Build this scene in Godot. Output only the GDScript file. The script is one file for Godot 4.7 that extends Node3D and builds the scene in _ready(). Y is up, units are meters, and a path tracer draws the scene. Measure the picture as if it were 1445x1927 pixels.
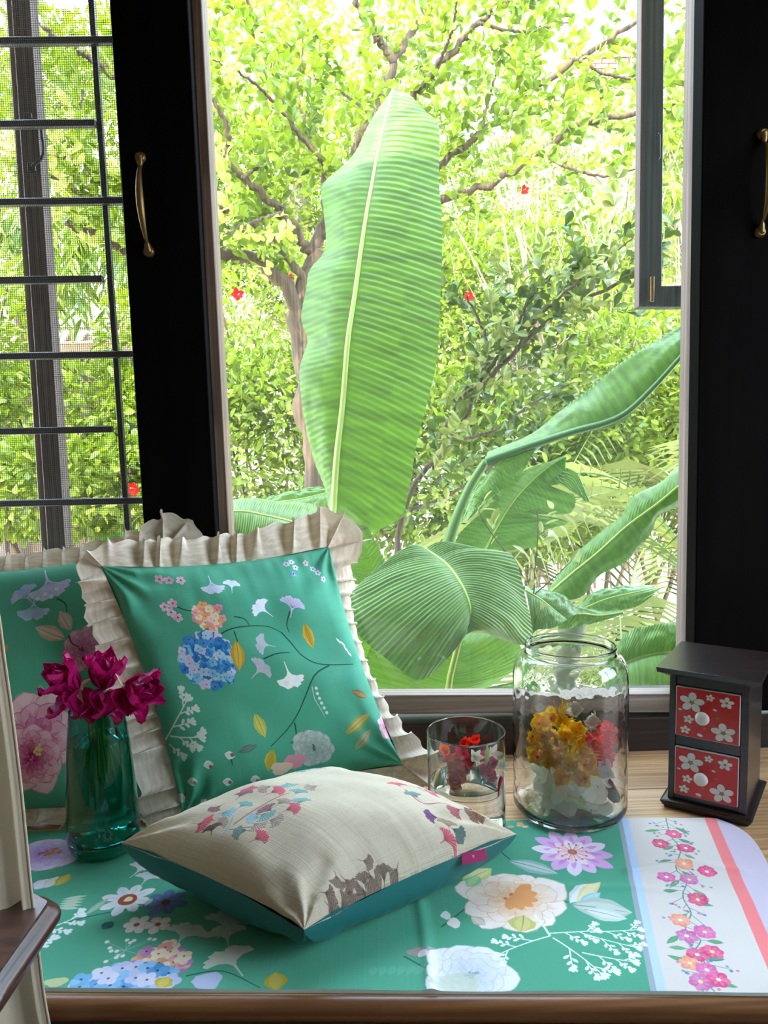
extends Node3D

# A window seat with floral cushions, a printed cloth and glass vases, before a window onto a tropical garden.

const SEAT := 0.45      # height of the seat top
var R := RandomNumberGenerator.new()
var M := {}
var used := {}

# ------------------------------------------------------------------ shapes
class Sh:
	var v := PackedVector3Array()
	var n := PackedVector3Array()
	var uv := PackedVector2Array()
	var idx := PackedInt32Array()

	func grid(nu: int, nv: int, f: Callable, uvf = null, wrap := false, flip := false) -> void:
		var base := v.size()
		for j in nv + 1:
			for i in nu + 1:
				var a := float(i) / nu
				var b := float(j) / nv
				v.append(f.call(a, b))
				uv.append(uvf.call(a, b) if uvf else Vector2(a, b))
		var nn := PackedVector3Array()
		nn.resize((nu + 1) * (nv + 1))
		var w := nu + 1
		for j in nv:
			for i in nu:
				var p := j * w + i
				var q := [p, p + 1, p + w, p + 1, p + w + 1, p + w]
				if flip:
					q = [p, p + w, p + 1, p + 1, p + w, p + w + 1]
				for t in 2:
					var a0: int = q[t * 3]
					var a1: int = q[t * 3 + 1]
					var a2: int = q[t * 3 + 2]
					var fn := (v[base + a2] - v[base + a0]).cross(v[base + a1] - v[base + a0])
					nn[a0] += fn
					nn[a1] += fn
					nn[a2] += fn
					idx.append(base + a0)
					idx.append(base + a1)
					idx.append(base + a2)
		if wrap:
			for j in nv + 1:
				var s := nn[j * w] + nn[j * w + nu]
				nn[j * w] = s
				nn[j * w + nu] = s
		for k in nn.size():
			n.append(nn[k].normalized() if nn[k].length() > 1e-14 else Vector3.UP)

	# profile: radius, height pairs running up the outside; dr(angle, k) shifts the radius
	func lathe(profile: Array, seg: int, at := Vector3.ZERO, dr = null) -> void:
		var m := profile.size() - 1
		grid(seg, m, func(a: float, b: float):
			var k := int(round(b * m))
			var p: Vector2 = profile[k]
			var r: float = p.x + (dr.call(a * TAU, k) if dr and p.x > 0.0005 else 0.0)
			return at + Vector3(cos(a * TAU) * r, p.y, sin(a * TAU) * r), null, true)
		# poles keep an upright normal
		var start := v.size() - (seg + 1) * (m + 1)
		for k in m + 1:
			if profile[k].x < 0.0005:
				var s := Vector3.ZERO
				for i in seg + 1:
					s += n[start + k * (seg + 1) + i]
				for i in seg + 1:
					n[start + k * (seg + 1) + i] = (s.normalized() if s.length() > 1e-6 else Vector3.UP)

	func tube(pts: Array, radii: Array, sides := 8, caps := true) -> void:
		var m := pts.size() - 1
		if m < 1:
			return
		var frames := []
		var t0: Vector3 = (pts[1] - pts[0]).normalized()
		var x: Vector3 = t0.cross(Vector3.UP if absf(t0.y) < 0.9 else Vector3.RIGHT).normalized()
		for k in m + 1:
			var t: Vector3 = (pts[mini(k + 1, m)] - pts[maxi(k - 1, 0)]).normalized()
			x = (x - t * x.dot(t)).normalized()
			frames.append([x, t.cross(x).normalized()])
		grid(sides, m, func(a: float, b: float):
			var k := int(round(b * m))
			var r: float = radii[k] if k < radii.size() else radii[-1]
			return pts[k] + (frames[k][0] * cos(a * TAU) + frames[k][1] * sin(a * TAU)) * r, null, true, true)
		if caps:
			for e in [0, m]:
				var c := v.size()
				var dirn: Vector3 = (pts[0] - pts[1]).normalized() if e == 0 else (pts[m] - pts[m - 1]).normalized()
				var r: float = radii[e] if e < radii.size() else radii[-1]
				v.append(pts[e] + dirn * r * 0.4)
				n.append(dirn)
				uv.append(Vector2.ZERO)
				for i in sides + 1:
					var a := TAU * i / sides
					v.append(pts[e] + (frames[e][0] * cos(a) + frames[e][1] * sin(a)) * r)
					n.append((dirn + (frames[e][0] * cos(a) + frames[e][1] * sin(a))).normalized())
					uv.append(Vector2.ZERO)
				for i in sides:
					if e == 0:
						idx.append_array(PackedInt32Array([c, c + 1 + i, c + 2 + i]))
					else:
						idx.append_array(PackedInt32Array([c, c + 2 + i, c + 1 + i]))

	# box with chamfered edges; t places it (its basis may skew nothing but turn)
	func box(c: Vector3, s: Vector3, bev := 0.002, t := Transform3D()) -> void:
		hexa([c + Vector3(-s.x, -s.y, s.z) / 2, c + Vector3(s.x, -s.y, s.z) / 2, c + Vector3(s.x, s.y, s.z) / 2, c + Vector3(-s.x, s.y, s.z) / 2,
			c + Vector3(-s.x, -s.y, -s.z) / 2, c + Vector3(s.x, -s.y, -s.z) / 2, c + Vector3(s.x, s.y, -s.z) / 2, c + Vector3(-s.x, s.y, -s.z) / 2], bev, t)

	# six-sided solid from eight corners: front bl br tr tl, then back bl br tr tl
	func hexa(k: Array, bev := 0.002, t := Transform3D()) -> void:
		var faces := [[0, 1, 2, 3], [5, 4, 7, 6], [1, 5, 6, 2], [4, 0, 3, 7], [3, 2, 6, 7], [4, 5, 1, 0]]
		var at := {}
		for f in faces.size():
			var q: Array = faces[f]
			var nm: Vector3 = ((k[q[1]] - k[q[0]]).cross(k[q[3]] - k[q[0]])).normalized()
			for i in 4:
				var p: Vector3 = k[q[i]]
				var e1: Vector3 = (k[q[(i + 1) % 4]] - p)
				var e0: Vector3 = (k[q[(i + 3) % 4]] - p)
				var b := minf(bev, minf(e1.length(), e0.length()) * 0.4)
				at[[f, q[i]]] = v.size()
				v.append(t * (p + e1.normalized() * b + e0.normalized() * b))
				n.append((t.basis * nm).normalized())
				uv.append(Vector2([0, 1, 1, 0][i], [1, 1, 0, 0][i]))
			var o: int = at[[f, q[0]]]
			idx.append_array(PackedInt32Array([o, o + 2, o + 1, o, o + 3, o + 2]))
		if bev <= 0.0:
			return
		for f in faces.size():
			for i in 4:
				var a: int = faces[f][i]
				var b: int = faces[f][(i + 1) % 4]
				for g in range(f + 1, faces.size()):
					if a in faces[g] and b in faces[g]:
						var a0: int = at[[f, a]]
						var b0: int = at[[f, b]]
						var a1: int = at[[g, a]]
						var b1: int = at[[g, b]]
						idx.append_array(PackedInt32Array([a0, b0, b1, a0, b1, a1]))
		for c in 8:
			var fs := []
			for f in faces.size():
				if c in faces[f]:
					fs.append(at[[f, c]])
			var nm: Vector3 = n[fs[0]] + n[fs[1]] + n[fs[2]]
			if (v[fs[1]] - v[fs[0]]).cross(v[fs[2]] - v[fs[0]]).dot(nm) > 0:
				fs = [fs[0], fs[2], fs[1]]
			idx.append_array(PackedInt32Array(fs))

	func add(o: Sh, t := Transform3D()) -> void:
		var base := v.size()
		for k in o.v.size():
			v.append(t * o.v[k])
			n.append((t.basis * o.n[k]).normalized())
		uv.append_array(o.uv)
		for k in o.idx:
			idx.append(base + k)

	func mesh() -> ArrayMesh:
		var a := []
		a.resize(Mesh.ARRAY_MAX)
		a[Mesh.ARRAY_VERTEX] = v
		a[Mesh.ARRAY_NORMAL] = n
		a[Mesh.ARRAY_TEX_UV] = uv
		a[Mesh.ARRAY_INDEX] = idx
		var m := ArrayMesh.new()
		m.add_surface_from_arrays(Mesh.PRIMITIVE_TRIANGLES, a)
		return m

# ------------------------------------------------------------------ naming
func numbered(called: String) -> String:
	if not used.has(called):
		used[called] = 0
		return called
	used[called] += 1
	return "%s_%03d" % [called, used[called]]

func thing(called: String, label: String, category: String, at := Vector3.ZERO, group := "") -> Node3D:
	var o := Node3D.new()
	o.name = numbered(called)
	add_child(o)
	o.position = at
	return tag(o, label, category, group)

func tag(o: Node3D, label: String, category: String, group := "") -> Node3D:
	o.set_meta("label", label)
	o.set_meta("category", category)
	if group:
		o.set_meta("group", group)
	return o

func put(called: String, sh, m: Material, parent: Node3D = self, label := "") -> MeshInstance3D:
	var o := MeshInstance3D.new()
	o.mesh = sh.mesh() if sh is Sh else sh
	o.material_override = m
	o.cast_shadow = GeometryInstance3D.SHADOW_CASTING_SETTING_ON
	o.name = numbered(called) if parent == self else called
	parent.add_child(o, true)
	if label:
		o.set_meta("label", label)
	return o

func struct(called: String, sh, m: Material, label := "") -> MeshInstance3D:
	var o := put(called, sh, m, self, label)
	o.set_meta("kind", "structure")
	return o

func stuff(o: Node3D) -> Node3D:
	o.set_meta("kind", "stuff")
	return o

func boxed(c: Vector3, s: Vector3, bev := 0.002, t := Transform3D()) -> Sh:
	var q := Sh.new()
	q.box(c, s, bev, t)
	return q

func tubed(pts: Array, radii: Array, sides := 8) -> Sh:
	var q := Sh.new()
	q.tube(pts, radii, sides)
	return q

# smooth resample of a polyline by arc length
func spline(pts: Array, count: int) -> Array:
	var dense := []
	for k in pts.size() - 1:
		var p0 = pts[maxi(k - 1, 0)]
		var p3 = pts[mini(k + 2, pts.size() - 1)]
		for s in 12:
			dense.append(pts[k].cubic_interpolate(pts[k + 1], p0, p3, s / 12.0))
	dense.append(pts[-1])
	var total := 0.0
	var at := [0.0]
	for k in dense.size() - 1:
		total += dense[k].distance_to(dense[k + 1])
		at.append(total)
	var out := []
	var j := 0
	for i in count + 1:
		var want := total * i / count
		while j < dense.size() - 2 and at[j + 1] < want:
			j += 1
		var span: float = at[j + 1] - at[j]
		out.append(dense[j].lerp(dense[j + 1], clampf((want - at[j]) / maxf(span, 1e-9), 0, 1)))
	return out

func ramp(a: float, b: float, count: int) -> Array:
	var o := []
	for i in count + 1:
		o.append(lerpf(a, b, float(i) / count))
	return o

# ------------------------------------------------------------------ materials
func mat(c: Color, rough := 0.7, spec := 0.5) -> StandardMaterial3D:
	var m := StandardMaterial3D.new()
	m.albedo_color = c
	m.roughness = rough
	m.metallic_specular = spec
	return m

func rgb(r: int, g: int, b: int) -> Color:
	return Color(r / 255.0, g / 255.0, b / 255.0)

func noise_tex(freq: float, a: Color, b: Color, size := 256, octaves := 4, stretch := Vector2i(1, 1)) -> ImageTexture:
	var fn := FastNoiseLite.new()
	fn.seed = 11 + int(freq * 1000)
	fn.frequency = freq
	fn.fractal_octaves = octaves
	var im := fn.get_seamless_image(size / stretch.x, size / stretch.y)
	im.convert(Image.FORMAT_RGBA8)
	if stretch != Vector2i(1, 1):
		im.resize(size, size, Image.INTERPOLATE_CUBIC)
	for y in size:
		for x in size:
			im.set_pixel(x, y, a.lerp(b, clampf(im.get_pixel(x, y).r * 1.6 - 0.3, 0, 1)))
	return ImageTexture.create_from_image(im)

func wood(a: Color, b: Color, rough: float, scale: Vector3, along_y := false) -> StandardMaterial3D:
	var m := mat(Color.WHITE, rough)
	m.albedo_texture = noise_tex(0.05, a, b, 256, 5, Vector2i(1, 16) if along_y else Vector2i(16, 1))
	m.uv1_triplanar = true
	m.uv1_world_triplanar = true
	m.uv1_scale = scale
	return m

# woven cloth relief of its own, laid over printed cloth through the same 0 to 1 layout
func weave(size: int, coarse: float, threads := 1) -> ImageTexture:
	var im := Image.create(size, size, false, Image.FORMAT_RGBA8)
	var rr := RandomNumberGenerator.new()
	rr.seed = 5
	var row := []
	var col := []
	for k in size:
		row.append(rr.randf())
		col.append(rr.randf())
	var fn := FastNoiseLite.new()
	fn.seed = 3
	fn.frequency = 0.02
	var slub := fn.get_image(size / 16, size)
	slub.resize(size, size, Image.INTERPOLATE_BILINEAR)
	var slub2 := fn.get_image(size, size / 16)
	slub2.resize(size, size, Image.INTERPOLATE_BILINEAR)
	for y in size:
		for x in size:
			var over := ((x / threads + y / threads) % 2) == 0
			var h: float = (row[y / threads] if over else col[x / threads]) * 0.4 + (slub.get_pixel(x, y).r + slub2.get_pixel(x, y).r) * coarse * 0.5
			im.set_pixel(x, y, Color(h, h, h))
	im.bump_map_to_normal_map(3.0)
	return ImageTexture.create_from_image(im)

func leafy(c: Color, through: Color, rough := 0.45) -> StandardMaterial3D:
	var m := mat(c, rough)
	m.vertex_color_use_as_albedo = true
	m.backlight_enabled = true
	m.backlight = through
	return m

func glass(c: Color, alpha := 0.0, ior_scale := 0.05) -> StandardMaterial3D:
	var m := mat(Color(c.r, c.g, c.b, alpha), 0.0)
	m.transparency = BaseMaterial3D.TRANSPARENCY_ALPHA
	m.refraction_enabled = true
	m.refraction_scale = ior_scale
	return m

func pane(alpha := 0.03) -> StandardMaterial3D:
	var m := mat(Color(0.9, 0.95, 0.95, alpha), 0.02)
	m.transparency = BaseMaterial3D.TRANSPARENCY_ALPHA
	return m

# ------------------------------------------------------------------ print on cloth: shapes filled into a picture laid out in the cloth's own measure
class Pad:
	var im: Image
	var strip: Image
	var org := Vector2.ZERO
	var s := 1.0          # pixels per unit
	var rng := RandomNumberGenerator.new()

	func _init(w: int, h: int, base: Color, scale: float, origin := Vector2.ZERO):
		im = Image.create(w, h, false, Image.FORMAT_RGBA8)
		im.fill(base)
		strip = Image.create(w, 1, false, Image.FORMAT_RGBA8)
		s = scale
		org = origin
		rng.seed = 77

	func poly(pts: Array, c: Color) -> void:
		var p := []
		var lo := 1e9
		var hi := -1e9
		for q in pts:
			var t: Vector2 = (q - org) * s
			p.append(t)
			lo = minf(lo, t.y)
			hi = maxf(hi, t.y)
		var clear := c.a < 0.99
		if clear:
			strip.fill(c)
		for y in range(maxi(0, int(floor(lo))), mini(im.get_height() - 1, int(ceil(hi))) + 1):
			var yy := y + 0.5
			var xs := []
			for k in p.size():
				var a: Vector2 = p[k]
				var b: Vector2 = p[(k + 1) % p.size()]
				if (a.y <= yy) != (b.y <= yy):
					xs.append(a.x + (yy - a.y) / (b.y - a.y) * (b.x - a.x))
			xs.sort()
			for k in range(0, xs.size() - 1, 2):
				var x0 := maxi(0, int(round(xs[k])))
				var x1 := mini(im.get_width(), int(round(xs[k + 1])))
				if x1 > x0:
					if clear:
						im.blend_rect(strip, Rect2i(0, 0, x1 - x0, 1), Vector2i(x0, y))
					else:
						im.fill_rect(Rect2i(x0, y, x1 - x0, 1), c)

	func dot(c: Vector2, r: float, col: Color, squash := 1.0, rot := 0.0) -> void:
		var pts := []
		for k in 14:
			pts.append(c + Vector2(cos(TAU * k / 14) * r, sin(TAU * k / 14) * r * squash).rotated(rot))
		poly(pts, col)

	# a ragged patch of colour
	func wash(c: Vector2, r: float, col: Color, squash := 1.0, rot := 0.0) -> void:
		var pts := []
		var k0 := rng.randf() * TAU
		for k in 22:
			var rr := r * (0.85 + 0.12 * sin(3.0 * TAU * k / 22 + k0) + rng.randf() * 0.16)
			pts.append(c + Vector2(cos(TAU * k / 22) * rr, sin(TAU * k / 22) * rr * squash).rotated(rot))
		poly(pts, col)

	func stroke(pts: Array, w0: float, w1: float, col: Color) -> void:
		var left := []
		var right := []
		for k in pts.size():
			var d: Vector2 = (pts[mini(k + 1, pts.size() - 1)] - pts[maxi(k - 1, 0)]).normalized().orthogonal()
			var w := lerpf(w0, w1, float(k) / maxf(1, pts.size() - 1)) / 2
			left.append(pts[k] + d * w)
			right.push_front(pts[k] - d * w)
		poly(left + right, col)

	func petal(a: Vector2, b: Vector2, w: float, col: Color, fat := 0.62) -> void:
		# fat 0.5 is a pointed leaf, above that a petal rounded towards its tip
		var d := b - a
		var o := d.orthogonal().normalized() * w / 2
		var pts := []
		var e := 1.0 + (fat - 0.5) * 3.0
		var soft := 0.95 if fat <= 0.5 else 0.62
		for side in [1.0, -1.0]:
			for k in 13:
				var t := k / 13.0 if side > 0 else 1.0 - k / 13.0
				pts.append(a + d * t + o * side * pow(maxf(0.0, sin(PI * pow(t, e))), soft) * (1.0 + 0.05 * sin(t * 19.0 + side)))
		poly(pts, col)

	func leaf(a: Vector2, b: Vector2, w: float, col: Color, col2: Color, vein = null) -> void:
		petal(a, b, w, col, 0.5)
		var d := (b - a).orthogonal().normalized() * w * 0.25
		petal(a, b + d * 0.1, w * 0.55, Color(col2.r, col2.g, col2.b, 0.75), 0.5)
		if vein != null:
			stroke([a, a.lerp(b, 0.5) + d * 0.12, a.lerp(b, 0.93)], w * 0.05, w * 0.02, vein)

	func flower(c: Vector2, r: float, petals: int, col: Color, col2: Color, heart: Color, rot := 0.0, width := 0.8, squash := 1.0) -> void:
		for k in petals:
			var d := Vector2.from_angle(rot + TAU * k / petals) * Vector2(1, squash)
			var tip := c + d * r * rng.randf_range(0.88, 1.05)
			petal(c + d * r * 0.08, tip, r * width, col.lerp(col2, rng.randf() * 0.6))
			petal(c + d * r * 0.1, c + d * r * 0.7, r * width * 0.35, Color(col2.r, col2.g, col2.b, 0.6))
		dot(c, r * 0.2, heart, squash)

	func ginkgo(c: Vector2, r: float, rot: float, col: Color, vein = null) -> void:
		var pts := []
		for e in [[0.035, 1.15], [0.045, 0.75], [0.07, 0.45], [0.2, 0.22], [0.5, 0.06]]:
			pts.append(c + Vector2(r * e[0], r * e[1]).rotated(rot))
		for k in 25:
			var a := lerpf(0.08, -PI - 0.08, k / 24.0)
			var rr := r * (1.0 + 0.05 * sin(k * 2.3) + 0.03 * sin(k * 4.1) - 0.3 * exp(-pow((k - 12) / 1.1, 2)) - 0.1 * exp(-pow((k - 6) / 1.0, 2)) - 0.1 * exp(-pow((k - 18) / 1.0, 2)))
			pts.append(c + Vector2(cos(a) * rr, sin(a) * rr * 0.72).rotated(rot))
		for e in [[-0.5, 0.06], [-0.2, 0.22], [-0.06, 0.45], [-0.03, 0.75], [-0.02, 1.15]]:
			pts.append(c + Vector2(r * e[0], r * e[1]).rotated(rot))
		poly(pts, col)
		# uneven pigment
		for k in 5:
			var a := rng.randf_range(-0.3, -PI + 0.3)
			wash(c + Vector2(cos(a) * r * 0.55, sin(a) * r * 0.4).rotated(rot), r * 0.22, Color(col.r * rng.randf_range(0.86, 1.08), col.g * rng.randf_range(0.88, 1.06), col.b * rng.randf_range(0.9, 1.1), 0.5))
		if vein != null:
			for k in 7:
				var a := lerpf(-0.5, -PI + 0.5, k / 6.0)
				stroke([c + Vector2(0, r * 0.3).rotated(rot), c + Vector2(cos(a) * r * 0.8, sin(a) * r * 0.6).rotated(rot)], r * 0.03, r * 0.015, vein)

	func cluster(c: Vector2, r: float, cols: Array, each: float, squash := 1.0) -> void:
		var count := int(3.4 * pow(r / each, 2))
		for k in count:
			var a := rng.randf() * TAU
			var q := c + Vector2(cos(a), sin(a) * squash) * r * sqrt(rng.randf()) * 0.92
			var col: Color = cols[rng.randi() % cols.size()]
			var ro := rng.randf() * TAU
			for p in 4:
				var d := Vector2.from_angle(ro + p * PI / 2)
				dot(q + d * each * 0.5, each * 0.5, col.lerp(Color.WHITE, rng.randf() * 0.25))
			dot(q, each * 0.14, col.darkened(0.5))

	# a full blossom of overlapping broad petals, outer ones pale, inner ones deep
	func peony(c: Vector2, r: float, outer: Color, mid: Color, deep: Color, squash := 1.0, rot := 0.0) -> void:
		for ring in 4:
			var count: int = [10, 9, 7, 5][ring]
			var rad: float = r * [1.0, 0.8, 0.56, 0.34][ring]
			var col: Color = [outer, outer.lerp(mid, 0.3), outer.lerp(mid, 0.7), mid][ring]
			for k in count:
				var a := rot + TAU * (k + ring * 0.4 + rng.randf() * 0.35) / count
				var d := Vector2(cos(a), sin(a) * squash)
				var tip := c + d * rad * rng.randf_range(0.82, 1.1)
				var w := rad * rng.randf_range(0.5, 0.75)
				petal(c + d * rad * 0.1, tip, w * 1.06, col.lerp(deep, 0.35), 0.72)
				petal(c + d * rad * 0.1, tip - d * rad * 0.02, w, col.lerp(outer, rng.randf() * 0.4), 0.72)
				var o := d.orthogonal().normalized()
				for i in 4:
					var sd := rng.randf_range(-0.28, 0.28) * w
					petal(c + d * rad * 0.15, c + d * rad * rng.randf_range(0.5, 0.85) + o * sd, w * rng.randf_range(0.12, 0.24), Color(mid.r, mid.g, mid.b, 0.32), 0.5)
				for i in 3:
					stroke([c + d * rad * 0.25, c + d * rad * rng.randf_range(0.6, 0.92) + o * rng.randf_range(-0.24, 0.24) * w], rad * 0.014, rad * 0.006, Color(deep.r, deep.g, deep.b, 0.4))
				petal(tip - d * rad * 0.28 + o * w * 0.1, tip, w * 0.5, Color(1, 1, 1, 0.18), 0.7)
		for k in 9:
			dot(c + Vector2.from_angle(rng.randf() * TAU) * r * 0.16 * rng.randf(), r * 0.04, deep)

	# white branching sprig with paired tips
	func sprig(a: Vector2, d: Vector2, w: float, col: Color, depth := 2) -> void:
		var pts := [a]
		var bend := rng.randf_range(-0.25, 0.25)
		for k in 6:
			pts.append(pts[-1] + (d / 6.0).rotated(bend * k / 6.0))
		stroke(pts, w, w * 0.6, col)
		for k in range(2, 6):
			var side := 1.0 if k % 2 == 0 else -1.0
			var o: Vector2 = (d.normalized() * d.length() * 0.42 * (1.2 - k * 0.1)).rotated(side * rng.randf_range(0.55, 0.85))
			if depth > 0 and (k % 2 == 0 or depth > 1 or k == 5):
				sprig(pts[k], o, w * 0.85, col, depth - 1)
			elif depth == 0:
				petal(pts[k], pts[k] + o * 0.9, w * 2.2, col, 0.7)
		for side in [-0.55, 0.0, 0.5]:
			petal(pts[6] - d.normalized() * w, pts[6] + (d.normalized() * w * 4.5).rotated(side), w * 2.2, col, 0.7)

	func tex() -> ImageTexture:
		im.resize(im.get_width() / 2, im.get_height() / 2, Image.INTERPOLATE_BILINEAR)
		return ImageTexture.create_from_image(im)

# ------------------------------------------------------------------ the scene
func _ready() -> void:
	R.seed = 4242
	var cam := Camera3D.new()
	cam.name = "camera"
	add_child(cam)
	cam.position = Vector3(0, 1.09, 0)
	cam.rotation_order = EULER_ORDER_YXZ
	cam.rotation_degrees = Vector3(-6.0000, -1.0000, -1.2000)
	cam.fov = 67.3161
	cam.near = 0.05
	cam.far = 200.0

	var sky := ProceduralSkyMaterial.new()
	sky.sky_top_color = Color(0.80, 0.89, 1.0)
	sky.sky_horizon_color = Color(0.96, 0.97, 1.0)
	sky.ground_horizon_color = Color(0.90, 0.88, 0.82)
	sky.ground_bottom_color = Color(0.70, 0.68, 0.60)
	sky.sky_energy_multiplier = 4.1
	sky.ground_energy_multiplier = 1.2
	var env := Environment.new()
	env.background_mode = Environment.BG_SKY
	env.sky = Sky.new()
	env.sky.sky_material = sky
	env.tonemap_mode = Environment.TONE_MAPPER_LINEAR
	env.tonemap_exposure = 0.58
	env.sdfgi_enabled = true
	env.ssao_enabled = true
	env.ssil_enabled = true
	var we := WorldEnvironment.new()
	we.name = "world_environment"
	we.environment = env
	add_child(we)

	var sun := DirectionalLight3D.new()
	sun.name = "sun"
	add_child(sun)
	sun.look_at_from_position(Vector3(-3.6, 10.0, 9.0), Vector3.ZERO)
	sun.light_color = Color(1.0, 0.96, 0.86)
	sun.light_energy = 5.4
	sun.light_angular_distance = 0.6
	sun.shadow_enabled = true
	sun.sky_mode = DirectionalLight3D.SKY_MODE_LIGHT_ONLY

	materials()
	room()
	window_parts()
	seat()
	garden_setting()
	trees()
	banana_plants()
	cloth_runner()
	cushions()
	curtain_and_table()
	tall_jar()
	tumbler()
	vase()
	drawer_box()

func materials() -> void:
	M.weave = weave(1024, 0.6)
	M.black = wood(rgb(9, 7, 6), rgb(14, 11, 10), 0.7, Vector3(2, 2, 2), true)
	M.black.metallic_specular = 0.12
	M.strip = wood(rgb(92, 74, 58), rgb(138, 116, 96), 0.6, Vector3(9, 2.2, 9), true)
	M.pale_strip = wood(rgb(96, 80, 72), rgb(124, 107, 98), 0.6, Vector3(9, 2.2, 9), true)
	M.sill = wood(rgb(128, 112, 98), rgb(166, 150, 134), 0.42, Vector3(1.5, 8, 8))
	M.sill_top = wood(rgb(128, 112, 98), rgb(166, 150, 134), 0.6, Vector3(1.5, 8, 8))
	M.dark_wall = wood(rgb(34, 20, 15), rgb(52, 32, 24), 0.55, Vector3(1.5, 8, 8))
	M.seat = wood(rgb(176, 132, 86), rgb(214, 172, 124), 0.38, Vector3(1.6, 9, 9))
	M.nosing = wood(rgb(104, 66, 38), rgb(142, 96, 58), 0.3, Vector3(1.6, 9, 9))
	M.table = wood(rgb(52, 30, 22), rgb(84, 50, 36), 0.28, Vector3(9, 9, 1.8))
	M.panel = mat(rgb(70, 72, 62), 0.8)
	M.table_top = wood(rgb(58, 34, 26), rgb(92, 56, 42), 0.42, Vector3(16, 9, 4))
	M.table_top.clearcoat_enabled = true
	M.table_top.clearcoat = 1.0
	M.table_top.clearcoat_roughness = 0.35
	M.iron = mat(rgb(22, 24, 26), 0.35, 0.6)
	M.wire = mat(rgb(96, 92, 86), 0.6)
	M.brass = mat(rgb(132, 108, 66), 0.42)
	M.brass.metallic = 0.85
	M.plaster = mat(rgb(176, 164, 148), 0.9)
	M.weathered = wood(rgb(72, 60, 54), rgb(112, 98, 90), 0.8, Vector3(9, 2.5, 9), true)
	M.green_wood = wood(rgb(70, 78, 72), rgb(104, 110, 102), 0.6, Vector3(9, 2.5, 9), true)
	M.pane = pane()
	M.bark = wood(rgb(72, 58, 42), rgb(118, 98, 76), 0.9, Vector3(6, 3, 6), true)
	M.pale_bark = wood(rgb(150, 134, 118), rgb(196, 182, 166), 0.9, Vector3(6, 3, 6), true)
	M.twig = mat(rgb(92, 74, 56), 0.9)
	M.dry = mat(rgb(150, 132, 108), 0.9)
	M.tree_leaf = leafy(Color.WHITE, Color(0.9, 0.9, 0.45))
	M.dark_leaf = leafy(Color.WHITE, Color(0.6, 0.6, 0.3), 0.35)
	M.stalk = mat(rgb(120, 150, 70), 0.6)

func room() -> void:
	# walls, floor and roof with thickness; the far side opens onto a verandah that lets the sky in
	struct("floor", boxed(Vector3(0, -0.06, 0.4), Vector3(3.9, 0.12, 4.0)), wood(rgb(126, 96, 70), rgb(156, 122, 92), 0.5, Vector3(1, 5, 5)))
	struct("ceiling", boxed(Vector3(0, 2.66, 0.225), Vector3(4.6, 0.12, 4.35)), M.plaster)
	struct("wall_left", boxed(Vector3(-1.85, 1.3, 0.4), Vector3(0.2, 2.6, 4.0)), M.plaster)
	# the wall on the right has a side window of its own
	struct("wall_right", boxed(Vector3(1.85, 1.3, 1.27), Vector3(0.2, 2.6, 2.26)), M.plaster)
	struct("wall_right", boxed(Vector3(1.85, 1.3, -1.41), Vector3(0.2, 2.6, 0.38)), M.plaster)
	struct("wall_right", boxed(Vector3(1.85, 0.4, -0.54), Vector3(0.2, 0.8, 1.36)), M.plaster)
	struct("wall_right", boxed(Vector3(1.85, 2.4, -0.54), Vector3(0.2, 0.4, 1.36)), M.plaster)
	var sw := struct("window_7", boxed(Vector3(1.85, 0.825, -0.54), Vector3(0.12, 0.05, 1.36)), M.black, "side window sill rail")
	for y in [1.5, 2.175]:
		put("rail", boxed(Vector3(1.85, y, -0.54), Vector3(0.05, 0.05, 1.36)), M.black, sw)
	for z in [-1.195, -0.54, 0.115]:
		put("stile", boxed(Vector3(1.85, 1.5, z), Vector3(0.05, 1.4, 0.05)), M.black, sw)
	struct("wall_front", boxed(Vector3(0, 1.3, 2.3), Vector3(3.9, 2.6, 0.2)), M.plaster)
	# the window wall: piers left and right, lintel, and the dark board below the sill
	struct("wall_back", boxed(Vector3(-1.5, 1.3, -1.55), Vector3(0.55, 2.6, 0.2)), M.plaster)
	struct("wall_back", boxed(Vector3(1.4, 1.3, -1.55), Vector3(0.75, 2.6, 0.2)), M.black)
	struct("wall_back", boxed(Vector3(-0.1, 2.42, -1.55), Vector3(2.25, 0.36, 0.2)), M.plaster)
	struct("wall_back", boxed(Vector3(-0.1, 0.25, -1.55), Vector3(2.3, 0.535, 0.19)), M.dark_wall)

# upright whose left and right edges pass through the four given points, from height y0 to y1
func upright(lt: Vector3, lb: Vector3, rt: Vector3, rb: Vector3, y0: float, y1: float, depth: float, bev := 0.003) -> Sh:
	var q := Sh.new()
	var k := []
	for z in [lt.z, lt.z - depth]:
		for e in [[lt, lb, y0], [rt, rb, y0], [rt, rb, y1], [lt, lb, y1]]:
			var a: Vector3 = e[0]
			var b: Vector3 = e[1]
			k.append(Vector3(lerpf(b.x, a.x, (e[2] - b.y) / (a.y - b.y)), e[2], z))
	q.hexa(k, bev)
	return q

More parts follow.
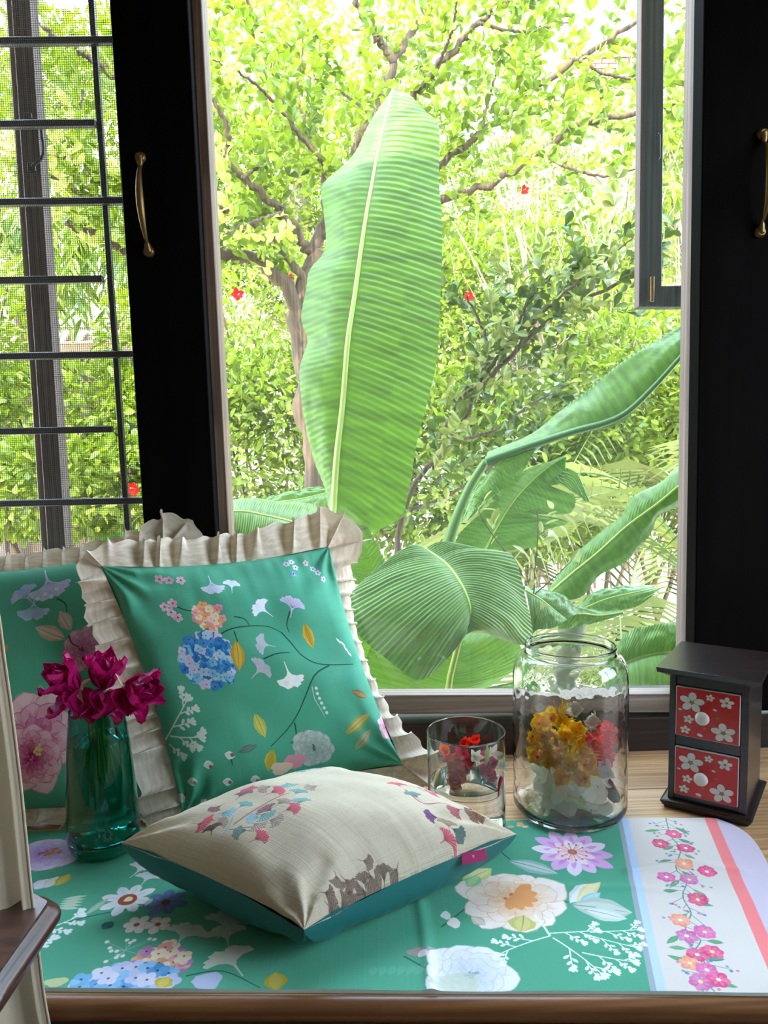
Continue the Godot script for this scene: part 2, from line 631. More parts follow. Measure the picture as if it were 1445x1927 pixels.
func pull_handle(parent: Node3D, top: Vector3, bottom: Vector3) -> void:
	var h := Node3D.new()
	h.name = "handle"
	parent.add_child(h, true)
	h.set_meta("label", "brass pull handle with two screwed feet")
	var d := (bottom - top)
	var q := Sh.new()
	var pts := []
	var rad := []
	for i in 21:
		var t := i / 20.0
		pts.append(top + d * lerpf(0.09, 0.91, t) + Vector3(0, 0, 0.004 + 0.024 * pow(sin(PI * t), 0.6)))
		rad.append(0.0032 + 0.0038 * pow(sin(PI * t), 1.2))
	q.tube(pts, rad, 12)
	put("grip", q, M.brass, h)
	for e in [top, bottom]:
		var f := Sh.new()
		f.lathe([Vector2(0, 0.007), Vector2(0.0036, 0.0068), Vector2(0.0042, 0.0045), Vector2(0.0052, 0.0068), Vector2(0.0085, 0.0055), Vector2(0.0105, 0.0)], 20)
		var g := Sh.new()
		var toward := (d.normalized() if e == top else -d.normalized())
		g.add(f, Transform3D(Basis(Vector3.RIGHT, PI / 2), e))
		g.tube([e + Vector3(0, 0, 0.003), e + toward * 0.012 + Vector3(0, 0, 0.006), e + d * (0.1 if e == top else -0.1) + Vector3(0, 0, 0.006)], [0.007, 0.0055, 0.0034], 10)
		put("foot", g, M.brass, h)
		put("screw", boxed(Vector3.ZERO, Vector3(0.004, 0.004, 0.002), 0.0008, Transform3D(Basis(Vector3.BACK, 0.6), e + Vector3(0, 0, 0.0075))), M.iron, h)

func window_parts() -> void:
	# window_1: the large fixed pane
	var w := struct("window_1", upright(Vector3(-0.3084, 1.8668, -1.475), Vector3(-0.2994, 0.8945, -1.475), Vector3(-0.2827, 1.8666, -1.475), Vector3(-0.2729, 0.8939, -1.475), 0.515, 2.24, 0.06), M.strip, "large fixed garden window, left stile of weathered brown wood")
	put("stile", upright(Vector3(0.6154, 1.8571, -1.475), Vector3(0.6214, 0.5629, -1.475), Vector3(0.6319, 1.8569, -1.475), Vector3(0.6385, 0.66, -1.475), 0.515, 2.24, 0.06), M.pale_strip, w)
	var a := Vector3(-0.2988, 0.5412, -1.468)
	var b := Vector3(0.6492, 0.5198, -1.468)
	var c := Vector3(0.6485, 0.5547, -1.468)
	var d := Vector3(-0.2973, 0.5767, -1.468)
	var back := Vector3(0, 0, -0.036)
	var q := Sh.new()
	q.hexa([a, b, c, d, a + back, b + back, c + back, d + back], 0.002)
	put("sill_rail", q, M.sill, w)
	var up := Vector3(0, 0.004, 0)
	q = Sh.new()
	q.hexa([d, c, c + up, d + up, d + back, c + back, c + up + back, d + up + back], 0.001)
	put("sill_top", q, M.sill_top, w)
	put("top_rail", boxed(Vector3(0.17, 2.2, -1.505), Vector3(0.98, 0.08, 0.06)), M.strip, w)
	put("pane", boxed(Vector3(0.173, 1.37, -1.500), Vector3(0.92, 1.62, 0.004), 0), M.pane, w)
	# window_2: the insect screen sash at the left with its grille
	w = struct("window_2", upright(Vector3(-0.4371, 1.8498, -1.44), Vector3(-0.427, 0.9475, -1.44), Vector3(-0.3001, 1.8484, -1.44), Vector3(-0.2913, 0.8991, -1.44), 0.53, 2.24, 0.045), M.black, "insect screen sash, black closing stile")
	pull_handle(w, Vector3(-0.3965, 1.5841, -1.439), Vector3(-0.3899, 1.421, -1.439))
	put("post", upright(Vector3(-0.4253, 1.8738, -1.486), Vector3(-0.4151, 0.9423, -1.486), Vector3(-0.3126, 1.8727, -1.486), Vector3(-0.3078, 0.8932, -1.486), 0.5, 2.24, 0.1), M.black, w)
	put("stile", boxed(Vector3(-1.19, 1.38, -1.463), Vector3(0.09, 1.7, 0.045)), M.black, w)
	put("rail", boxed(Vector3(-0.79, 0.55, -1.463), Vector3(0.74, 0.06, 0.045)), M.black, w)
	put("rail", boxed(Vector3(-0.79, 2.21, -1.463), Vector3(0.74, 0.06, 0.045)), M.black, w)
	var net := Sh.new()
	var x := -1.145
	while x < -0.44:
		net.hexa(wire_box(Vector3(x, 0.58, -1.4705), Vector3(x + 0.0006, 2.18, -1.4705)), 0)
		x += 0.0039
	var y := 0.58
	while y < 2.18:
		net.hexa(wire_box(Vector3(-1.145, y, -1.4705), Vector3(-0.43, y + 0.0006, -1.4705)), 0)
		y += 0.0039
	stuff(put("insect_screen", net, M.wire, w))
	# the iron grille behind the screen: eight flat bars, every second one reaching the post
	var rows := [[-60, -64, 226], [83, 78, 226], [238, 233, 174], [383, 380, 236], [530, 526, 196], [672, 669, 250], [812, 809, 214], [947, 943, 268], [1084, 1082, 270]]
	var ups := [Vector3(-0.5112, 1.9099, -1.553), Vector3(-0.4991, 0.9318, -1.553), Vector3(-0.5002, 1.9098, -1.553), Vector3(-0.4885, 0.9315, -1.553)]
	var grille := struct("window_3", upright(ups[0], ups[1], ups[2], ups[3], 0.55, 2.24, 0.012, 0.001), M.iron, "black iron window grille behind the screen, its upright bar")
	var ys := [Vector3(-0.5708, 1.9688, -1.55), Vector3(-0.5797, 1.8326, -1.55), Vector3(-0.5894, 1.6839, -1.55), Vector3(-0.5987, 1.5411, -1.55), Vector3(-0.6082, 1.3953, -1.55), Vector3(-0.6177, 1.2506, -1.55), Vector3(-0.6272, 1.1051, -1.55), Vector3(-0.6365, 0.9621, -1.55), Vector3(-0.6462, 0.8141, -1.55)]
	var ends := [Vector3(-0.4538, 1.8321, -1.55), Vector3(-0.5058, 1.8327, -1.55), Vector3(-0.4602, 1.538, -1.55), Vector3(-0.5094, 1.3946, -1.55), Vector3(-0.4618, 1.2477, -1.55), Vector3(-0.5076, 1.1016, -1.55), Vector3(-0.4563, 0.958, -1.55), Vector3(-0.4643, 0.8074, -1.55)]
	var end_x := [ends[0].x, ends[0].x, ends[1].x, ends[2].x, ends[3].x, ends[4].x, ends[5].x, ends[6].x, ends[7].x]
	for i in ys.size():
		var x1: float = end_x[i] + 0.02 * (1 if i % 2 == 1 or i == 0 else 0)
		put("bar", boxed(Vector3((x1 - 1.24) / 2, ys[i].y, -1.545), Vector3(x1 + 1.24, 0.0135, 0.016), 0.002), M.iron, grille)
	# window_4: the outer casement leaf at the left, opened outwards
	w = struct("window_4", upright(Vector3(-0.7341, 2.0103, -1.74), Vector3(-0.7348, 0.8013, -1.74), Vector3(-0.6941, 2.0099, -1.74), Vector3(-0.6929, 0.8003, -1.74), 0.35, 2.3, 0.045), M.weathered, "weathered wooden casement stile outside the grille")
	put("edge_strip", upright(Vector3(-0.758, 2.0263, -1.77), Vector3(-0.7621, 0.7967, -1.77), Vector3(-0.7445, 2.0262, -1.77), Vector3(-0.7463, 0.7963, -1.77), 0.35, 2.3, 0.03), M.strip, w)
	var hk := []
	for p in [Vector3(-0.7105, 1.7707, -1.735), Vector3(-0.6892, 1.7531, -1.735), Vector3(-0.6842, 1.7269, -1.735), Vector3(-0.6836, 1.7018, -1.735), Vector3(-0.6914, 1.6855, -1.735), Vector3(-0.7105, 1.6715, -1.735)]:
		hk.append(p)
	put("hook", tubed(spline(hk, 16), [0.004], 8), M.iron, w)
	for p in [Vector3(-0.7125, 1.7715, -1.737), Vector3(-0.7115, 1.67, -1.737)]:
		put("hook_plate", boxed(p, Vector3(0.018, 0.02, 0.006), 0.002), M.iron, w)
	# window_5: the outer casement leaf hanging beyond the pane at the upper right
	w = struct("window_5", upright(Vector3(0.5997, 1.9858, -1.72), Vector3(0.603, 1.3499, -1.72), Vector3(0.6473, 1.9853, -1.72), Vector3(0.6517, 1.3958, -1.72), Vector3(0.603, 1.3499, -1.72).y, 2.3, 0.04), M.green_wood, "dark green casement leaf beyond the pane, hanging stile")
	var rl := Vector3(0.6454, 1.3491, -1.72)
	var rr := Vector3(0.7635, 1.3482, -1.72)
	put("bottom_rail", boxed((rl + rr) / 2 + Vector3(0, 0.0235, -0.02), Vector3(rr.x - rl.x, 0.047, 0.039), 0.003), M.green_wood, w)
	put("edge_strip", upright(Vector3(0.5961, 1.9837, -1.716), Vector3(0.5992, 1.3493, -1.716), Vector3(0.6006, 1.9837, -1.716), Vector3(0.6039, 1.3492, -1.716), Vector3(0.6016, 1.3504, -1.716).y, 2.3, 0.03, 0.001), M.pale_strip, w)
	var bp := Vector3(0.6261, 1.3866, -1.717)
	put("bolt", tubed([bp + Vector3(0, -0.026, 0.006), bp + Vector3(0, 0.026, 0.006)], [0.005], 10), M.brass, w)
	put("bolt_plate", boxed(bp, Vector3(0.014, 0.05, 0.004), 0.001), M.brass, w)
	var pl := []
	for p in [Vector3(0.6318, 1.7114, -1.712), Vector3(0.6364, 1.7092, -1.712), Vector3(0.6372, 1.6633, -1.712), Vector3(0.6326, 1.6589, -1.712)]:
		pl.append(p)
	put("handle", tubed(pl, [0.003], 8), M.iron, w)
	put("pane", boxed((rl + rr) / 2 + Vector3(0.0, 0.5, -0.02), Vector3(rr.x - rl.x, 0.92, 0.003), 0), M.pane, w)
	# window_6: the black leaf at the right with its handle
	w = struct("window_6", upright(Vector3(0.6122, 1.8388, -1.44), Vector3(0.6202, 0.575, -1.44), Vector3(0.8936, 1.8358, -1.44), Vector3(0.9291, 0.5665, -1.44), 0.53, 2.24, 0.045), M.black, "black wooden sash stile on the right with a brass handle")
	pull_handle(w, Vector3(0.7234, 1.6097, -1.439), Vector3(0.7238, 1.4377, -1.439))

func wire_box(a: Vector3, b: Vector3) -> Array:
	var k := []
	for z in [a.z, a.z - 0.0005]:
		k += [Vector3(a.x, a.y, z), Vector3(b.x, a.y, z), Vector3(b.x, b.y, z), Vector3(a.x, b.y, z)]
	return k

func seat() -> void:
	var t := thing("window_seat", "low wooden window seat of long light brown planks under the window", "seat", Vector3(0, 0, -1.14))
	var z := -1.455
	# the front edge runs at a slight angle to the window wall, so the front plank tapers
	var zf := func(x: float) -> float: return -0.834 + 0.05 * (x + 0.386)
	var widths := [0.062, 0.098, 0.104, 0.1, 0.106, 0.0]
	for k in widths.size():
		var m: StandardMaterial3D = M.seat.duplicate()
		m.uv1_offset = Vector3(0.37 * k, 0.21 * k, 0.5 * k)
		m.albedo_color = Color.WHITE.darkened(R.randf() * 0.12)
		var z1: float = z + widths[k] - 0.0015
		var l1: float = z1 if k < 5 else zf.call(-1.7)
		var r1: float = z1 if k < 5 else zf.call(1.7)
		var q := Sh.new()
		var lo := SEAT - 0.025 if k < 5 else SEAT - 0.03
		q.hexa([Vector3(-1.7, lo, l1 + 1.14), Vector3(1.7, lo, r1 + 1.14), Vector3(1.7, SEAT, r1 + 1.14), Vector3(-1.7, SEAT, l1 + 1.14),
			Vector3(-1.7, lo, z + 1.14), Vector3(1.7, lo, z + 1.14), Vector3(1.7, SEAT, z + 1.14), Vector3(-1.7, SEAT, z + 1.14)], 0.0012)
		put("plank", q, m, t)
		z += widths[k]
	var q := Sh.new()
	q.grid(1, 16, func(a: float, b: float):
		var x := lerpf(-1.7, 1.7, a)
		var an := lerpf(PI / 2, -PI / 2, b)
		return Vector3(x, SEAT - 0.0145 + sin(an) * 0.014, zf.call(x) + cos(an) * 0.015 + 1.1405))
	put("front_edge", q, M.nosing, t, "rounded darker brown front edge")
	var fp := Sh.new()
	fp.hexa([Vector3(-1.7, 0, zf.call(-1.7) + 1.11), Vector3(1.7, 0, zf.call(1.7) + 1.11), Vector3(1.7, SEAT - 0.036, zf.call(1.7) + 1.11), Vector3(-1.7, SEAT - 0.036, zf.call(-1.7) + 1.11),
		Vector3(-1.7, 0, zf.call(-1.7) + 1.08), Vector3(1.7, 0, zf.call(1.7) + 1.08), Vector3(1.7, SEAT - 0.036, zf.call(1.7) + 1.08), Vector3(-1.7, SEAT - 0.036, zf.call(-1.7) + 1.08)], 0)
	put("front_panel", fp, M.panel, t, "dark front panel")
# ------------------------------------------------------------------ cloth
const GREEN := Color(0.32, 0.65, 0.52)
const WHITE := Color(0.90, 0.91, 0.89)

func printed(t: Texture2D, relief: Texture2D, depth := 0.6, rough := 0.75) -> StandardMaterial3D:
	var m := mat(Color.WHITE, rough, 0.3)
	m.albedo_texture = t
	m.texture_repeat = false
	m.normal_enabled = true
	m.normal_texture = relief
	m.normal_scale = depth
	m.rim_enabled = true
	m.rim = 0.15
	return m

func cloth_runner() -> void:
	# the print, laid out in metres on the cloth: x to the right, z towards the room
	var org := Vector2(-0.66, -1.235)
	var p := Pad.new(4096, 1408, GREEN, 4096 / 1.3, org)
	var rr := p.rng
	for k in 260:   # uneven dye of the green ground
		var c := Vector2(rr.randf_range(-0.66, 0.4), rr.randf_range(-1.23, -0.8))
		p.wash(c, rr.randf_range(0.008, 0.03), Color(GREEN.r * rr.randf_range(0.8, 1.25), GREEN.g * rr.randf_range(0.94, 1.05), GREEN.b * rr.randf_range(0.94, 1.08), 0.16))
	# border bands
	var te := [Vector2(0.3836, -1.1564), Vector2(0.3037, -0.8014)]
	var e0: Vector2 = te[0] + (te[0] - te[1]) * 0.4
	var e1: Vector2 = te[1] + (te[1] - te[0]) * 0.4
	var band := func(off0: float, off1: float, c: Color):
		p.poly([e0 + Vector2(off0, 0), e0 + Vector2(off1, 0), e1 + Vector2(off1, 0), e1 + Vector2(off0, 0)], c)
	var cream := Color(0.86, 0.83, 0.79)
	band.call(0.0, 0.9, cream)
	band.call(0.0, 0.007, Color(0.62, 0.68, 0.70))
	band.call(0.007, 0.018, Color(0.74, 0.83, 0.93))
	var pe := [Vector2(0.5309, -1.1815), Vector2(0.5143, -1.1062), Vector2(0.4856, -0.9762), Vector2(0.4527, -0.8305)]
	var pd: Vector2 = (pe[3] - pe[0])
	var q0: Vector2 = pe[0] - pd * 0.2
	var q1: Vector2 = pe[3] + pd * 0.3
	p.poly([q0 + Vector2(0.0, 0), q0 + Vector2(0.5, 0), q1 + Vector2(0.5, 0), q1], Color(0.82, 0.77, 0.82))
	p.poly([q0, q0 + Vector2(0.018, 0), q1 + Vector2(0.018, 0), q1], Color(0.95, 0.52, 0.52))
	# stems
	var dark := Color(0.13, 0.38, 0.30)
	for st in [[Vector2(0.1949, -1.0755), Vector2(0.1842, -1.1052), Vector2(0.1962, -1.151)], [Vector2(0.2446, -0.9732), Vector2(0.2685, -0.9685), Vector2(0.2927, -0.9534)], [Vector2(0.0282, -0.8748), Vector2(0.0524, -0.8504), Vector2(0.0688, -0.8232), Vector2(0.0804, -0.8167)], [Vector2(-0.4111, -0.9633), Vector2(-0.3807, -0.9764), Vector2(-0.3071, -0.9923)], [Vector2(-0.2304, -0.8503), Vector2(-0.188, -0.8573), Vector2(-0.1398, -0.8287)], [Vector2(0.0786, -0.9278), Vector2(0.1098, -0.9593), Vector2(0.1387, -0.9871)]]:
		p.stroke(spline(st, 14), 0.0022, 0.0012, dark)
	# blossoms on the right half
	var lilac := Color(0.80, 0.50, 0.80)
	p.flower(Vector2(0.2918, -1.0918), 0.062, 12, Color(0.95, 0.90, 0.95), lilac, Color(0.45, 0.25, 0.35), 0.2, 0.36)
	p.flower(Vector2(0.2918, -1.0918), 0.034, 9, Color(0.97, 0.93, 0.93), Color(0.93, 0.70, 0.78), Color(0.55, 0.30, 0.35), 0.5, 0.4)
	for k in 12:
		var d := Vector2.from_angle(TAU * k / 12)
		p.stroke([Vector2(0.2918, -1.0918), Vector2(0.2918, -1.0918) + d * 0.02], 0.0012, 0.0008, Color(0.80, 0.50, 0.30))
		p.dot(Vector2(0.2918, -1.0918) + d * 0.021, 0.0016, Color(0.55, 0.3, 0.2))
	p.peony(Vector2(0.1815, -0.9824), 0.075, Color(0.95, 0.90, 0.84), Color(0.93, 0.76, 0.58), Color(0.80, 0.52, 0.34), 0.95, 0.2)
	for k in 6:
		var d := Vector2.from_angle(-0.6 + k * 0.5)
		p.petal(Vector2(0.1831, -0.9908), Vector2(0.1831, -0.9908) + d * 0.035, 0.016, Color(0.90, 0.62, 0.38), 0.6)
	p.leaf(Vector2(0.1883, -0.9441), Vector2(0.1781, -0.9102), 0.036, Color(0.78, 0.76, 0.42), Color(0.86, 0.82, 0.55), Color(0.6, 0.6, 0.3))
	p.leaf(Vector2(0.2558, -0.9691), Vector2(0.2933, -1.0098), 0.024, Color(0.80, 0.86, 0.84), Color(0.93, 0.94, 0.92))
	p.leaf(Vector2(0.2666, -0.9745), Vector2(0.3114, -1.0152), 0.02, Color(0.88, 0.84, 0.60), Color(0.92, 0.90, 0.72))
	p.leaf(Vector2(0.2679, -0.9662), Vector2(0.3039, -0.9906), 0.018, Color(0.60, 0.80, 0.82), Color(0.72, 0.86, 0.86))
	p.leaf(Vector2(0.257, -0.9656), Vector2(0.3322, -0.9445), 0.05, Color(0.70, 0.78, 0.72), Color(0.82, 0.85, 0.80), Color(0.5, 0.6, 0.55))
	p.leaf(Vector2(0.2718, -0.9544), Vector2(0.3209, -0.9318), 0.03, Color(0.78, 0.84, 0.80), Color(0.88, 0.90, 0.88), Color(0.5, 0.6, 0.55))
	p.leaf(Vector2(0.1921, -1.0728), Vector2(0.2569, -1.0378), 0.03, Color(0.58, 0.72, 0.68), Color(0.80, 0.86, 0.84), Color(0.35, 0.5, 0.46))
	p.leaf(Vector2(0.1176, -1.023), Vector2(0.164, -1.0549), 0.034, Color(0.84, 0.84, 0.52), Color(0.92, 0.90, 0.66), Color(0.6, 0.65, 0.4))
	p.leaf(Vector2(0.1234, -1.01), Vector2(0.1422, -1.0373), 0.024, Color(0.55, 0.82, 0.62), Color(0.8, 0.88, 0.6))
	p.petal(Vector2(0.0793, -0.9507), Vector2(0.0935, -0.9522), 0.018, WHITE)
	p.petal(Vector2(0.0862, -0.935), Vector2(0.1043, -0.9362), 0.022, Color(0.93, 0.90, 0.86))
	p.leaf(Vector2(0.1195, -0.9464), Vector2(0.1363, -0.9281), 0.016, Color(0.80, 0.74, 0.66), Color(0.88, 0.84, 0.78))
	p.wash(Vector2(0.0435, -0.8817), 0.012, Color(0.66, 0.60, 0.58), 0.7)
	p.wash(Vector2(0.0543, -0.8774), 0.011, Color(0.88, 0.84, 0.84), 0.6)
	p.wash(Vector2(0.064, -0.8837), 0.009, Color(0.70, 0.64, 0.64), 0.6)
	p.peony(Vector2(0.1046, -0.839), 0.058, Color(0.92, 0.92, 0.93), Color(0.78, 0.82, 0.84), Color(0.62, 0.66, 0.72), 1.0, 0.7)
	p.wash(Vector2(0.0876, -0.8266), 0.03, Color(0.78, 0.82, 0.70, 0.6), 0.6)
	for k in 9:
		p.dot(Vector2(0.241, -1.1849) + Vector2(rr.randf_range(-0.035, 0.03), rr.randf_range(-0.016, 0.016)), 0.0055, [Color(0.95, 0.66, 0.52), Color(0.95, 0.78, 0.70), Color(0.92, 0.70, 0.40)][k % 3], 0.7)
	# white sprigs
	var sp := Color(0.93, 0.96, 0.94)
	p.stroke(spline([Vector2(0.2029, -0.9467), Vector2(0.2091, -0.9213), Vector2(0.213, -0.9003)], 8), 0.003, 0.003, sp)
	p.sprig(Vector2(0.213, -0.9003), Vector2(0.1425, -0.8789) - Vector2(0.213, -0.9003), 0.0022, sp, 1)
	p.sprig(Vector2(0.2129, -0.9054), Vector2(0.2722, -0.9076) - Vector2(0.2129, -0.9054), 0.0022, sp, 1)
	p.sprig(Vector2(0.2156, -0.8971), Vector2(0.2641, -0.8376) - Vector2(0.2156, -0.8971), 0.0024, sp, 1)
	p.sprig(Vector2(0.2446, -0.8691), Vector2(0.299, -0.8477) - Vector2(0.2446, -0.8691), 0.0022, sp, 1)
	p.sprig(Vector2(0.2652, -0.9069), Vector2(0.3272, -0.9101) - Vector2(0.2652, -0.9069), 0.002, sp, 1)
	p.sprig(Vector2(0.2574, -0.9032), Vector2(0.3121, -0.8745) - Vector2(0.2574, -0.9032), 0.002, sp, 1)
	p.sprig(Vector2(-0.4491, -0.9382), Vector2(-0.3998, -0.9706) - Vector2(-0.4491, -0.9382), 0.0026, sp, 1)
	p.sprig(Vector2(-0.4288, -0.9067), Vector2(-0.4184, -0.9263) - Vector2(-0.4288, -0.9067), 0.0026, sp, 0)
	# the left half
	p.peony(Vector2(-0.5152, -1.1324), 0.06, Color(0.86, 0.80, 0.92), Color(0.74, 0.58, 0.84), Color(0.60, 0.40, 0.60), 0.8, 0.4)
	for k in 7:
		p.dot(Vector2(-0.4996, -1.136) + Vector2(rr.randf_range(-0.012, 0.012), rr.randf_range(-0.01, 0.01)), 0.004, Color(0.80, 0.52, 0.30))
	p.leaf(Vector2(-0.4887, -1.0386), Vector2(-0.479, -1.0641), 0.026, Color(0.86, 0.87, 0.92), Color(0.93, 0.93, 0.95))
	p.leaf(Vector2(-0.475, -1.0417), Vector2(-0.4676, -1.0701), 0.02, Color(0.84, 0.87, 0.82), Color(0.92, 0.92, 0.88))
	p.leaf(Vector2(-0.4618, -1.0461), Vector2(-0.453, -1.0761), 0.02, Color(0.76, 0.70, 0.24), Color(0.84, 0.78, 0.4))
	for k in 5:
		p.leaf(Vector2(-0.4403, -1.0052) + Vector2(0, k * 0.005 - 0.01), Vector2(-0.4121, -1.0037) + Vector2(0.004, k * 0.007 - 0.018), 0.007, Color(0.70, 0.82, 0.70), Color(0.78, 0.86, 0.76))
	p.flower(Vector2(-0.3483, -1.0088), 0.038, 8, WHITE, Color(0.80, 0.84, 0.86), Color(0.62, 0.30, 0.22), 0.2, 0.42)
	p.dot(Vector2(-0.3479, -1.0076), 0.013, Color(0.62, 0.30, 0.20))
	p.petal(Vector2(-0.3527, -1.0042), Vector2(-0.342, -1.0122), 0.012, Color(0.92, 0.84, 0.66))
	p.flower(Vector2(-0.3186, -0.951), 0.02, 6, Color(0.88, 0.84, 0.80), WHITE, Color(0.60, 0.36, 0.22), 0.0, 0.6)
	p.flower(Vector2(-0.2905, -0.9496), 0.02, 5, Color(0.86, 0.76, 0.72), WHITE, Color(0.60, 0.36, 0.22), 0.5, 0.7)
	p.flower(Vector2(-0.2926, -0.9975), 0.032, 7, Color(0.30, 0.45, 0.62), Color(0.55, 0.50, 0.70), Color(0.50, 0.25, 0.25), 0.2, 0.5)
	p.leaf(Vector2(-0.3952, -0.9771), Vector2(-0.3756, -1.0139), 0.012, Color(0.58, 0.74, 0.62), Color(0.66, 0.80, 0.7))
	p.leaf(Vector2(-0.32, -0.9918), Vector2(-0.313, -1.0082), 0.008, Color(0.62, 0.78, 0.66), Color(0.7, 0.84, 0.74))
	p.leaf(Vector2(-0.3606, -0.9444), Vector2(-0.3528, -0.9604), 0.017, Color(0.10, 0.36, 0.36), Color(0.14, 0.42, 0.40))
	p.ginkgo(Vector2(-0.3502, -1.0857), 0.024, 0.4, Color(0.88, 0.89, 0.90))
	p.ginkgo(Vector2(-0.3351, -1.0603), 0.02, 0.2, Color(0.84, 0.87, 0.86))
	for k in 14:
		var bc: Vector2 = Vector2(-0.3175, -0.9012)
		var d := Vector2(rr.randf_range(-0.035, 0.035), rr.randf_range(-0.02, 0.02))
		p.stroke([bc, bc + d], 0.0008, 0.0008, Color(0.6, 0.78, 0.7))
		p.dot(bc + d, 0.003, Color(0.90, 0.91, 0.86))
	p.cluster(Vector2(-0.2668, -0.8814), 0.036, [Color(0.93, 0.80, 0.70), Color(0.88, 0.60, 0.50), Color(0.70, 0.45, 0.66), Color(0.93, 0.86, 0.72), Color(0.84, 0.62, 0.40)], 0.011, 0.9)
	p.cluster(Vector2(-0.3005, -0.8448), 0.06, [Color(0.25, 0.55, 0.78), Color(0.45, 0.70, 0.86), Color(0.74, 0.76, 0.88), Color(0.82, 0.82, 0.90)], 0.013, 0.5)
	p.leaf(Vector2(-0.2581, -0.8325), Vector2(-0.2502, -0.8495), 0.024, Color(0.78, 0.72, 0.22), Color(0.86, 0.8, 0.4))
	p.leaf(Vector2(-0.1208, -0.8235), Vector2(-0.1257, -0.8543), 0.028, Color(0.70, 0.66, 0.2), Color(0.78, 0.72, 0.36))
	p.wash(Vector2(-0.3825, -0.8486), 0.015, Color(0.88, 0.84, 0.62, 0.8), 0.6)
	p.wash(Vector2(-0.2033, -0.8403), 0.018, Color(0.72, 0.76, 0.86), 0.9)
	p.ginkgo(Vector2(-0.1843, -0.8793), 0.032, -0.6, Color(0.80, 0.84, 0.78))
	p.ginkgo(Vector2(-0.2493, -0.9304), 0.028, 0.3, Color(0.72, 0.80, 0.76))
	p.ginkgo(Vector2(-0.1978, -0.9279), 0.026, -0.3, Color(0.72, 0.80, 0.76))
	p.ginkgo(Vector2(-0.2003, -0.9527), 0.032, 0.2, Color(0.66, 0.76, 0.72))
	for k in 6:
		p.petal(Vector2(-0.0108, -0.84) + Vector2(0.01 * k, 0.0), Vector2(-0.0082, -0.8524) + Vector2(0.012 * k, -0.004), 0.01, Color(0.42, 0.74, 0.62, 0.5))
	# the vine on the cream band: leaves, berries and folk blossoms either side of a winding stem
	var line := spline([Vector2(0.4701, -1.1886), Vector2(0.4551, -1.1281), Vector2(0.4546, -1.09), Vector2(0.4289, -1.0419), Vector2(0.4333, -1.0151), Vector2(0.4107, -0.9729), Vector2(0.4072, -0.9385), Vector2(0.3872, -0.9071), Vector2(0.3972, -0.8861), Vector2(0.3734, -0.8581), Vector2(0.3851, -0.8436), Vector2(0.3695, -0.8221), Vector2(0.3754, -0.798)], 120)
	p.stroke(line, 0.0016, 0.0016, Color(0.42, 0.56, 0.52))
	for k in range(2, 120, 2):
		var a: Vector2 = line[k]
		var d: Vector2 = (line[k] - line[k - 1]).normalized().rotated((1.0 if k % 4 == 0 else -1.0) * rr.randf_range(0.7, 1.5))
		var l := rr.randf_range(0.012, 0.03)
		p.stroke([a, a + d * l], 0.001, 0.0008, Color(0.42, 0.56, 0.52))
		if k % 3 == 0:
			p.leaf(a + d * l * 0.5, a + d * (l + 0.013), 0.008, [Color(0.36, 0.60, 0.42), Color(0.30, 0.52, 0.46), Color(0.46, 0.66, 0.46)][k % 7 % 3], Color(0.45, 0.66, 0.5))
		else:
			for b in 3:
				p.dot(a + d * l + Vector2(rr.randf_range(-0.006, 0.006), rr.randf_range(-0.006, 0.006)), 0.0022, [Color(0.40, 0.55, 0.66), Color(0.86, 0.55, 0.62), Color(0.55, 0.64, 0.70)][(k + b) % 3])
	var fl := [Vector2(0.4618, -1.1325), Vector2(0.4637, -1.0925), Vector2(0.4441, -1.0506), Vector2(0.4077, -1.023), Vector2(0.437, -1.015), Vector2(0.4698, -1.0329), Vector2(0.4276, -0.9649), Vector2(0.3877, -0.9252), Vector2(0.4089, -0.9008), Vector2(0.3835, -0.8949), Vector2(0.402, -0.8643), Vector2(0.3818, -0.8596), Vector2(0.3665, -0.8445), Vector2(0.3813, -0.8321), Vector2(0.3658, -0.8136), Vector2(0.3878, -0.816), Vector2(0.4302, -1.1064)]
	for k in fl.size():
		var c: Color = [Color(0.88, 0.32, 0.50), Color(0.84, 0.30, 0.45), Color(0.92, 0.58, 0.45), Color(0.86, 0.40, 0.62), Color(0.80, 0.42, 0.62)][k % 5]
		p.flower(fl[k], 0.014, 6 + k % 3, c, c.lightened(0.35), [Color(0.97, 0.86, 0.55), Color(0.95, 0.93, 0.9)][k % 2], k, 0.75)
	var m := printed(p.tex(), M.weave, 0.12)
	# the cloth: a thin sheet with soft wrinkles, its rim and the pale lining at its edge
	var nz := FastNoiseLite.new()
	nz.seed = 9
	nz.frequency = 3.2
	nz.fractal_octaves = 2
	var creases := [[Vector2(0.0546, -0.9795), Vector2(0.0569, -0.9131), Vector2(0.0571, -0.8153)], [Vector2(0.357, -1.039), Vector2(0.4574, -1.0582), Vector2(0.5222, -1.0301)], [Vector2(0.0954, -1.0268), Vector2(0.2128, -1.0103), Vector2(0.3651, -0.9972), Vector2(0.4426, -0.9712)]]
	var edge := [Vector2(-0.5805, -1.2024), Vector2(-0.4436, -1.2046), Vector2(-0.1825, -1.1961), Vector2(0.2162, -1.1915), Vector2(0.4067, -1.1871), Vector2(0.5487, -1.1804)]
	var right := [Vector2(0.5487, -1.1804), Vector2(0.5692, -1.1522), Vector2(0.5771, -1.1087), Vector2(0.561, -1.028), Vector2(0.537, -0.9319), Vector2(0.5001, -0.789)]
	var front := [Vector2(-0.4255, -0.8411), Vector2(-0.2566, -0.8315), Vector2(-0.0964, -0.8233), Vector2(0.074, -0.8137), Vector2(0.2303, -0.8064), Vector2(0.3488, -0.7993), Vector2(0.5001, -0.789)]
	var back_s := spline(edge, 200)
	var front_s := spline(front, 200)
	var right_s := spline(right, 64)
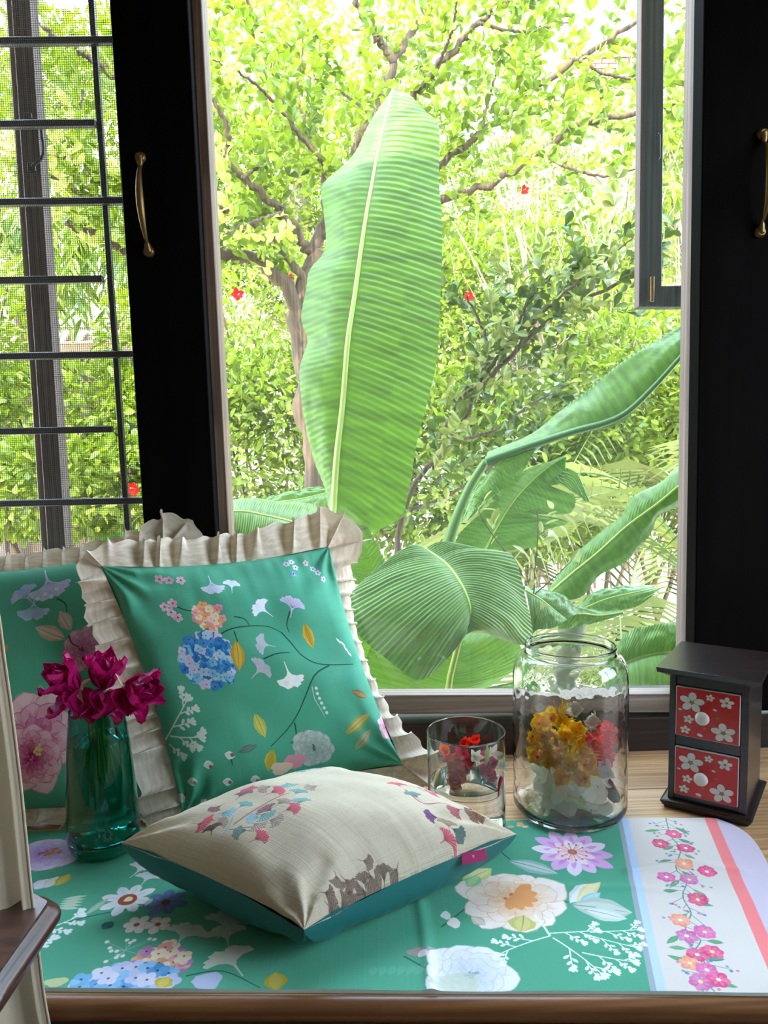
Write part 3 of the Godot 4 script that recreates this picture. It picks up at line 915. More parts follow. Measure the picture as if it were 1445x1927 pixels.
	var point := func(a: float, b: float) -> Vector2:
		var f := a * 200
		var k := mini(int(f), 199)
		var lo: Vector2 = back_s[k].lerp(back_s[k + 1], f - k)
		var hi: Vector2 = front_s[k].lerp(front_s[k + 1], f - k)
		var plain := lo.lerp(hi, b)
		var g := b * 64
		var j := mini(int(g), 63)
		var rt: Vector2 = right_s[j].lerp(right_s[j + 1], g - j)
		var straight: Vector2 = back_s[200].lerp(front_s[200], b)
		return plain + (rt - straight) * a * a
	var lift := func(q: Vector2) -> float:
		var h := nz.get_noise_2d(q.x * 1.2, q.y * 2.0) * 0.0022 + 0.0028
		for c in creases:
			var best := 1e9
			for i in c.size() - 1:
				best = minf(best, q.distance_to(Geometry2D.get_closest_point_to_segment(q, c[i], c[i + 1])))
			h += 0.003 * exp(-pow(best / 0.007, 2))
		return h
	var q := Sh.new()
	q.grid(260, 90, func(a: float, b: float):
		var c: Vector2 = point.call(a, b)
		return Vector3(c.x, SEAT + 0.0012 + lift.call(c), c.y), func(a: float, b: float):
		var c: Vector2 = point.call(a, b)
		return (c - org) / Vector2(1.3, 1408.0 / 4096 * 1.3), false, true)
	var t := thing("table_runner", "green floral cotton cloth with a cream vine border spread flat on the window seat", "cloth")
	put("printed_top", q, m, t)
	q = Sh.new()
	q.grid(260, 1, func(a: float, b: float):
		var c: Vector2 = point.call(a, 1.0)
		return Vector3(c.x, SEAT + 0.0008 + (lift.call(c) + 0.0004) * (1.0 - b), c.y + 0.0012 * b))
	q.grid(1, 64, func(a: float, b: float):
		var c: Vector2 = point.call(1.0, b)
		return Vector3(c.x + 0.001 * a, SEAT + 0.0008 + (lift.call(c) + 0.0004) * (1.0 - a), c.y))
	put("hem", q, mat(Color(0.80, 0.84, 0.78), 0.8), t, "thin pale hem")

# ------------------------------------------------------------------ cushions
class Cush:
	var c: Array
	var t: float
	var k: float
	var nrm: Vector3
	var nz := FastNoiseLite.new()
	var wrinkle := 0.004
	func _init(corners: Array, thick: float, pinch: float, sd: int):
		c = corners
		t = thick
		k = pinch
		nrm = (c[3] - c[0]).cross(c[1] - c[0]).normalized()
		nz.seed = sd
		nz.frequency = 1.0
		nz.fractal_octaves = 2
	func flat(u: float, v: float) -> Vector3:
		var a := 2 * u - 1
		var b := 2 * v - 1
		var a2 := a * (1 - k * (1 - b * b) * a * a)
		var b2 := b * (1 - k * (1 - a * a) * b * b)
		return plane((a2 + 1) / 2, (b2 + 1) / 2)
	func plane(s: float, w: float) -> Vector3:
		return (c[0] * (1 - s) + c[1] * s) * (1 - w) + (c[3] * (1 - s) + c[2] * s) * w
	func puff(u: float, v: float) -> float:
		var a := 2 * u - 1
		var b := 2 * v - 1
		return sqrt(maxf(0.0, (1 - a * a) * (1 - b * b)))
	func at(u: float, v: float, thick: float, power := 1.0) -> Vector3:
		var f := pow(puff(u, v), power)
		var wr := 0.0
		# creases that run in from the corners and along the seams
		for e in [Vector2(0, 0), Vector2(1, 0), Vector2(1, 1), Vector2(0, 1)]:
			var d: Vector2 = Vector2(u, v) - e
			var r: float = d.length()
			wr += wrinkle * exp(-r * r / 0.05) * sin(d.angle() * 11.0 + e.x * 2 + nz.get_noise_2d(u * 3, v * 3) * 2.0) * minf(1.0, r * 7)
		var edge := minf(minf(u, 1 - u), minf(v, 1 - v))
		var along := u if minf(v, 1 - v) < minf(u, 1 - u) else v
		wr += wrinkle * 0.5 * exp(-edge / 0.1) * minf(1.0, edge * 40) * nz.get_noise_2d(along * 16.0, (u + v) * 1.5)
		wr += wrinkle * nz.get_noise_2d(u * 2.4 + 7, v * 2.4) * minf(1.0, edge * 10)
		return flat(u, v) + nrm * (thick * f + wr * signf(thick))

func cushion_face(cs: Cush, thick: float, div := 110, power := 1.0) -> Sh:
	var q := Sh.new()
	var warp := func(x: float) -> float:
		return 0.5 - 0.5 * cos(PI * x)   # finer towards the seams
	q.grid(div, div, func(a: float, b: float):
		var u: float = warp.call(a)
		var v: float = warp.call(b)
		var p := cs.at(u, v, thick, power)
		p.y = maxf(p.y, SEAT + 0.0062)
		return p, func(a: float, b: float): return Vector2(warp.call(a), warp.call(b)), false, thick < 0)
	return q

# gathered frill sewn into the seam: out to width w, folded in irregular pleats
func frill(cs: Cush, ew: Array, cw: Array, leans: Array, sd: int) -> Sh:
	var base := []
	var outw := []
	var wid := []
	var lea := []
	var cc := [Vector2(0, 0), Vector2(1, 0), Vector2(1, 1), Vector2(0, 1)]
	var ctr := cs.plane(0.5, 0.5)
	for e in 4:
		var a: Vector2 = cc[e]
		var b: Vector2 = cc[(e + 1) % 4]
		var pa: Vector3 = cs.c[e]
		var pb: Vector3 = cs.c[(e + 1) % 4]
		var o := (pb - pa).cross(cs.nrm).normalized()
		if o.dot((pa + pb) / 2 - ctr) < 0:
			o = -o
		var pc: Vector3 = cs.c[(e + 2) % 4]
		var o2 := (pc - pb).cross(cs.nrm).normalized()
		if o2.dot((pb + pc) / 2 - ctr) < 0:
			o2 = -o2
		for k in 60:
			var t := k / 60.0
			var uv := a.lerp(b, lerpf(0.012, 0.988, t))
			base.append(cs.flat(uv.x, uv.y))
			outw.append(o)
			var mix := pow(absf(2 * t - 1), 2.5)
			wid.append(lerpf(ew[e], cw[e] if t < 0.5 else cw[(e + 1) % 4], mix))
			lea.append(leans[e] * (1 - mix))
		for k in 26:
			var t := k / 26.0
			base.append(cs.flat(b.x * 0.984 + 0.008, b.y * 0.984 + 0.008))
			outw.append(o.slerp(o2, t).normalized())
			wid.append(cw[(e + 1) % 4])
			lea.append(0.0)
	base.append(base[0])
	outw.append(outw[0])
	wid.append(wid[0])
	lea.append(lea[0])
	# length measured half way out sets how many pleats there are
	var s := [0.0]
	for i in base.size() - 1:
		s.append(s[-1] + (base[i] + outw[i] * wid[i] * 0.5).distance_to(base[i + 1] + outw[i + 1] * wid[i + 1] * 0.5))
	var total: float = s[-1]
	var nz := FastNoiseLite.new()
	nz.seed = sd
	nz.frequency = 1.0
	var count := 900
	var js := []
	var j := 0
	for i in count + 1:
		var want := total * i / count
		while j < s.size() - 2 and s[j + 1] < want:
			j += 1
		js.append([j, (want - s[j]) / maxf(s[j + 1] - s[j], 1e-7)])
	var phase := []
	var ph := 0.0
	for i in count + 1:
		phase.append(ph)
		ph += TAU * (total / count) / 0.040 * maxf(0.35, 1.0 + 1.3 * nz.get_noise_1d(i * 0.025))
	var q := Sh.new()
	q.grid(count, 14, func(a: float, b: float):
		var i := int(round(a * count))
		var jj: int = js[i][0]
		var f: float = js[i][1]
		var p: Vector3 = base[jj].lerp(base[jj + 1], f)
		var o: Vector3 = outw[jj].lerp(outw[jj + 1], f).normalized()
		var tng := o.cross(cs.nrm)
		var w: float = lerpf(wid[jj], wid[jj + 1], f)
		var lean: float = lerpf(lea[jj], lea[jj + 1], f)
		var fade := minf(1.0, minf(i, count - i) / 12.0)
		var x: float = phase[i % count] if i < count else 0.0
		var soft := nz.get_noise_1d(i * 0.022 + 40)
		var fold := sin(x + 0.9 * sin(x)) * fade
		var amp := (0.003 + 0.014 * pow(b, 0.7)) * (1.0 + 0.7 * soft) * minf(1.0, w / 0.05)
		var ww := w * (1.0 + 0.1 * soft + 0.05 * sin(x * 0.5)) - 0.006 * b * absf(cos(x))
		var bend: float = (lean + 0.4 * nz.get_noise_1d(i * 0.008 + 90)) * b * b
		var r := p + o * ww * b * (1.0 - 0.15 * absf(bend)) + cs.nrm * (amp * fold + ww * bend * 0.6) + tng * 0.009 * b * cos(x) * fade
		r.y = maxf(r.y, SEAT + 0.0064)
		r.z = maxf(r.z, -1.437 + 0.002 * sin(x))
		return r)
	return q

func cushions() -> void:
	var linen := printed(noise_tex(0.02, rgb(206, 192, 170), rgb(228, 216, 196), 256, 4), M.weave, 0.5, 0.85)
	linen.texture_repeat = true
	linen.uv1_scale = Vector3(12, 1, 1)
	linen.backlight_enabled = true
	linen.backlight = Color(0.5, 0.46, 0.4)
	var backing := mat(rgb(28, 110, 88), 0.8)

	# front cushion print
	var p := Pad.new(2048, 2048, GREEN, 2048.0)
	var rr := p.rng
	for k in 160:
		p.wash(Vector2(rr.randf(), rr.randf()), rr.randf_range(0.02, 0.09), Color(GREEN.r * rr.randf_range(0.8, 1.2), GREEN.g * rr.randf_range(0.95, 1.05), GREEN.b * rr.randf_range(0.94, 1.08), 0.14))
	var dark := Color(0.12, 0.32, 0.26)
	for st in [[Vector2(0.3176, 0.3626), Vector2(0.3867, 0.3245), Vector2(0.4583, 0.3124), Vector2(0.569, 0.3235), Vector2(0.6273, 0.3591)], [Vector2(0.4518, 0.2656), Vector2(0.4912, 0.2827), Vector2(0.503, 0.3142)], [Vector2(0.6273, 0.3591), Vector2(0.653, 0.4081), Vector2(0.6849, 0.4688), Vector2(0.7586, 0.5136), Vector2(0.9297, 0.5384)], [Vector2(0.7957, 0.5238), Vector2(0.7101, 0.5506), Vector2(0.6398, 0.6271), Vector2(0.5814, 0.6936), Vector2(0.5174, 0.748), Vector2(0.4332, 0.7983)], [Vector2(0.5602, 0.723), Vector2(0.5507, 0.7779), Vector2(0.5192, 0.8059)], [Vector2(0.2318, 0.1903), Vector2(0.2684, 0.2133), Vector2(0.3096, 0.2232)], [Vector2(0.5117, 0.4529), Vector2(0.574, 0.4407), Vector2(0.632, 0.4452)], [Vector2(0.4309, 0.3264), Vector2(0.4313, 0.3642), Vector2(0.4284, 0.3857)], [Vector2(0.6956, 0.2749), Vector2(0.6626, 0.3295), Vector2(0.6621, 0.364)], [Vector2(0.2521, 0.7923), Vector2(0.2566, 0.8155), Vector2(0.2548, 0.8376)]]:
		p.stroke(spline(st, 14), 0.006, 0.003, dark)
	p.cluster(Vector2(0.3554, 0.2524), 0.066, [Color(0.93, 0.78, 0.70), Color(0.88, 0.56, 0.52), Color(0.93, 0.62, 0.36), Color(0.93, 0.84, 0.60), Color(0.82, 0.50, 0.60)], 0.017, 1.0)
	p.cluster(Vector2(0.2871, 0.418), 0.12, [Color(0.14, 0.48, 0.76), Color(0.42, 0.72, 0.84), Color(0.60, 0.78, 0.86), Color(0.78, 0.76, 0.86), Color(0.10, 0.42, 0.72)], 0.019, 1.0)
	p.ginkgo(Vector2(0.5783, 0.245), 0.05, -0.7, Color(0.92, 0.92, 0.95))
	p.ginkgo(Vector2(0.7181, 0.2487), 0.055, 0.5, Color(0.78, 0.78, 0.88), Color(0.5, 0.5, 0.6))
	p.ginkgo(Vector2(0.5984, 0.5452), 0.06, PI * 0.98, Color(0.95, 0.94, 0.90))
	p.ginkgo(Vector2(0.5321, 0.3947), 0.045, -1.2, Color(0.72, 0.74, 0.76))
	p.ginkgo(Vector2(0.488, 0.4879), 0.05, 1.0, Color(0.72, 0.74, 0.76))
	p.ginkgo(Vector2(0.4097, 0.1228), 0.05, PI, Color(0.80, 0.84, 0.90), Color(0.55, 0.7, 0.7))
	p.ginkgo(Vector2(0.4914, 0.1223), 0.036, 0.3, Color(0.88, 0.90, 0.95))
	p.leaf(Vector2(0.4271, 0.3636), Vector2(0.3995, 0.4822), 0.055, Color(0.80, 0.62, 0.16), Color(0.88, 0.76, 0.36), Color(0.6, 0.45, 0.12))
	p.leaf(Vector2(0.7423, 0.333), Vector2(0.7461, 0.444), 0.05, Color(0.82, 0.68, 0.22), Color(0.70, 0.55, 0.15), Color(0.6, 0.45, 0.12))
	p.leaf(Vector2(0.4093, 0.6539), Vector2(0.4223, 0.7572), 0.05, Color(0.76, 0.74, 0.30), Color(0.84, 0.82, 0.45), Color(0.5, 0.5, 0.2))
	p.leaf(Vector2(0.2933, 0.7922), Vector2(0.3813, 0.7799), 0.03, Color(0.36, 0.46, 0.44), Color(0.48, 0.56, 0.54), Color(0.2, 0.3, 0.28))
	p.leaf(Vector2(0.3935, 0.8963), Vector2(0.4388, 0.8111), 0.05, Color(0.78, 0.72, 0.24), Color(0.7, 0.6, 0.2))
	p.leaf(Vector2(0.7625, 0.8158), Vector2(0.9203, 0.7516), 0.05, Color(0.66, 0.62, 0.30), Color(0.78, 0.74, 0.45), Color(0.45, 0.42, 0.2))
	p.leaf(Vector2(0.7914, 0.895), Vector2(0.9017, 0.819), 0.045, Color(0.62, 0.64, 0.46), Color(0.72, 0.72, 0.56), Color(0.4, 0.42, 0.3))
	p.leaf(Vector2(0.862, 0.6438), Vector2(0.9414, 0.685), 0.035, Color(0.55, 0.42, 0.26), Color(0.68, 0.55, 0.36))
	p.peony(Vector2(0.6085, 0.8453), 0.10, Color(0.70, 0.74, 0.70), Color(0.60, 0.66, 0.62), Color(0.32, 0.42, 0.38), 0.9, 0.2)
	p.wash(Vector2(0.5181, 0.8833), 0.05, Color(0.86, 0.58, 0.62), 0.7)
	p.wash(Vector2(0.4533, 0.8996), 0.05, Color(0.90, 0.76, 0.66), 0.6)
	p.sprig(Vector2(0.002, 0.6933), Vector2(0.149, 0.5595) - Vector2(0.002, 0.6933), 0.007, Color(0.86, 0.90, 0.84), 1)
	p.sprig(Vector2(0.0281, 0.6805), Vector2(0.15, 0.7129) - Vector2(0.0281, 0.6805), 0.007, Color(0.86, 0.90, 0.84), 1)
	p.sprig(Vector2(0.0136, 0.7096), Vector2(0.0573, 0.7559) - Vector2(0.0136, 0.7096), 0.006, Color(0.86, 0.90, 0.84), 0)
	for q in [Vector2(0.1352, 0.8115), Vector2(0.0508, 0.858), Vector2(0.1959, 0.8917), Vector2(0.2361, 0.7845), Vector2(0.3095, 0.9182), Vector2(0.002, 0.8948), Vector2(0.0898, 0.9418)]:
		p.leaf(q, q + Vector2(0.04, 0.02).rotated(rr.randf() * 2.0 - 1.0), 0.034, WHITE, Color(0.82, 0.84, 0.80))
		p.dot(q + Vector2(0.03, 0.012), 0.008, Color(0.60, 0.42, 0.34))
	p.stroke(spline([Vector2(0.6811, 0.5946), Vector2(0.6758, 0.6448), Vector2(0.6871, 0.685), Vector2(0.6979, 0.728)], 10), 0.004, 0.002, Color(0.75, 0.88, 0.82))
	for q in [Vector2(0.6852, 0.6042), Vector2(0.6825, 0.6259), Vector2(0.6853, 0.6465), Vector2(0.6881, 0.6672), Vector2(0.6935, 0.6885), Vector2(0.6989, 0.7099)]:
		p.dot(q + Vector2(0.012, 0), 0.007, WHITE)
	for q in [Vector2(0.2076, 0.0664), Vector2(0.2442, 0.0743), Vector2(0.2911, 0.0783), Vector2(0.1873, 0.1897), Vector2(0.2054, 0.2147), Vector2(0.2258, 0.2398), Vector2(0.2249, 0.1779)]:
		p.flower(q, 0.022, 5, Color(0.90, 0.80, 0.84), Color(0.85, 0.6, 0.7), Color(0.6, 0.3, 0.4), rr.randf() * 3, 0.7)
	for q in [Vector2(0.7624, 0.0535), Vector2(0.7909, 0.0465), Vector2(0.7996, 0.0769), Vector2(0.8556, 0.0632), Vector2(0.8987, 0.118), Vector2(0.8847, 0.095), Vector2(0.9156, 0.1511), Vector2(0.7774, 0.107)]:
		p.flower(q, 0.016, 5, [Color(0.16, 0.36, 0.66), Color(0.86, 0.80, 0.86), Color(0.85, 0.66, 0.60)][rr.randi() % 3], Color(0.8, 0.85, 0.95), Color(0.2, 0.2, 0.4), rr.randf() * 3, 0.7)
	p.peony(Vector2(0.998, 0.8299), 0.06, Color(0.93, 0.82, 0.84), Color(0.82, 0.40, 0.56), Color(0.6, 0.2, 0.4), 1.0)
	for q in [Vector2(0.8782, 0.4152), Vector2(0.8965, 0.4314), Vector2(0.9049, 0.4558), Vector2(0.9156, 0.4758)]:
		p.leaf(q, q + Vector2(0.02, 0.03), 0.01, WHITE, WHITE)
	var front_print := printed(p.tex(), M.weave, 0.3)

	var cs := Cush.new([Vector3(-0.4568, 0.8738, -1.29), Vector3(-0.08, 0.8789, -1.42), Vector3(0.0466, 0.5041, -1.3), Vector3(-0.3181, 0.462, -1.206)], 0.062, 0.07, 21)
	cs.wrinkle = 0.007
	var t := thing("frilled_cushion", "green floral cushion with a cream frill leaning on the dark post beside the pane", "cushion", Vector3.ZERO, "green frilled cushions")
	put("front_panel", cushion_face(cs, cs.t), front_print, t)
	put("back_panel", cushion_face(cs, -0.05, 50), backing, t)
	put("frill", frill(cs, [0.056, 0.03, 0.05, 0.066], [0.044, 0.084, 0.066, 0.062], [0.1, -1.5, -0.3, 0.1], 31), linen, t, "gathered cream linen frill")

	# back cushion print
	p = Pad.new(2048, 2048, GREEN, 2048.0)
	p.rng.seed = 5
	for k in 160:
		p.wash(Vector2(p.rng.randf(), p.rng.randf()), p.rng.randf_range(0.02, 0.09), Color(GREEN.r * p.rng.randf_range(0.8, 1.2), GREEN.g * p.rng.randf_range(0.95, 1.05), GREEN.b * p.rng.randf_range(0.94, 1.08), 0.14))
	p.ginkgo(Vector2(0.5444, 0.1208), 0.085, PI * 0.9, Color(0.78, 0.80, 0.92), Color(0.6, 0.65, 0.8))
	p.ginkgo(Vector2(0.4473, 0.1433), 0.06, -0.7, Color(0.70, 0.76, 0.88), Color(0.5, 0.6, 0.75))
	p.ginkgo(Vector2(0.4906, 0.2218), 0.065, PI, Color(0.66, 0.78, 0.86), Color(0.45, 0.65, 0.7))
	p.leaf(Vector2(0.6311, 0.3573), Vector2(0.5039, 0.2957), 0.06, Color(0.72, 0.66, 0.60), Color(0.84, 0.78, 0.72), Color(0.5, 0.4, 0.36))
	p.leaf(Vector2(0.6506, 0.3253), Vector2(0.598, 0.2388), 0.055, Color(0.72, 0.68, 0.64), Color(0.80, 0.76, 0.72), Color(0.5, 0.4, 0.36))
	p.peony(Vector2(0.7001, 0.4021), 0.09, Color(0.78, 0.56, 0.66), Color(0.66, 0.36, 0.52), Color(0.45, 0.2, 0.34), 1.0, 0.3)
	p.peony(Vector2(0.4971, 0.7373), 0.20, Color(0.88, 0.74, 0.74), Color(0.72, 0.26, 0.46), Color(0.55, 0.12, 0.32), 1.0, 0.1)
	p.peony(Vector2(0.489, 0.7912), 0.12, Color(0.88, 0.66, 0.70), Color(0.66, 0.18, 0.38), Color(0.5, 0.1, 0.3), 1.0, 0.9)
	for k in 12:
		p.dot(Vector2(0.5185, 0.7626) + Vector2.from_angle(k * 1.9) * 0.02 * p.rng.randf(), 0.007, Color(0.85, 0.75, 0.45))
	p.leaf(Vector2(0.3741, 0.3812), Vector2(0.3936, 0.3577), 0.03, Color(0.72, 0.60, 0.30), Color(0.8, 0.7, 0.4))
	p.leaf(Vector2(0.5459, 0.5311), Vector2(0.5196, 0.5371), 0.03, Color(0.45, 0.62, 0.56), Color(0.6, 0.7, 0.66))
	p.stroke(spline([Vector2(0.5803, 0.1807), Vector2(0.6165, 0.2064), Vector2(0.6282, 0.2466)], 8), 0.006, 0.004, dark)
	p.stroke(spline([Vector2(0.6432, 0.3437), Vector2(0.6577, 0.3742), Vector2(0.6888, 0.3931)], 8), 0.006, 0.004, dark)
	for q in [Vector2(0.5032, 0.1708), Vector2(0.558, 0.1681), Vector2(0.5757, 0.1356), Vector2(0.5313, 0.1547)]:
		p.dot(q, 0.01, Color(0.85, 0.88, 0.9))
	for q in [Vector2(0.9495, 0.0354), Vector2(0.9036, 0.0185), Vector2(0.8685, 0.0322)]:
		p.leaf(q, q + Vector2(-0.03, 0.02), 0.02, Color(0.80, 0.84, 0.6), Color(0.7, 0.78, 0.5))
	cs = Cush.new([Vector3(-0.8243, 0.8437, -1.4), Vector3(-0.3766, 0.8872, -1.425), Vector3(-0.3826, 0.4568, -1.25), Vector3(-0.7322, 0.4622, -1.23)], 0.055, 0.06, 22)
	t = thing("frilled_cushion", "green floral cushion with a cream frill behind the teal vase, partly hidden by the curtain", "cushion", Vector3.ZERO, "green frilled cushions")
	put("front_panel", cushion_face(cs, cs.t, 80), printed(p.tex(), M.weave, 0.3), t)
	put("back_panel", cushion_face(cs, -0.05, 50), backing, t)
	put("frill", frill(cs, [0.040, 0.05, 0.045, 0.05], [0.06, 0.078, 0.055, 0.06], [-0.3, 0.0, 0.9, 0.0], 57), linen, t, "gathered cream linen frill")

	# flat cushion: linen top with embroidered sprays
	p = Pad.new(2048, 2048, rgb(208, 195, 166), 2048.0)
	p.rng.seed = 6
	for k in 1500:     # slubs in the linen
		var q := Vector2(p.rng.randf(), p.rng.randf())
		var d := Vector2(p.rng.randf_range(0.02, 0.12), 0) if k % 2 else Vector2(0, p.rng.randf_range(0.02, 0.12))
		var c := rgb(226, 217, 198) if p.rng.randf() < 0.5 else rgb(184, 173, 150)
		p.stroke([q, q + d], 0.0012, 0.0012, Color(c.r, c.g, c.b, 0.55))
	var hp := Pad.new(2048, 2048, Color(0.3, 0.3, 0.3), 2048.0)
	var stitched := func(q: Vector2, r: float, rot: float, c: Color):
		p.ginkgo(q, r, rot, c)
		hp.ginkgo(q, r, rot, Color(0.75, 0.75, 0.75))
		for k in 9:
			var a := lerpf(-0.3, -PI + 0.3, k / 8.0)
			var e0 := q + Vector2(0, r * 0.5).rotated(rot)
			var e1 := q + Vector2(cos(a) * r * 0.92, sin(a) * r * 0.7).rotated(rot)
			p.stroke([e0, e1], r * 0.05, r * 0.04, c.darkened(0.25))
			hp.stroke([e0, e1], r * 0.07, r * 0.06, Color(0.45, 0.45, 0.45))
	var stem := func(line: Array, c: Color):
		p.stroke(spline(line, 16), 0.007, 0.005, c)
		hp.stroke(spline(line, 16), 0.008, 0.006, Color(0.8, 0.8, 0.8))
	var pink := Color(0.90, 0.46, 0.50)
	var mint := Color(0.56, 0.74, 0.70)
	var mauve := Color(0.66, 0.50, 0.50)
	var beige := Color(0.76, 0.68, 0.60)
	var blue := Color(0.62, 0.80, 0.84)
	stem.call([Vector2(0.0864, 0.4504), Vector2(0.1398, 0.4286), Vector2(0.1824, 0.401)], blue)
	stem.call([Vector2(0.1536, 0.4354), Vector2(0.2286, 0.4327), Vector2(0.3114, 0.434), Vector2(0.3953, 0.4489)], Color(0.78, 0.5, 0.52))
	stem.call([Vector2(0.1241, 0.4471), Vector2(0.1624, 0.5115), Vector2(0.1923, 0.5616)], mauve)
	var cols := [pink, mauve, blue, mint, mauve, pink, beige, pink, mint, mint, beige, mint, beige, pink, mauve, blue, beige, beige, pink, Color(0.52, 0.62, 0.58), beige, Color(0.50, 0.42, 0.36), pink, mint]
	var at := [Vector2(0.1394, 0.3107), Vector2(0.2096, 0.2644), Vector2(0.1938, 0.3485), Vector2(0.2624, 0.3619), Vector2(0.3219, 0.2769), Vector2(0.364, 0.2659), Vector2(0.376, 0.337), Vector2(0.3805, 0.397), Vector2(0.4426, 0.3865), Vector2(0.4193, 0.4692), Vector2(0.4756, 0.4749), Vector2(0.3649, 0.5415), Vector2(0.3305, 0.4888), Vector2(0.3124, 0.5609), Vector2(0.2731, 0.4716), Vector2(0.2105, 0.4747), Vector2(0.183, 0.5301), Vector2(0.2363, 0.5607), Vector2(0.1493, 0.5837), Vector2(0.1292, 0.4988), Vector2(0.1418, 0.3793), Vector2(0.1108, 0.3662), Vector2(0.1179, 0.3043), Vector2(0.2418, 0.5031)]
	for k in at.size():
		stitched.call(at[k], p.rng.randf_range(0.036, 0.043), p.rng.randf() * TAU, cols[k])
	stem.call([Vector2(0.7405, 0.6815), Vector2(0.7275, 0.7856), Vector2(0.8237, 0.8032), Vector2(0.9116, 0.8458)], Color(0.78, 0.36, 0.42))
	cols = [pink, Color(0.5, 0.64, 0.60), Color(0.84, 0.78, 0.72), pink, Color(0.52, 0.36, 0.52), Color(0.68, 0.60, 0.48), Color(0.42, 0.50, 0.46), pink, Color(0.78, 0.45, 0.46), Color(0.42, 0.26, 0.38), Color(0.60, 0.46, 0.36), Color(0.60, 0.46, 0.36)]
	at = [Vector2(0.7617, 0.6227), Vector2(0.7422, 0.724), Vector2(0.85, 0.6667), Vector2(0.875, 0.7), Vector2(0.6964, 0.866), Vector2(0.7359, 0.9103), Vector2(0.7474, 0.9569), Vector2(0.6915, 0.9641), Vector2(0.8239, 0.8604), Vector2(0.9179, 0.8431), Vector2(0.9068, 0.9099), Vector2(0.8874, 0.8932)]
	for k in at.size():
		stitched.call(at[k], 0.040, p.rng.randf() * TAU, cols[k])
	var earth := Color(0.55, 0.47, 0.40)
	at = [Vector2(0.3344, 0.9363), Vector2(0.2865, 0.9724), Vector2(0.1903, 0.9457), Vector2(0.2264, 0.9662), Vector2(0.3674, 0.9814), Vector2(0.416, 0.998), Vector2(0.1344, 0.9714), Vector2(0.2115, 0.9947), Vector2(0.2594, 0.998), Vector2(0.1353, 0.998), Vector2(0.3329, 0.998), Vector2(0.1333, 1), Vector2(0.3119, 0.9901), Vector2(0.1837, 0.998)]
	for k in at.size():
		stitched.call(at[k], 0.031, p.rng.randf() * TAU, earth.lerp(Color(0.66, 0.58, 0.50), p.rng.randf() * 0.5))
	at = [Vector2(0.65, 0.2), Vector2(0.6833, 0.2083), Vector2(0.725, 0.2333)]
	for q in at:
		stitched.call(q, 0.035, p.rng.randf() * TAU, mint)
	var top := printed(p.tex(), M.weave, 0.9, 0.85)
	top.heightmap_enabled = true
	top.heightmap_texture = hp.tex()
	top.heightmap_scale = 0.12
	cs = Cush.new([Vector3(-0.3511, 0.538, -1.0052), Vector3(-0.0739, 0.538, -1.1832), Vector3(0.1963, 0.518, -1.0324), Vector3(-0.089, 0.512, -0.8451)], 0.082, 0.065, 23)
	cs.wrinkle = 0.006
	t = thing("linen_cushion", "cream linen cushion with embroidered leaf sprays and a teal underside lying on the green cloth", "cushion")
	put("top_panel", cushion_face(cs, cs.t), top, t, "cream linen top with embroidered leaves")
	var teal := mat(rgb(16, 104, 100), 0.6)
	teal.rim_enabled = true
	teal.rim = 0.3
	put("bottom_panel", cushion_face(cs, -0.085, 80, 0.62), teal, t, "teal sateen underside")
	# woven tag at the seam
	var ta := Vector3(0.1119, 0.516, -0.983)
	var tb := Vector3(0.1473, 0.516, -0.9929)
	var tag_q := Sh.new()
	var dn := Vector3(0.0, -0.008, 0.007)
	var tn := (tb - ta).cross(dn).normalized() * 0.0012
	var up := Vector3(0, 0.003, -0.003)
	tag_q.hexa([ta + dn, tb + dn, tb + up, ta + up, ta + dn + tn, tb + dn + tn, tb + up + tn, ta + up + tn], 0.0003)
	put("tag", tag_q, mat(rgb(158, 22, 84), 0.7), t, "small magenta woven tag")
	var mark := Sh.new()
	var mc := ta.lerp(tb, 0.42) + dn * 0.35 - tn * 0.2
	var ex := (tb - ta).normalized()
	var ey := -dn.normalized()
	for k in 4:
		var sq := [[0, 0, 0.003, 0.0008], [0, 0.002, 0.003, 0.0008], [0, 0, 0.0008, 0.0028], [0.0022, -0.001, 0.0008, 0.0035]]
		var e: Array = sq[k]
		mark.hexa([mc + ex * e[0] + ey * e[1] - tn * 0.1, mc + ex * (e[0] + e[2]) + ey * e[1] - tn * 0.1, mc + ex * (e[0] + e[2]) + ey * (e[1] + e[3]) - tn * 0.1, mc + ex * e[0] + ey * (e[1] + e[3]) - tn * 0.1,
			mc + ex * e[0] + ey * e[1] + tn * 0.3, mc + ex * (e[0] + e[2]) + ey * e[1] + tn * 0.3, mc + ex * (e[0] + e[2]) + ey * (e[1] + e[3]) + tn * 0.3, mc + ex * e[0] + ey * (e[1] + e[3]) + tn * 0.3], 0)
	stuff(put("tag_mark", mark, mat(rgb(226, 160, 190), 0.7), t, "tiny pale woven mark"))

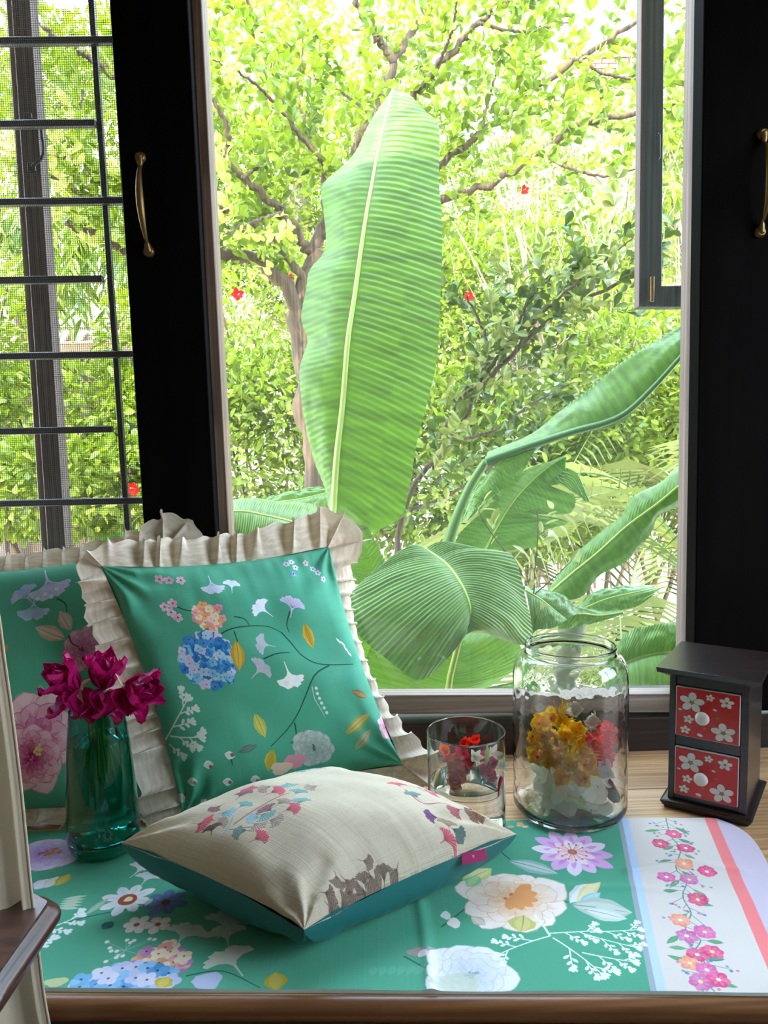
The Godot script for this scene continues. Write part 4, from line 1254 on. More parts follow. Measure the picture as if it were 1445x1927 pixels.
func curtain_and_table() -> void:
	# gathered curtain hanging in front of the seat
	var line := [Vector3(-0.398, 1.1566, -0.775), Vector3(-0.3886, 0.9982, -0.7741), Vector3(-0.3804, 0.9166, -0.7732), Vector3(-0.3771, 0.867, -0.7723), Vector3(-0.3731, 0.8111, -0.7714), Vector3(-0.3692, 0.7373, -0.7705), Vector3(-0.3671, 0.674, -0.7695), Vector3(-0.3652, 0.6157, -0.7686), Vector3(-0.3622, 0.5566, -0.7677), Vector3(-0.3592, 0.5028, -0.7668), Vector3(-0.3542, 0.4544, -0.7659), Vector3(-0.3499, 0.393, -0.765)]
	var s := spline(line, 90)
	var q := Sh.new()
	q.grid(200, 90, func(a: float, b: float):
		var e: Vector3 = s[int(round(b * 90))]
		var ph := a * 40.0 + sin(a * 9.0) * 2.0 + b * 0.5
		var d := a * 0.26
		return e + Vector3(-d + 0.006 * sin(ph * 0.5) * minf(1, a * 10), 0, (0.016 * sin(ph) + 0.006 * sin(ph * 2.3 + 1.0)) * minf(1.0, 0.15 + a * 8)))
	var lin := mat(rgb(188, 172, 146), 0.9, 0.2)
	lin.normal_enabled = true
	lin.normal_texture = M.weave
	lin.normal_scale = 0.3
	lin.uv1_scale = Vector3(3, 3, 3)
	lin.backlight_enabled = true
	lin.backlight = Color(0.55, 0.52, 0.46)
	var t := thing("curtain", "off-white cotton curtain hanging in loose folds behind the small dark table", "curtain")
	put("drape", q, lin, t)
	q = Sh.new()
	var hem := []
	for k in 91:
		hem.append(s[k] + Vector3(0.0006, 0, 0.001))
	q.tube(hem, [0.0016], 6)
	put("hem", q, lin, t)
	put("rod", tubed([s[0] + Vector3(-0.9, 0.01, 0), s[0] + Vector3(0.02, 0.01, 0)], [0.009], 12), M.brass, t)

	# the corner of a small table nearer the camera
	var top_y := 0.60
	var a := Vector3(-0.6101, 0.6, -0.8103)
	var b := Vector3(-0.3608, 0.6, -0.7971)
	var c := Vector3(-0.3425, 0.6, -0.7827)
	var d := Vector3(-0.3434, 0.6, -0.6551)
	t = thing("side_table", "dark polished wooden side table with a moulded edge in front of the curtain", "table")
	var poly := [Vector2(a.x, a.z), Vector2(b.x - 0.012, b.z), Vector2(c.x - 0.006, c.z + 0.003), Vector2(d.x - 0.006, d.z), Vector2(d.x - 0.01, d.z + 0.25), Vector2(a.x, d.z + 0.25)]
	# moulded edge: successive outlines of the top, from its upper face down and round
	var rings := [[-0.004, 0.0], [-0.0038, 0.0008], [-0.0045, 0.0035], [-0.0005, 0.0062], [0.004, 0.007], [0.0075, 0.010], [0.009, 0.015], [0.0075, 0.021], [0.003, 0.025], [-0.004, 0.027]]
	q = Sh.new()
	var base := []
	for r in rings:
		var offs := offset_ring(poly, r[0])
		base.append([offs, top_y - r[1]])
	var cnt: int = base[0][0].size()
	q.grid(cnt, rings.size() - 1, func(u: float, v: float):
		var rg: Array = base[int(round(v * (rings.size() - 1)))]
		var pt: Vector2 = rg[0][int(round(u * cnt)) % cnt]
		return Vector3(pt.x, rg[1], pt.y), null, true, true)
	var tri := Geometry2D.triangulate_polygon(PackedVector2Array(base[0][0]))
	for side in [0, rings.size() - 1]:
		var o := q.v.size()
		if side == 0:
			continue
		for pt in base[side][0]:
			q.v.append(Vector3(pt.x, base[side][1], pt.y))
			q.n.append(Vector3.UP if side == 0 else Vector3.DOWN)
			q.uv.append(pt)
		for k in range(0, tri.size(), 3):
			q.idx.append_array(PackedInt32Array([o + tri[k], o + tri[k + 1], o + tri[k + 2]]))
	put("table_top", q, M.table, t, "dark brown moulded edge")
	var fl := Sh.new()
	for pt in base[0][0]:
		fl.v.append(Vector3(pt.x, top_y, pt.y))
		fl.n.append(Vector3.UP)
		fl.uv.append(pt)
	for k in tri.size():
		fl.idx.append(tri[k])
	put("top_surface", fl, M.table_top, t, "worn varnished top surface")
	q = Sh.new()
	var xs := []
	var zs := []
	for pt in poly:
		xs.append(pt.x)
		zs.append(pt.y)
	var x0: float = xs.min() + 0.02
	var x1: float = b.x - 0.045
	var z0: float = zs.min() + 0.03
	var z1: float = zs.max() - 0.03
	put("apron", boxed(Vector3((x0 + x1) / 2, top_y - 0.067, (z0 + z1) / 2), Vector3(x1 - x0, 0.08, z1 - z0), 0.003), M.table, t)
	for lx in [x0 + 0.02, x1 - 0.02]:
		for lz in [z0 + 0.02, z1 - 0.02]:
			put("leg", boxed(Vector3(lx, (top_y - 0.03) / 2, lz), Vector3(0.045, top_y - 0.03, 0.045), 0.004), M.table, t)

func offset_ring(poly: Array, off: float) -> Array:
	# rounds each corner with a few points, then moves outwards by off
	var out := []
	for k in poly.size():
		var p: Vector2 = poly[k]
		var e0: Vector2 = (poly[(k + poly.size() - 1) % poly.size()] - p)
		var e1: Vector2 = (poly[(k + 1) % poly.size()] - p)
		var r := minf(0.006, minf(e0.length(), e1.length()) * 0.4)
		var pa := p + e0.normalized() * r
		var pb := p + e1.normalized() * r
		for i in 5:
			var t := i / 4.0
			var pt := pa.lerp(p, t).lerp(p.lerp(pb, t), t)
			var n0 := -e0.orthogonal().normalized()
			var n1 := e1.orthogonal().normalized()
			var nn := n0.lerp(n1, t).normalized()
			if nn.dot(p - poly_centre(poly)) < 0:
				nn = -nn
			out.append(pt + nn * off)
	return out

func poly_centre(poly: Array) -> Vector2:
	var s := Vector2.ZERO
	for p in poly:
		s += p
	return s / poly.size()
# ------------------------------------------------------------------ petals, jars and the little chest
# petal mesh from the origin along +y, cupped towards +z
func petal_mesh(length: float, width: float, cup := 0.3, curl := 0.3, crinkle := 0.0, fat := 0.75, tip := 0.0, sd := 1) -> Sh:
	var nz := FastNoiseLite.new()
	nz.seed = sd
	nz.frequency = 1.0
	var q := Sh.new()
	q.grid(8, 10, func(a: float, b: float):
		var x := a * 2 - 1
		var w := width / 2 * pow(sin(PI * clampf(pow(b, fat) * 0.93 + 0.05, 0, 1)), 0.8) * (1.0 - tip * b * b)
		var y := b * length
		var z := cup * w * x * x + curl * length * b * b * 0.6 + crinkle * length * nz.get_noise_2d(x * 2.2 + sd, b * 3.0) * b
		return Vector3(x * w, y - curl * length * 0.15 * b * b + crinkle * length * 0.3 * nz.get_noise_1d(x * 3.0 + sd) * b, z))
	return q

func facing(d: Vector3, roll := 0.0) -> Basis:
	# basis whose y axis points along d
	var y := d.normalized()
	var x := y.cross(Vector3.UP if absf(y.y) < 0.95 else Vector3.RIGHT).normalized()
	var z := x.cross(y).normalized()
	return Basis(x, y, z) * Basis(Vector3.UP, roll)

# a blossom: petals in a ring round its axis, each a part, and a heart
func blossom(called: String, label: String, at: Vector3, axis: Vector3, petals: int, meshes: Array, open: float, m: Material, heart_m: Material, heart: float, group := "", cat := "flower") -> Node3D:
	var o := thing(called, label, cat, at, group)
	o.basis = facing(axis, R.randf() * TAU)
	for k in petals:
		var p := MeshInstance3D.new()
		p.mesh = meshes[k % meshes.size()]
		p.material_override = m
		p.name = "petal"
		o.add_child(p, true)
		var spread := open * R.randf_range(0.8, 1.15)
		p.basis = Basis(Vector3.UP, TAU * k / petals + R.randf_range(-0.15, 0.15)) * Basis(Vector3.RIGHT, spread) * Basis(Vector3.UP, PI)
	if heart > 0.0:
		var h := Sh.new()
		h.lathe([Vector2(0, -heart), Vector2(heart * 0.8, -heart * 0.4), Vector2(heart, heart * 0.2), Vector2(heart * 0.6, heart * 0.8), Vector2(0, heart)], 10)
		put("heart", h, heart_m, o)
	return o

func petal_mat(c: Color, back := 0.6, rough := 0.5) -> StandardMaterial3D:
	var m := mat(c, rough, 0.35)
	m.backlight_enabled = true
	m.backlight = Color(c.r * back + 0.1, c.g * back, c.b * back)
	return m

func lens_noise(sd: int, freq: float) -> FastNoiseLite:
	var f := FastNoiseLite.new()
	f.seed = sd
	f.frequency = freq
	f.fractal_octaves = 2
	return f

# keeps a point within radius r of the vertical axis through c
func inside(p: Vector3, c: Vector3, r: float) -> Vector3:
	var d := Vector2(p.x - c.x, p.z - c.z)
	if d.length() > r:
		d = d.normalized() * r
	return Vector3(c.x + d.x, p.y, c.z + d.y)

func tall_jar() -> void:
	var c := Vector3(Vector3(0.3217, 0.4535, -1.1413).x, SEAT + 0.0052, Vector3(0.3217, 0.4535, -1.1413).z - 0.083)
	var t := thing("glass_jar", "tall clear hammered glass jar with a wide mouth holding yellow, coral and white petals", "jar", c)
	var nz := lens_noise(8, 1.0)
	var q := Sh.new()
	var prof := [Vector2(0, 0.003), Vector2(0.05, 0.0022), Vector2(0.07, 0.0004), Vector2(0.078, 0.0), Vector2(0.084, 0.0016), Vector2(0.089, 0.0055), Vector2(0.092, 0.012)]
	for k in 44:
		prof.append(Vector2(0.0932, lerpf(0.016, 0.222, k / 43.0)))
	for k in 10:
		var a := (k + 1) / 10.0 * PI / 2
		prof.append(Vector2(0.0735 + 0.0197 * cos(a), 0.222 + 0.046 * sin(a)))
	prof.append_array([Vector2(0.0728, 0.272), Vector2(0.0734, 0.277), Vector2(0.0738, 0.2795), Vector2(0.0728, 0.2815), Vector2(0.0712, 0.2812), Vector2(0.0703, 0.279), Vector2(0.0704, 0.270)])
	for k in 10:
		var a := PI / 2 - k / 10.0 * PI / 2
		prof.append(Vector2(0.0712 + 0.0190 * cos(a), 0.222 + 0.0432 * sin(a)))
	for k in 44:
		prof.append(Vector2(0.0905, lerpf(0.222, 0.022, k / 43.0)))
	prof.append_array([Vector2(0.0885, 0.014), Vector2(0.083, 0.0095), Vector2(0.072, 0.0085), Vector2(0.04, 0.0088), Vector2(0, 0.0092)])
	var outer := 7 + 44
	q.lathe(prof, 128, Vector3.ZERO, func(a: float, k: int):
		var h: float = prof[k].y
		if h > 0.26 or h < 0.012:
			return 0.0
		var inside: bool = k > outer + 15
		return 0.00032 * nz.get_noise_3d(cos(a) * 6.0 + (31 if inside else 0), h * 110.0, sin(a) * 6.0))
	put("vessel", q, glass(Color(0.985, 0.995, 0.99)), t)

	# what the jar holds
	var white := petal_mat(Color(0.92, 0.95, 0.86), 0.9)
	var pm := [petal_mesh(0.04, 0.042, 0.5, 0.25, 0.15, 0.7, 0, 1).mesh(), petal_mesh(0.036, 0.044, 0.4, 0.4, 0.2, 0.6, 0, 2).mesh(), petal_mesh(0.042, 0.036, 0.6, 0.15, 0.15, 0.8, 0, 3).mesh()]
	for k in 48:
		var a := k * 2.399
		var layer := k / 15
		var r := 0.014 + 0.050 * sqrt(fmod(k * 0.618, 1.0))
		var p := MeshInstance3D.new()
		p.mesh = pm[k % 3]
		p.material_override = white
		p.name = numbered("white_petal")
		add_child(p)
		p.position = c + Vector3(cos(a) * r, 0.016 + layer * 0.021 + R.randf() * 0.012, sin(a) * r)
		p.basis = facing(Vector3(cos(a + 2.3), R.randf_range(-0.1, 0.5), sin(a + 2.3)), R.randf() * TAU)
		tag(p, "loose greenish white petal heaped in the bottom of the tall jar", "petal", "white petals in the tall jar")
	var yellow := petal_mat(Color(1.0, 0.86, 0.10), 0.9)
	var gold := mat(Color(0.80, 0.55, 0.10), 0.7)
	var ym := [petal_mesh(0.026, 0.026, 0.6, 0.35, 0.5, 0.6, 0, 4).mesh(), petal_mesh(0.024, 0.022, 0.5, 0.5, 0.6, 0.55, 0, 5).mesh(), petal_mesh(0.028, 0.024, 0.4, 0.2, 0.55, 0.6, 0, 6).mesh()]
	var spots := [Vector3(0.2634, 0.6127, -1.2), Vector3(0.2948, 0.6092, -1.23), Vector3(0.3144, 0.598, -1.22), Vector3(0.2641, 0.5888, -1.18), Vector3(0.2873, 0.5853, -1.17), Vector3(0.3128, 0.5723, -1.17), Vector3(0.3285, 0.5565, -1.165), Vector3(0.2656, 0.5517, -1.21), Vector3(0.2973, 0.5394, -1.162), Vector3(0.3322, 0.5725, -1.21), Vector3(0.2809, 0.6002, -1.19), Vector3(0.3303, 0.5344, -1.165), Vector3(0.2755, 0.558, -1.185), Vector3(0.3061, 0.5549, -1.17), Vector3(0.2582, 0.5821, -1.225), Vector3(0.324, 0.6007, -1.19), Vector3(0.2957, 0.5994, -1.18), Vector3(0.2754, 0.5975, -1.215), Vector3(0.33, 0.5692, -1.18), Vector3(0.289, 0.5642, -1.17)]
	var nth := ["highest"]
	for w in ["second", "third", "fourth", "fifth", "sixth", "seventh", "eighth", "ninth", "tenth"]:
		nth.append(w + " highest")
	for w in ["tenth ", "ninth ", "eighth ", "seventh ", "sixth ", "fifth ", "fourth ", "third ", "second ", ""]:
		nth.append(w + "lowest")
	spots.sort_custom(func(i, j): return i.y > j.y)
	for k in spots.size():
		var p: Vector3 = inside(spots[k], c, 0.062)
		blossom("yellow_blossom", "crinkled golden yellow blossom in the tall jar, %s of the yellow heap" % nth[k], p, Vector3(R.randf_range(-0.7, 0.7), R.randf_range(0.0, 0.9), 0.9), 5, ym, 0.95, yellow, gold, 0.003, "yellow blossoms in the tall jar")
	var coral := petal_mat(Color(0.93, 0.30, 0.30), 0.8)
	var cm := [petal_mesh(0.015, 0.014, 0.5, 0.3, 0.3, 0.6, 0, 7).mesh(), petal_mesh(0.014, 0.012, 0.5, 0.4, 0.3, 0.6, 0, 8).mesh()]
	for k in 50:
		var b := Vector3(0.3726, 0.5791, -1.185)
		var p := b + Vector3(R.randf_range(-0.028, 0.034), R.randf_range(-0.028, 0.026), R.randf_range(-0.02, 0.03))
		p = inside(p, c, 0.062)
		blossom("coral_blossom", "tiny coral pink blossom in the cluster at the side of the tall jar", p, Vector3(R.randf_range(-0.8, 0.8), R.randf_range(-0.1, 1), R.randf_range(0.2, 1)), 4, cm, 1.0, coral, coral, 0.0015, "coral blossoms in the tall jar")
	var cream := petal_mat(Color(0.90, 0.92, 0.86), 0.7)
	var wl := ["white ruffled blossom above the coral cluster in the tall jar", "white ruffled blossom under the coral cluster in the tall jar", "white ruffled blossom standing highest behind the yellow heap in the tall jar"]
	for k in 3:
		var p: Vector3 = inside([Vector3(0.3599, 0.5906, -1.24), Vector3(0.3555, 0.5428, -1.17), Vector3(0.331, 0.6079, -1.26)][k], c, 0.062)
		blossom("white_blossom", wl[k], p, Vector3(0.2, 0.6, 0.8), 5, ym, 0.8, cream, gold, 0.003, "white blossoms in the tall jar")
	var green := petal_mat(Color(0.16, 0.26, 0.07), 0.6)
	var lf := put("green_leaf", petal_mesh(0.042, 0.036, 0.3, 0.1, 0.1, 0.7, 0.3, 9), green)
	lf.position = inside(Vector3(0.4109, 0.4776, -1.185), c, 0.068)
	lf.basis = facing(Vector3(-0.15, 1, 0.1), 0.4)
	tag(lf, "dark green leaf pressed against the inside of the tall jar under the coral cluster", "leaf")
	var st := Sh.new()
	for k in 16:
		var p0 := c + Vector3(R.randf_range(-0.05, 0.05), R.randf_range(0.03, 0.06), R.randf_range(-0.045, 0.05))
		var p1 := c + Vector3(R.randf_range(-0.055, 0.03), R.randf_range(0.09, 0.155), R.randf_range(-0.045, 0.05))
		st.tube(spline([p0, p0.lerp(p1, 0.5) + Vector3(R.randf_range(-0.012, 0.012), 0, R.randf_range(-0.012, 0.012)), p1], 8), [0.0008], 5)
		for i in 5:
			var e := p0.lerp(p1, 0.4 + i * 0.14)
			var s := petal_mesh(0.011, 0.006)
			st.add(s, Transform3D(facing(Vector3(R.randf_range(-1, 1), R.randf_range(-0.2, 1), R.randf_range(-1, 1))), e))
	var sp := put("leafy_stems", st, petal_mat(Color(0.20, 0.32, 0.08), 0.6))
	stuff(tag(sp, "thin leafy green stems tangled among the petals in the tall jar", "stems"))
	var fl := Sh.new()
	for spray in [[Vector3(0.3024, 0.6036, -1.225), Vector3(0.25, 1, 0.1), 26, 0.045], [Vector3(0.3213, 0.5676, -1.17), Vector3(0.9, 0.35, 0.35), 18, 0.036]]:
		for k in spray[2]:
			var d: Vector3 = (spray[1] + Vector3(R.randf_range(-0.5, 0.5), R.randf_range(-0.3, 0.3), R.randf_range(-0.5, 0.5))).normalized() * spray[3] * R.randf_range(0.6, 1.05)
			var a: Vector3 = spray[0]
			fl.tube(spline([a, a + d * 0.5 + Vector3(R.randf_range(-0.005, 0.005), 0.003, 0), a + d], 6), [0.0005], 4)
			fl.lathe([Vector2(0, -0.001), Vector2(0.001, 0), Vector2(0, 0.001)], 6, a + d)
	var fo := put("stamens", fl, petal_mat(Color(0.90, 0.74, 0.20), 0.5))
	stuff(tag(fo, "fine golden stamens standing out of the yellow blossoms in the tall jar", "stamens"))

func tumbler() -> void:
	var c := Vector3(Vector3(0.1417, 0.4535, -1.1022).x, SEAT + 0.0052, Vector3(0.1417, 0.4535, -1.1022).z - 0.0605)
	var h: float = Vector3(0.1492, 0.6204, -1.16).y - c.y
	var t := thing("glass_tumbler", "low straight clear glass of water with floating petals behind the linen cushion", "glass", c)
	var prof := [Vector2(0, 0.001), Vector2(0.052, 0.0006), Vector2(0.0585, 0.0012), Vector2(0.0608, 0.004), Vector2(0.0612, 0.009)]
	for k in 12:
		prof.append(Vector2(0.0612, lerpf(0.012, h - 0.003, k / 11.0)))
	prof.append_array([Vector2(0.0615, h - 0.001), Vector2(0.0606, h), Vector2(0.0594, h - 0.0005), Vector2(0.0590, h - 0.003)])
	for k in 12:
		prof.append(Vector2(0.0590, lerpf(h - 0.01, 0.014, k / 11.0)))
	prof.append_array([Vector2(0.0575, 0.0095), Vector2(0.05, 0.0082), Vector2(0, 0.008)])
	var q := Sh.new()
	q.lathe(prof, 96)
	put("vessel", q, glass(Color(0.99, 0.995, 0.99)), t)
	var lvl: float = Vector3(0.1502, 0.5395, -1.16).y - c.y
	q = Sh.new()
	q.lathe([Vector2(0, 0.0084), Vector2(0.0498, 0.0086), Vector2(0.0571, 0.0099), Vector2(0.0586, 0.014), Vector2(0.0586, lvl * 0.6), Vector2(0.0586, lvl), Vector2(0.0570, lvl - 0.0009), Vector2(0.053, lvl - 0.0012), Vector2(0, lvl - 0.0012)], 96)
	var w := put("water", q, glass(Color(0.985, 0.995, 0.99), 0.0, 0.033))
	w.position = c
	tag(w, "clear water half filling the low straight glass", "water")
	var top := c + Vector3(0, lvl, 0)
	var pm := [petal_mesh(0.020, 0.019, 0.5, 0.3, 0.1, 0.65, 0, 11).mesh(), petal_mesh(0.017, 0.017, 0.6, 0.4, 0.1, 0.6, 0, 12).mesh()]
	var cols := [["pink", Color(0.80, 0.24, 0.36)], ["magenta", Color(0.62, 0.10, 0.28)], ["dusky red", Color(0.62, 0.16, 0.14)], ["orange", Color(0.86, 0.42, 0.10)], ["scarlet", Color(0.88, 0.22, 0.12)]]
	var mats := []
	for e in cols:
		mats.append(petal_mat(e[1], 0.8, 0.35))
	var spots := [[0, 838, 1432], [0, 862, 1420], [0, 880, 1430], [1, 905, 1455], [2, 880, 1452], [2, 862, 1462], [3, 838, 1420], [3, 845, 1475], [4, 895, 1402], [4, 880, 1406], [1, 922, 1440], [0, 905, 1432], [2, 850, 1448], [1, 870, 1440], [3, 862, 1490], [0, 890, 1440]]
	var pts := [Vector3(0.1081, 0.5744, -1.155), Vector3(0.1293, 0.5798, -1.165), Vector3(0.1425, 0.5774, -1.15), Vector3(0.161, 0.5621, -1.135), Vector3(0.1399, 0.5676, -1.13), Vector3(0.1262, 0.5548, -1.14), Vector3(0.1087, 0.5826, -1.16), Vector3(0.113, 0.5393, -1.15), Vector3(0.1572, 0.5947, -1.165), Vector3(0.1452, 0.5895, -1.17), Vector3(0.1758, 0.5722, -1.14), Vector3(0.1633, 0.575, -1.15), Vector3(0.1169, 0.5648, -1.145), Vector3(0.1353, 0.5644, -1.16), Vector3(0.1259, 0.5307, -1.14), Vector3(0.1501, 0.5707, -1.145)]
	for k in 12:
		spots.append([k % 4, 0, 0])
		pts.append(inside(top + Vector3(0.034 * cos(k * 2.1), R.randf_range(-0.008, 0.016), 0.034 * sin(k * 2.1)), c, 0.04))
	for k in pts.size():
		var e: Array = cols[spots[k][0]]
		blossom("floating_blossom", "small cupped %s blossom in the heap floating in the low glass" % e[0], pts[k], Vector3(R.randf_range(-0.6, 0.6), 0.8, R.randf_range(0.1, 0.8)), 4, pm, 0.75, mats[spots[k][0]], mats[3], 0.002, "petals floating in the low glass")
	var white := petal_mat(Color(0.88, 0.92, 0.82), 0.7)
	var jm := [petal_mesh(0.02, 0.009, 0.3, 0.4, 0.05, 0.8, 0.2, 13).mesh()]
	var jl := ["white jasmine blossom with narrow petals nearest the rim of the low glass", "white jasmine blossom with narrow petals standing highest in the low glass", "white jasmine blossom with narrow petals lying on the red petals in the low glass"]
	var jp := [Vector3(0.1915, 0.5695, -1.145), Vector3(0.1816, 0.5822, -1.16), Vector3(0.1512, 0.5867, -1.14)]
	for k in 3:
		blossom("jasmine_blossom", jl[k], jp[k], Vector3(0.3, 0.5, 0.9), 5, jm, 0.9, white, white, 0.002)
	var bud := put("flower_bud", tubed(spline([Vector3(0.1668, 0.5679, -1.135), Vector3(0.1702, 0.5874, -1.135), Vector3(0.1712, 0.6053, -1.135)], 10), [0.0014, 0.0016, 0.002, 0.0026, 0.0032, 0.0036, 0.0038, 0.0036, 0.003, 0.002, 0.0008], 10), petal_mat(Color(0.62, 0.74, 0.32), 0.6))
	tag(bud, "slender pale green flower bud standing among the petals in the low glass", "flower bud")
	var red := put("trailing_petal", tubed(spline([Vector3(0.1905, 0.5599, -1.125), Vector3(0.1864, 0.5471, -1.12), Vector3(0.1847, 0.5302, -1.12)], 8), [0.0034, 0.0034, 0.003, 0.0026, 0.0022, 0.0018, 0.0014, 0.0012, 0.0006], 8), mats[1])
	tag(red, "dark red petal stalk trailing under water at the edge of the low glass", "petal")

func vase() -> void:
	var c := Vector3(Vector3(-0.4264, 0.4535, -1.0975).x, SEAT + 0.0052, Vector3(-0.4264, 0.4535, -1.0975).z - 0.05)
	var h: float = Vector3(-0.4366, 0.6781, -1.135).y - c.y
	var t := thing("glass_vase", "slender teal glass vase with a heavy base on the green cloth beside the curtain", "vase", c)
	var prof := [Vector2(0, 0.002), Vector2(0.03, 0.0014), Vector2(0.042, 0.0), Vector2(0.0475, 0.0018), Vector2(0.0512, 0.007), Vector2(0.0535, 0.016)]
	for k in 24:
		var s := k / 23.0
		prof.append(Vector2(lerpf(0.0545, 0.0405, pow(s, 1.15)) + 0.0015 * sin(PI * s), lerpf(0.026, h - 0.003, s)))
	prof.append_array([Vector2(0.0407, h - 0.001), Vector2(0.0398, h), Vector2(0.0388, h - 0.0006), Vector2(0.0382, h - 0.003)])
	for k in 24:
		var s := 1.0 - k / 23.0
		prof.append(Vector2(lerpf(0.0520, 0.0380, pow(s, 1.15)) + 0.0015 * sin(PI * s), lerpf(0.030, h - 0.006, s)))
	prof.append_array([Vector2(0.0495, 0.022), Vector2(0.042, 0.0175), Vector2(0.025, 0.016), Vector2(0, 0.016)])
	var q := Sh.new()
	q.lathe(prof, 96)
	put("vessel", q, glass(Color(0.34, 0.80, 0.74)), t)
	var lvl: float = Vector3(-0.4394, 0.6314, -1.135).y - c.y
	q = Sh.new()
	var wp := [Vector2(0, 0.0163), Vector2(0.025, 0.0163), Vector2(0.0416, 0.0178), Vector2(0.049, 0.0223)]
	for k in 16:
		var s := k / 15.0
		var y := lerpf(0.030, lvl, s)
		var ss := (y - 0.030) / (h - 0.036)
		wp.append(Vector2(lerpf(0.0516, 0.0376, pow(ss, 1.15)) + 0.0015 * sin(PI * ss), y))
	wp.append_array([Vector2(wp[-1].x - 0.002, lvl - 0.001), Vector2(0, lvl - 0.0012)])
	q.lathe(wp, 96)
	var w := put("water", q, glass(Color(0.96, 0.99, 0.98), 0.0, 0.033))
	w.position = c
	tag(w, "water filling the slender teal vase up to below its neck", "water")
	# three drooping magenta flowers
	var mag := petal_mat(Color(0.62, 0.04, 0.34), 0.75, 0.4)
	var tipm := petal_mat(Color(0.86, 0.74, 0.66), 0.5)
	var pm := [petal_mesh(0.060, 0.046, 0.6, 0.5, 0.22, 0.8, 0.25, 21).mesh(), petal_mesh(0.054, 0.050, 0.7, 0.7, 0.25, 0.75, 0.2, 22).mesh(), petal_mesh(0.066, 0.040, 0.55, 0.3, 0.22, 0.85, 0.3, 23).mesh()]
	var small := [petal_mesh(0.050, 0.034, 0.7, 0.4, 0.2, 0.8, 0.3, 24).mesh(), petal_mesh(0.046, 0.036, 0.8, 0.6, 0.22, 0.75, 0.3, 25).mesh()]
	var heads := [Vector3(-0.4047, 0.7139, -1.125), Vector3(-0.437, 0.7198, -1.115), Vector3(-0.3664, 0.7213, -1.105)]
	var axes := [Vector3(0.15, 1.0, 0.15), Vector3(-0.5, 0.6, 0.4), Vector3(0.9, 0.1, 0.45)]
	var labels := ["magenta flower with upright pointed petals, the tallest in the teal vase", "magenta flower with rolled petals drooping over the curtain side of the teal vase", "magenta flower with long petals pointing at the frilled cushion from the teal vase"]
	for k in 3:
		var f := blossom("magenta_flower", labels[k], heads[k], axes[k], 9, pm, 0.75, mag, tipm, 0.007)
		for i in 6:
			var p := MeshInstance3D.new()
			p.mesh = small[i % 2]
			p.material_override = mag
			p.name = "inner_petal"
			f.add_child(p, true)
			p.basis = Basis(Vector3.UP, TAU * i / 6.0 + 0.4) * Basis(Vector3.RIGHT, 0.4) * Basis(Vector3.UP, PI)
			p.position = Vector3(0, 0.004, 0)
		for i in 3:
			put("sepal", petal_mesh(0.026, 0.011, 0.7, -0.3, 0.0, 0.8, 0.6, 30 + i), tipm, f, "pale pointed sepal").basis = Basis(Vector3.UP, i * 2.1) * Basis(Vector3.RIGHT, 1.7) * Basis(Vector3.UP, PI)
		# drooping petals over the rim
		for i in 3:
			var p := MeshInstance3D.new()
			p.mesh = pm[i]
			p.material_override = mag
			p.name = "petal"
			f.add_child(p, true)
			p.basis = f.basis.inverse() * facing(Vector3([-0.4, 0.1, 0.5][i], -0.8, 0.6), R.randf_range(-0.5, 0.5))
		var inv := f.transform.affine_inverse()
		var foot := c + Vector3(0.012 * (k - 1), 0.085 + 0.02 * k, 0.008 * (k - 1))
		var neck := c + Vector3(0.01 * (k - 1), h - 0.02, 0.006)
		var line := []
		for p in spline([heads[k], heads[k].lerp(neck, 0.5) + Vector3(0, 0.012, 0), neck, foot], 14):
			line.append(inv * p)
		put("stem", tubed(line, [0.0022], 8), petal_mat(Color(0.30, 0.46, 0.10), 0.5), f)
	var qs := Sh.new()
	for k in 14:
		var a := k * 2.4
		var p0 := c + Vector3(0.006 * cos(a), h - 0.035, 0.006 * sin(a))
		qs.tube(spline([p0, p0 + Vector3(0.01 * cos(a), -0.03, 0.01 * sin(a)), p0 + Vector3(0.018 * cos(a), -0.055 - R.randf() * 0.03, 0.018 * sin(a))], 8), [0.0009], 5)
	stuff(tag(put("green_filaments", qs, petal_mat(Color(0.42, 0.60, 0.10), 0.6)), "fine green filaments hanging in the water of the teal vase", "stems"))

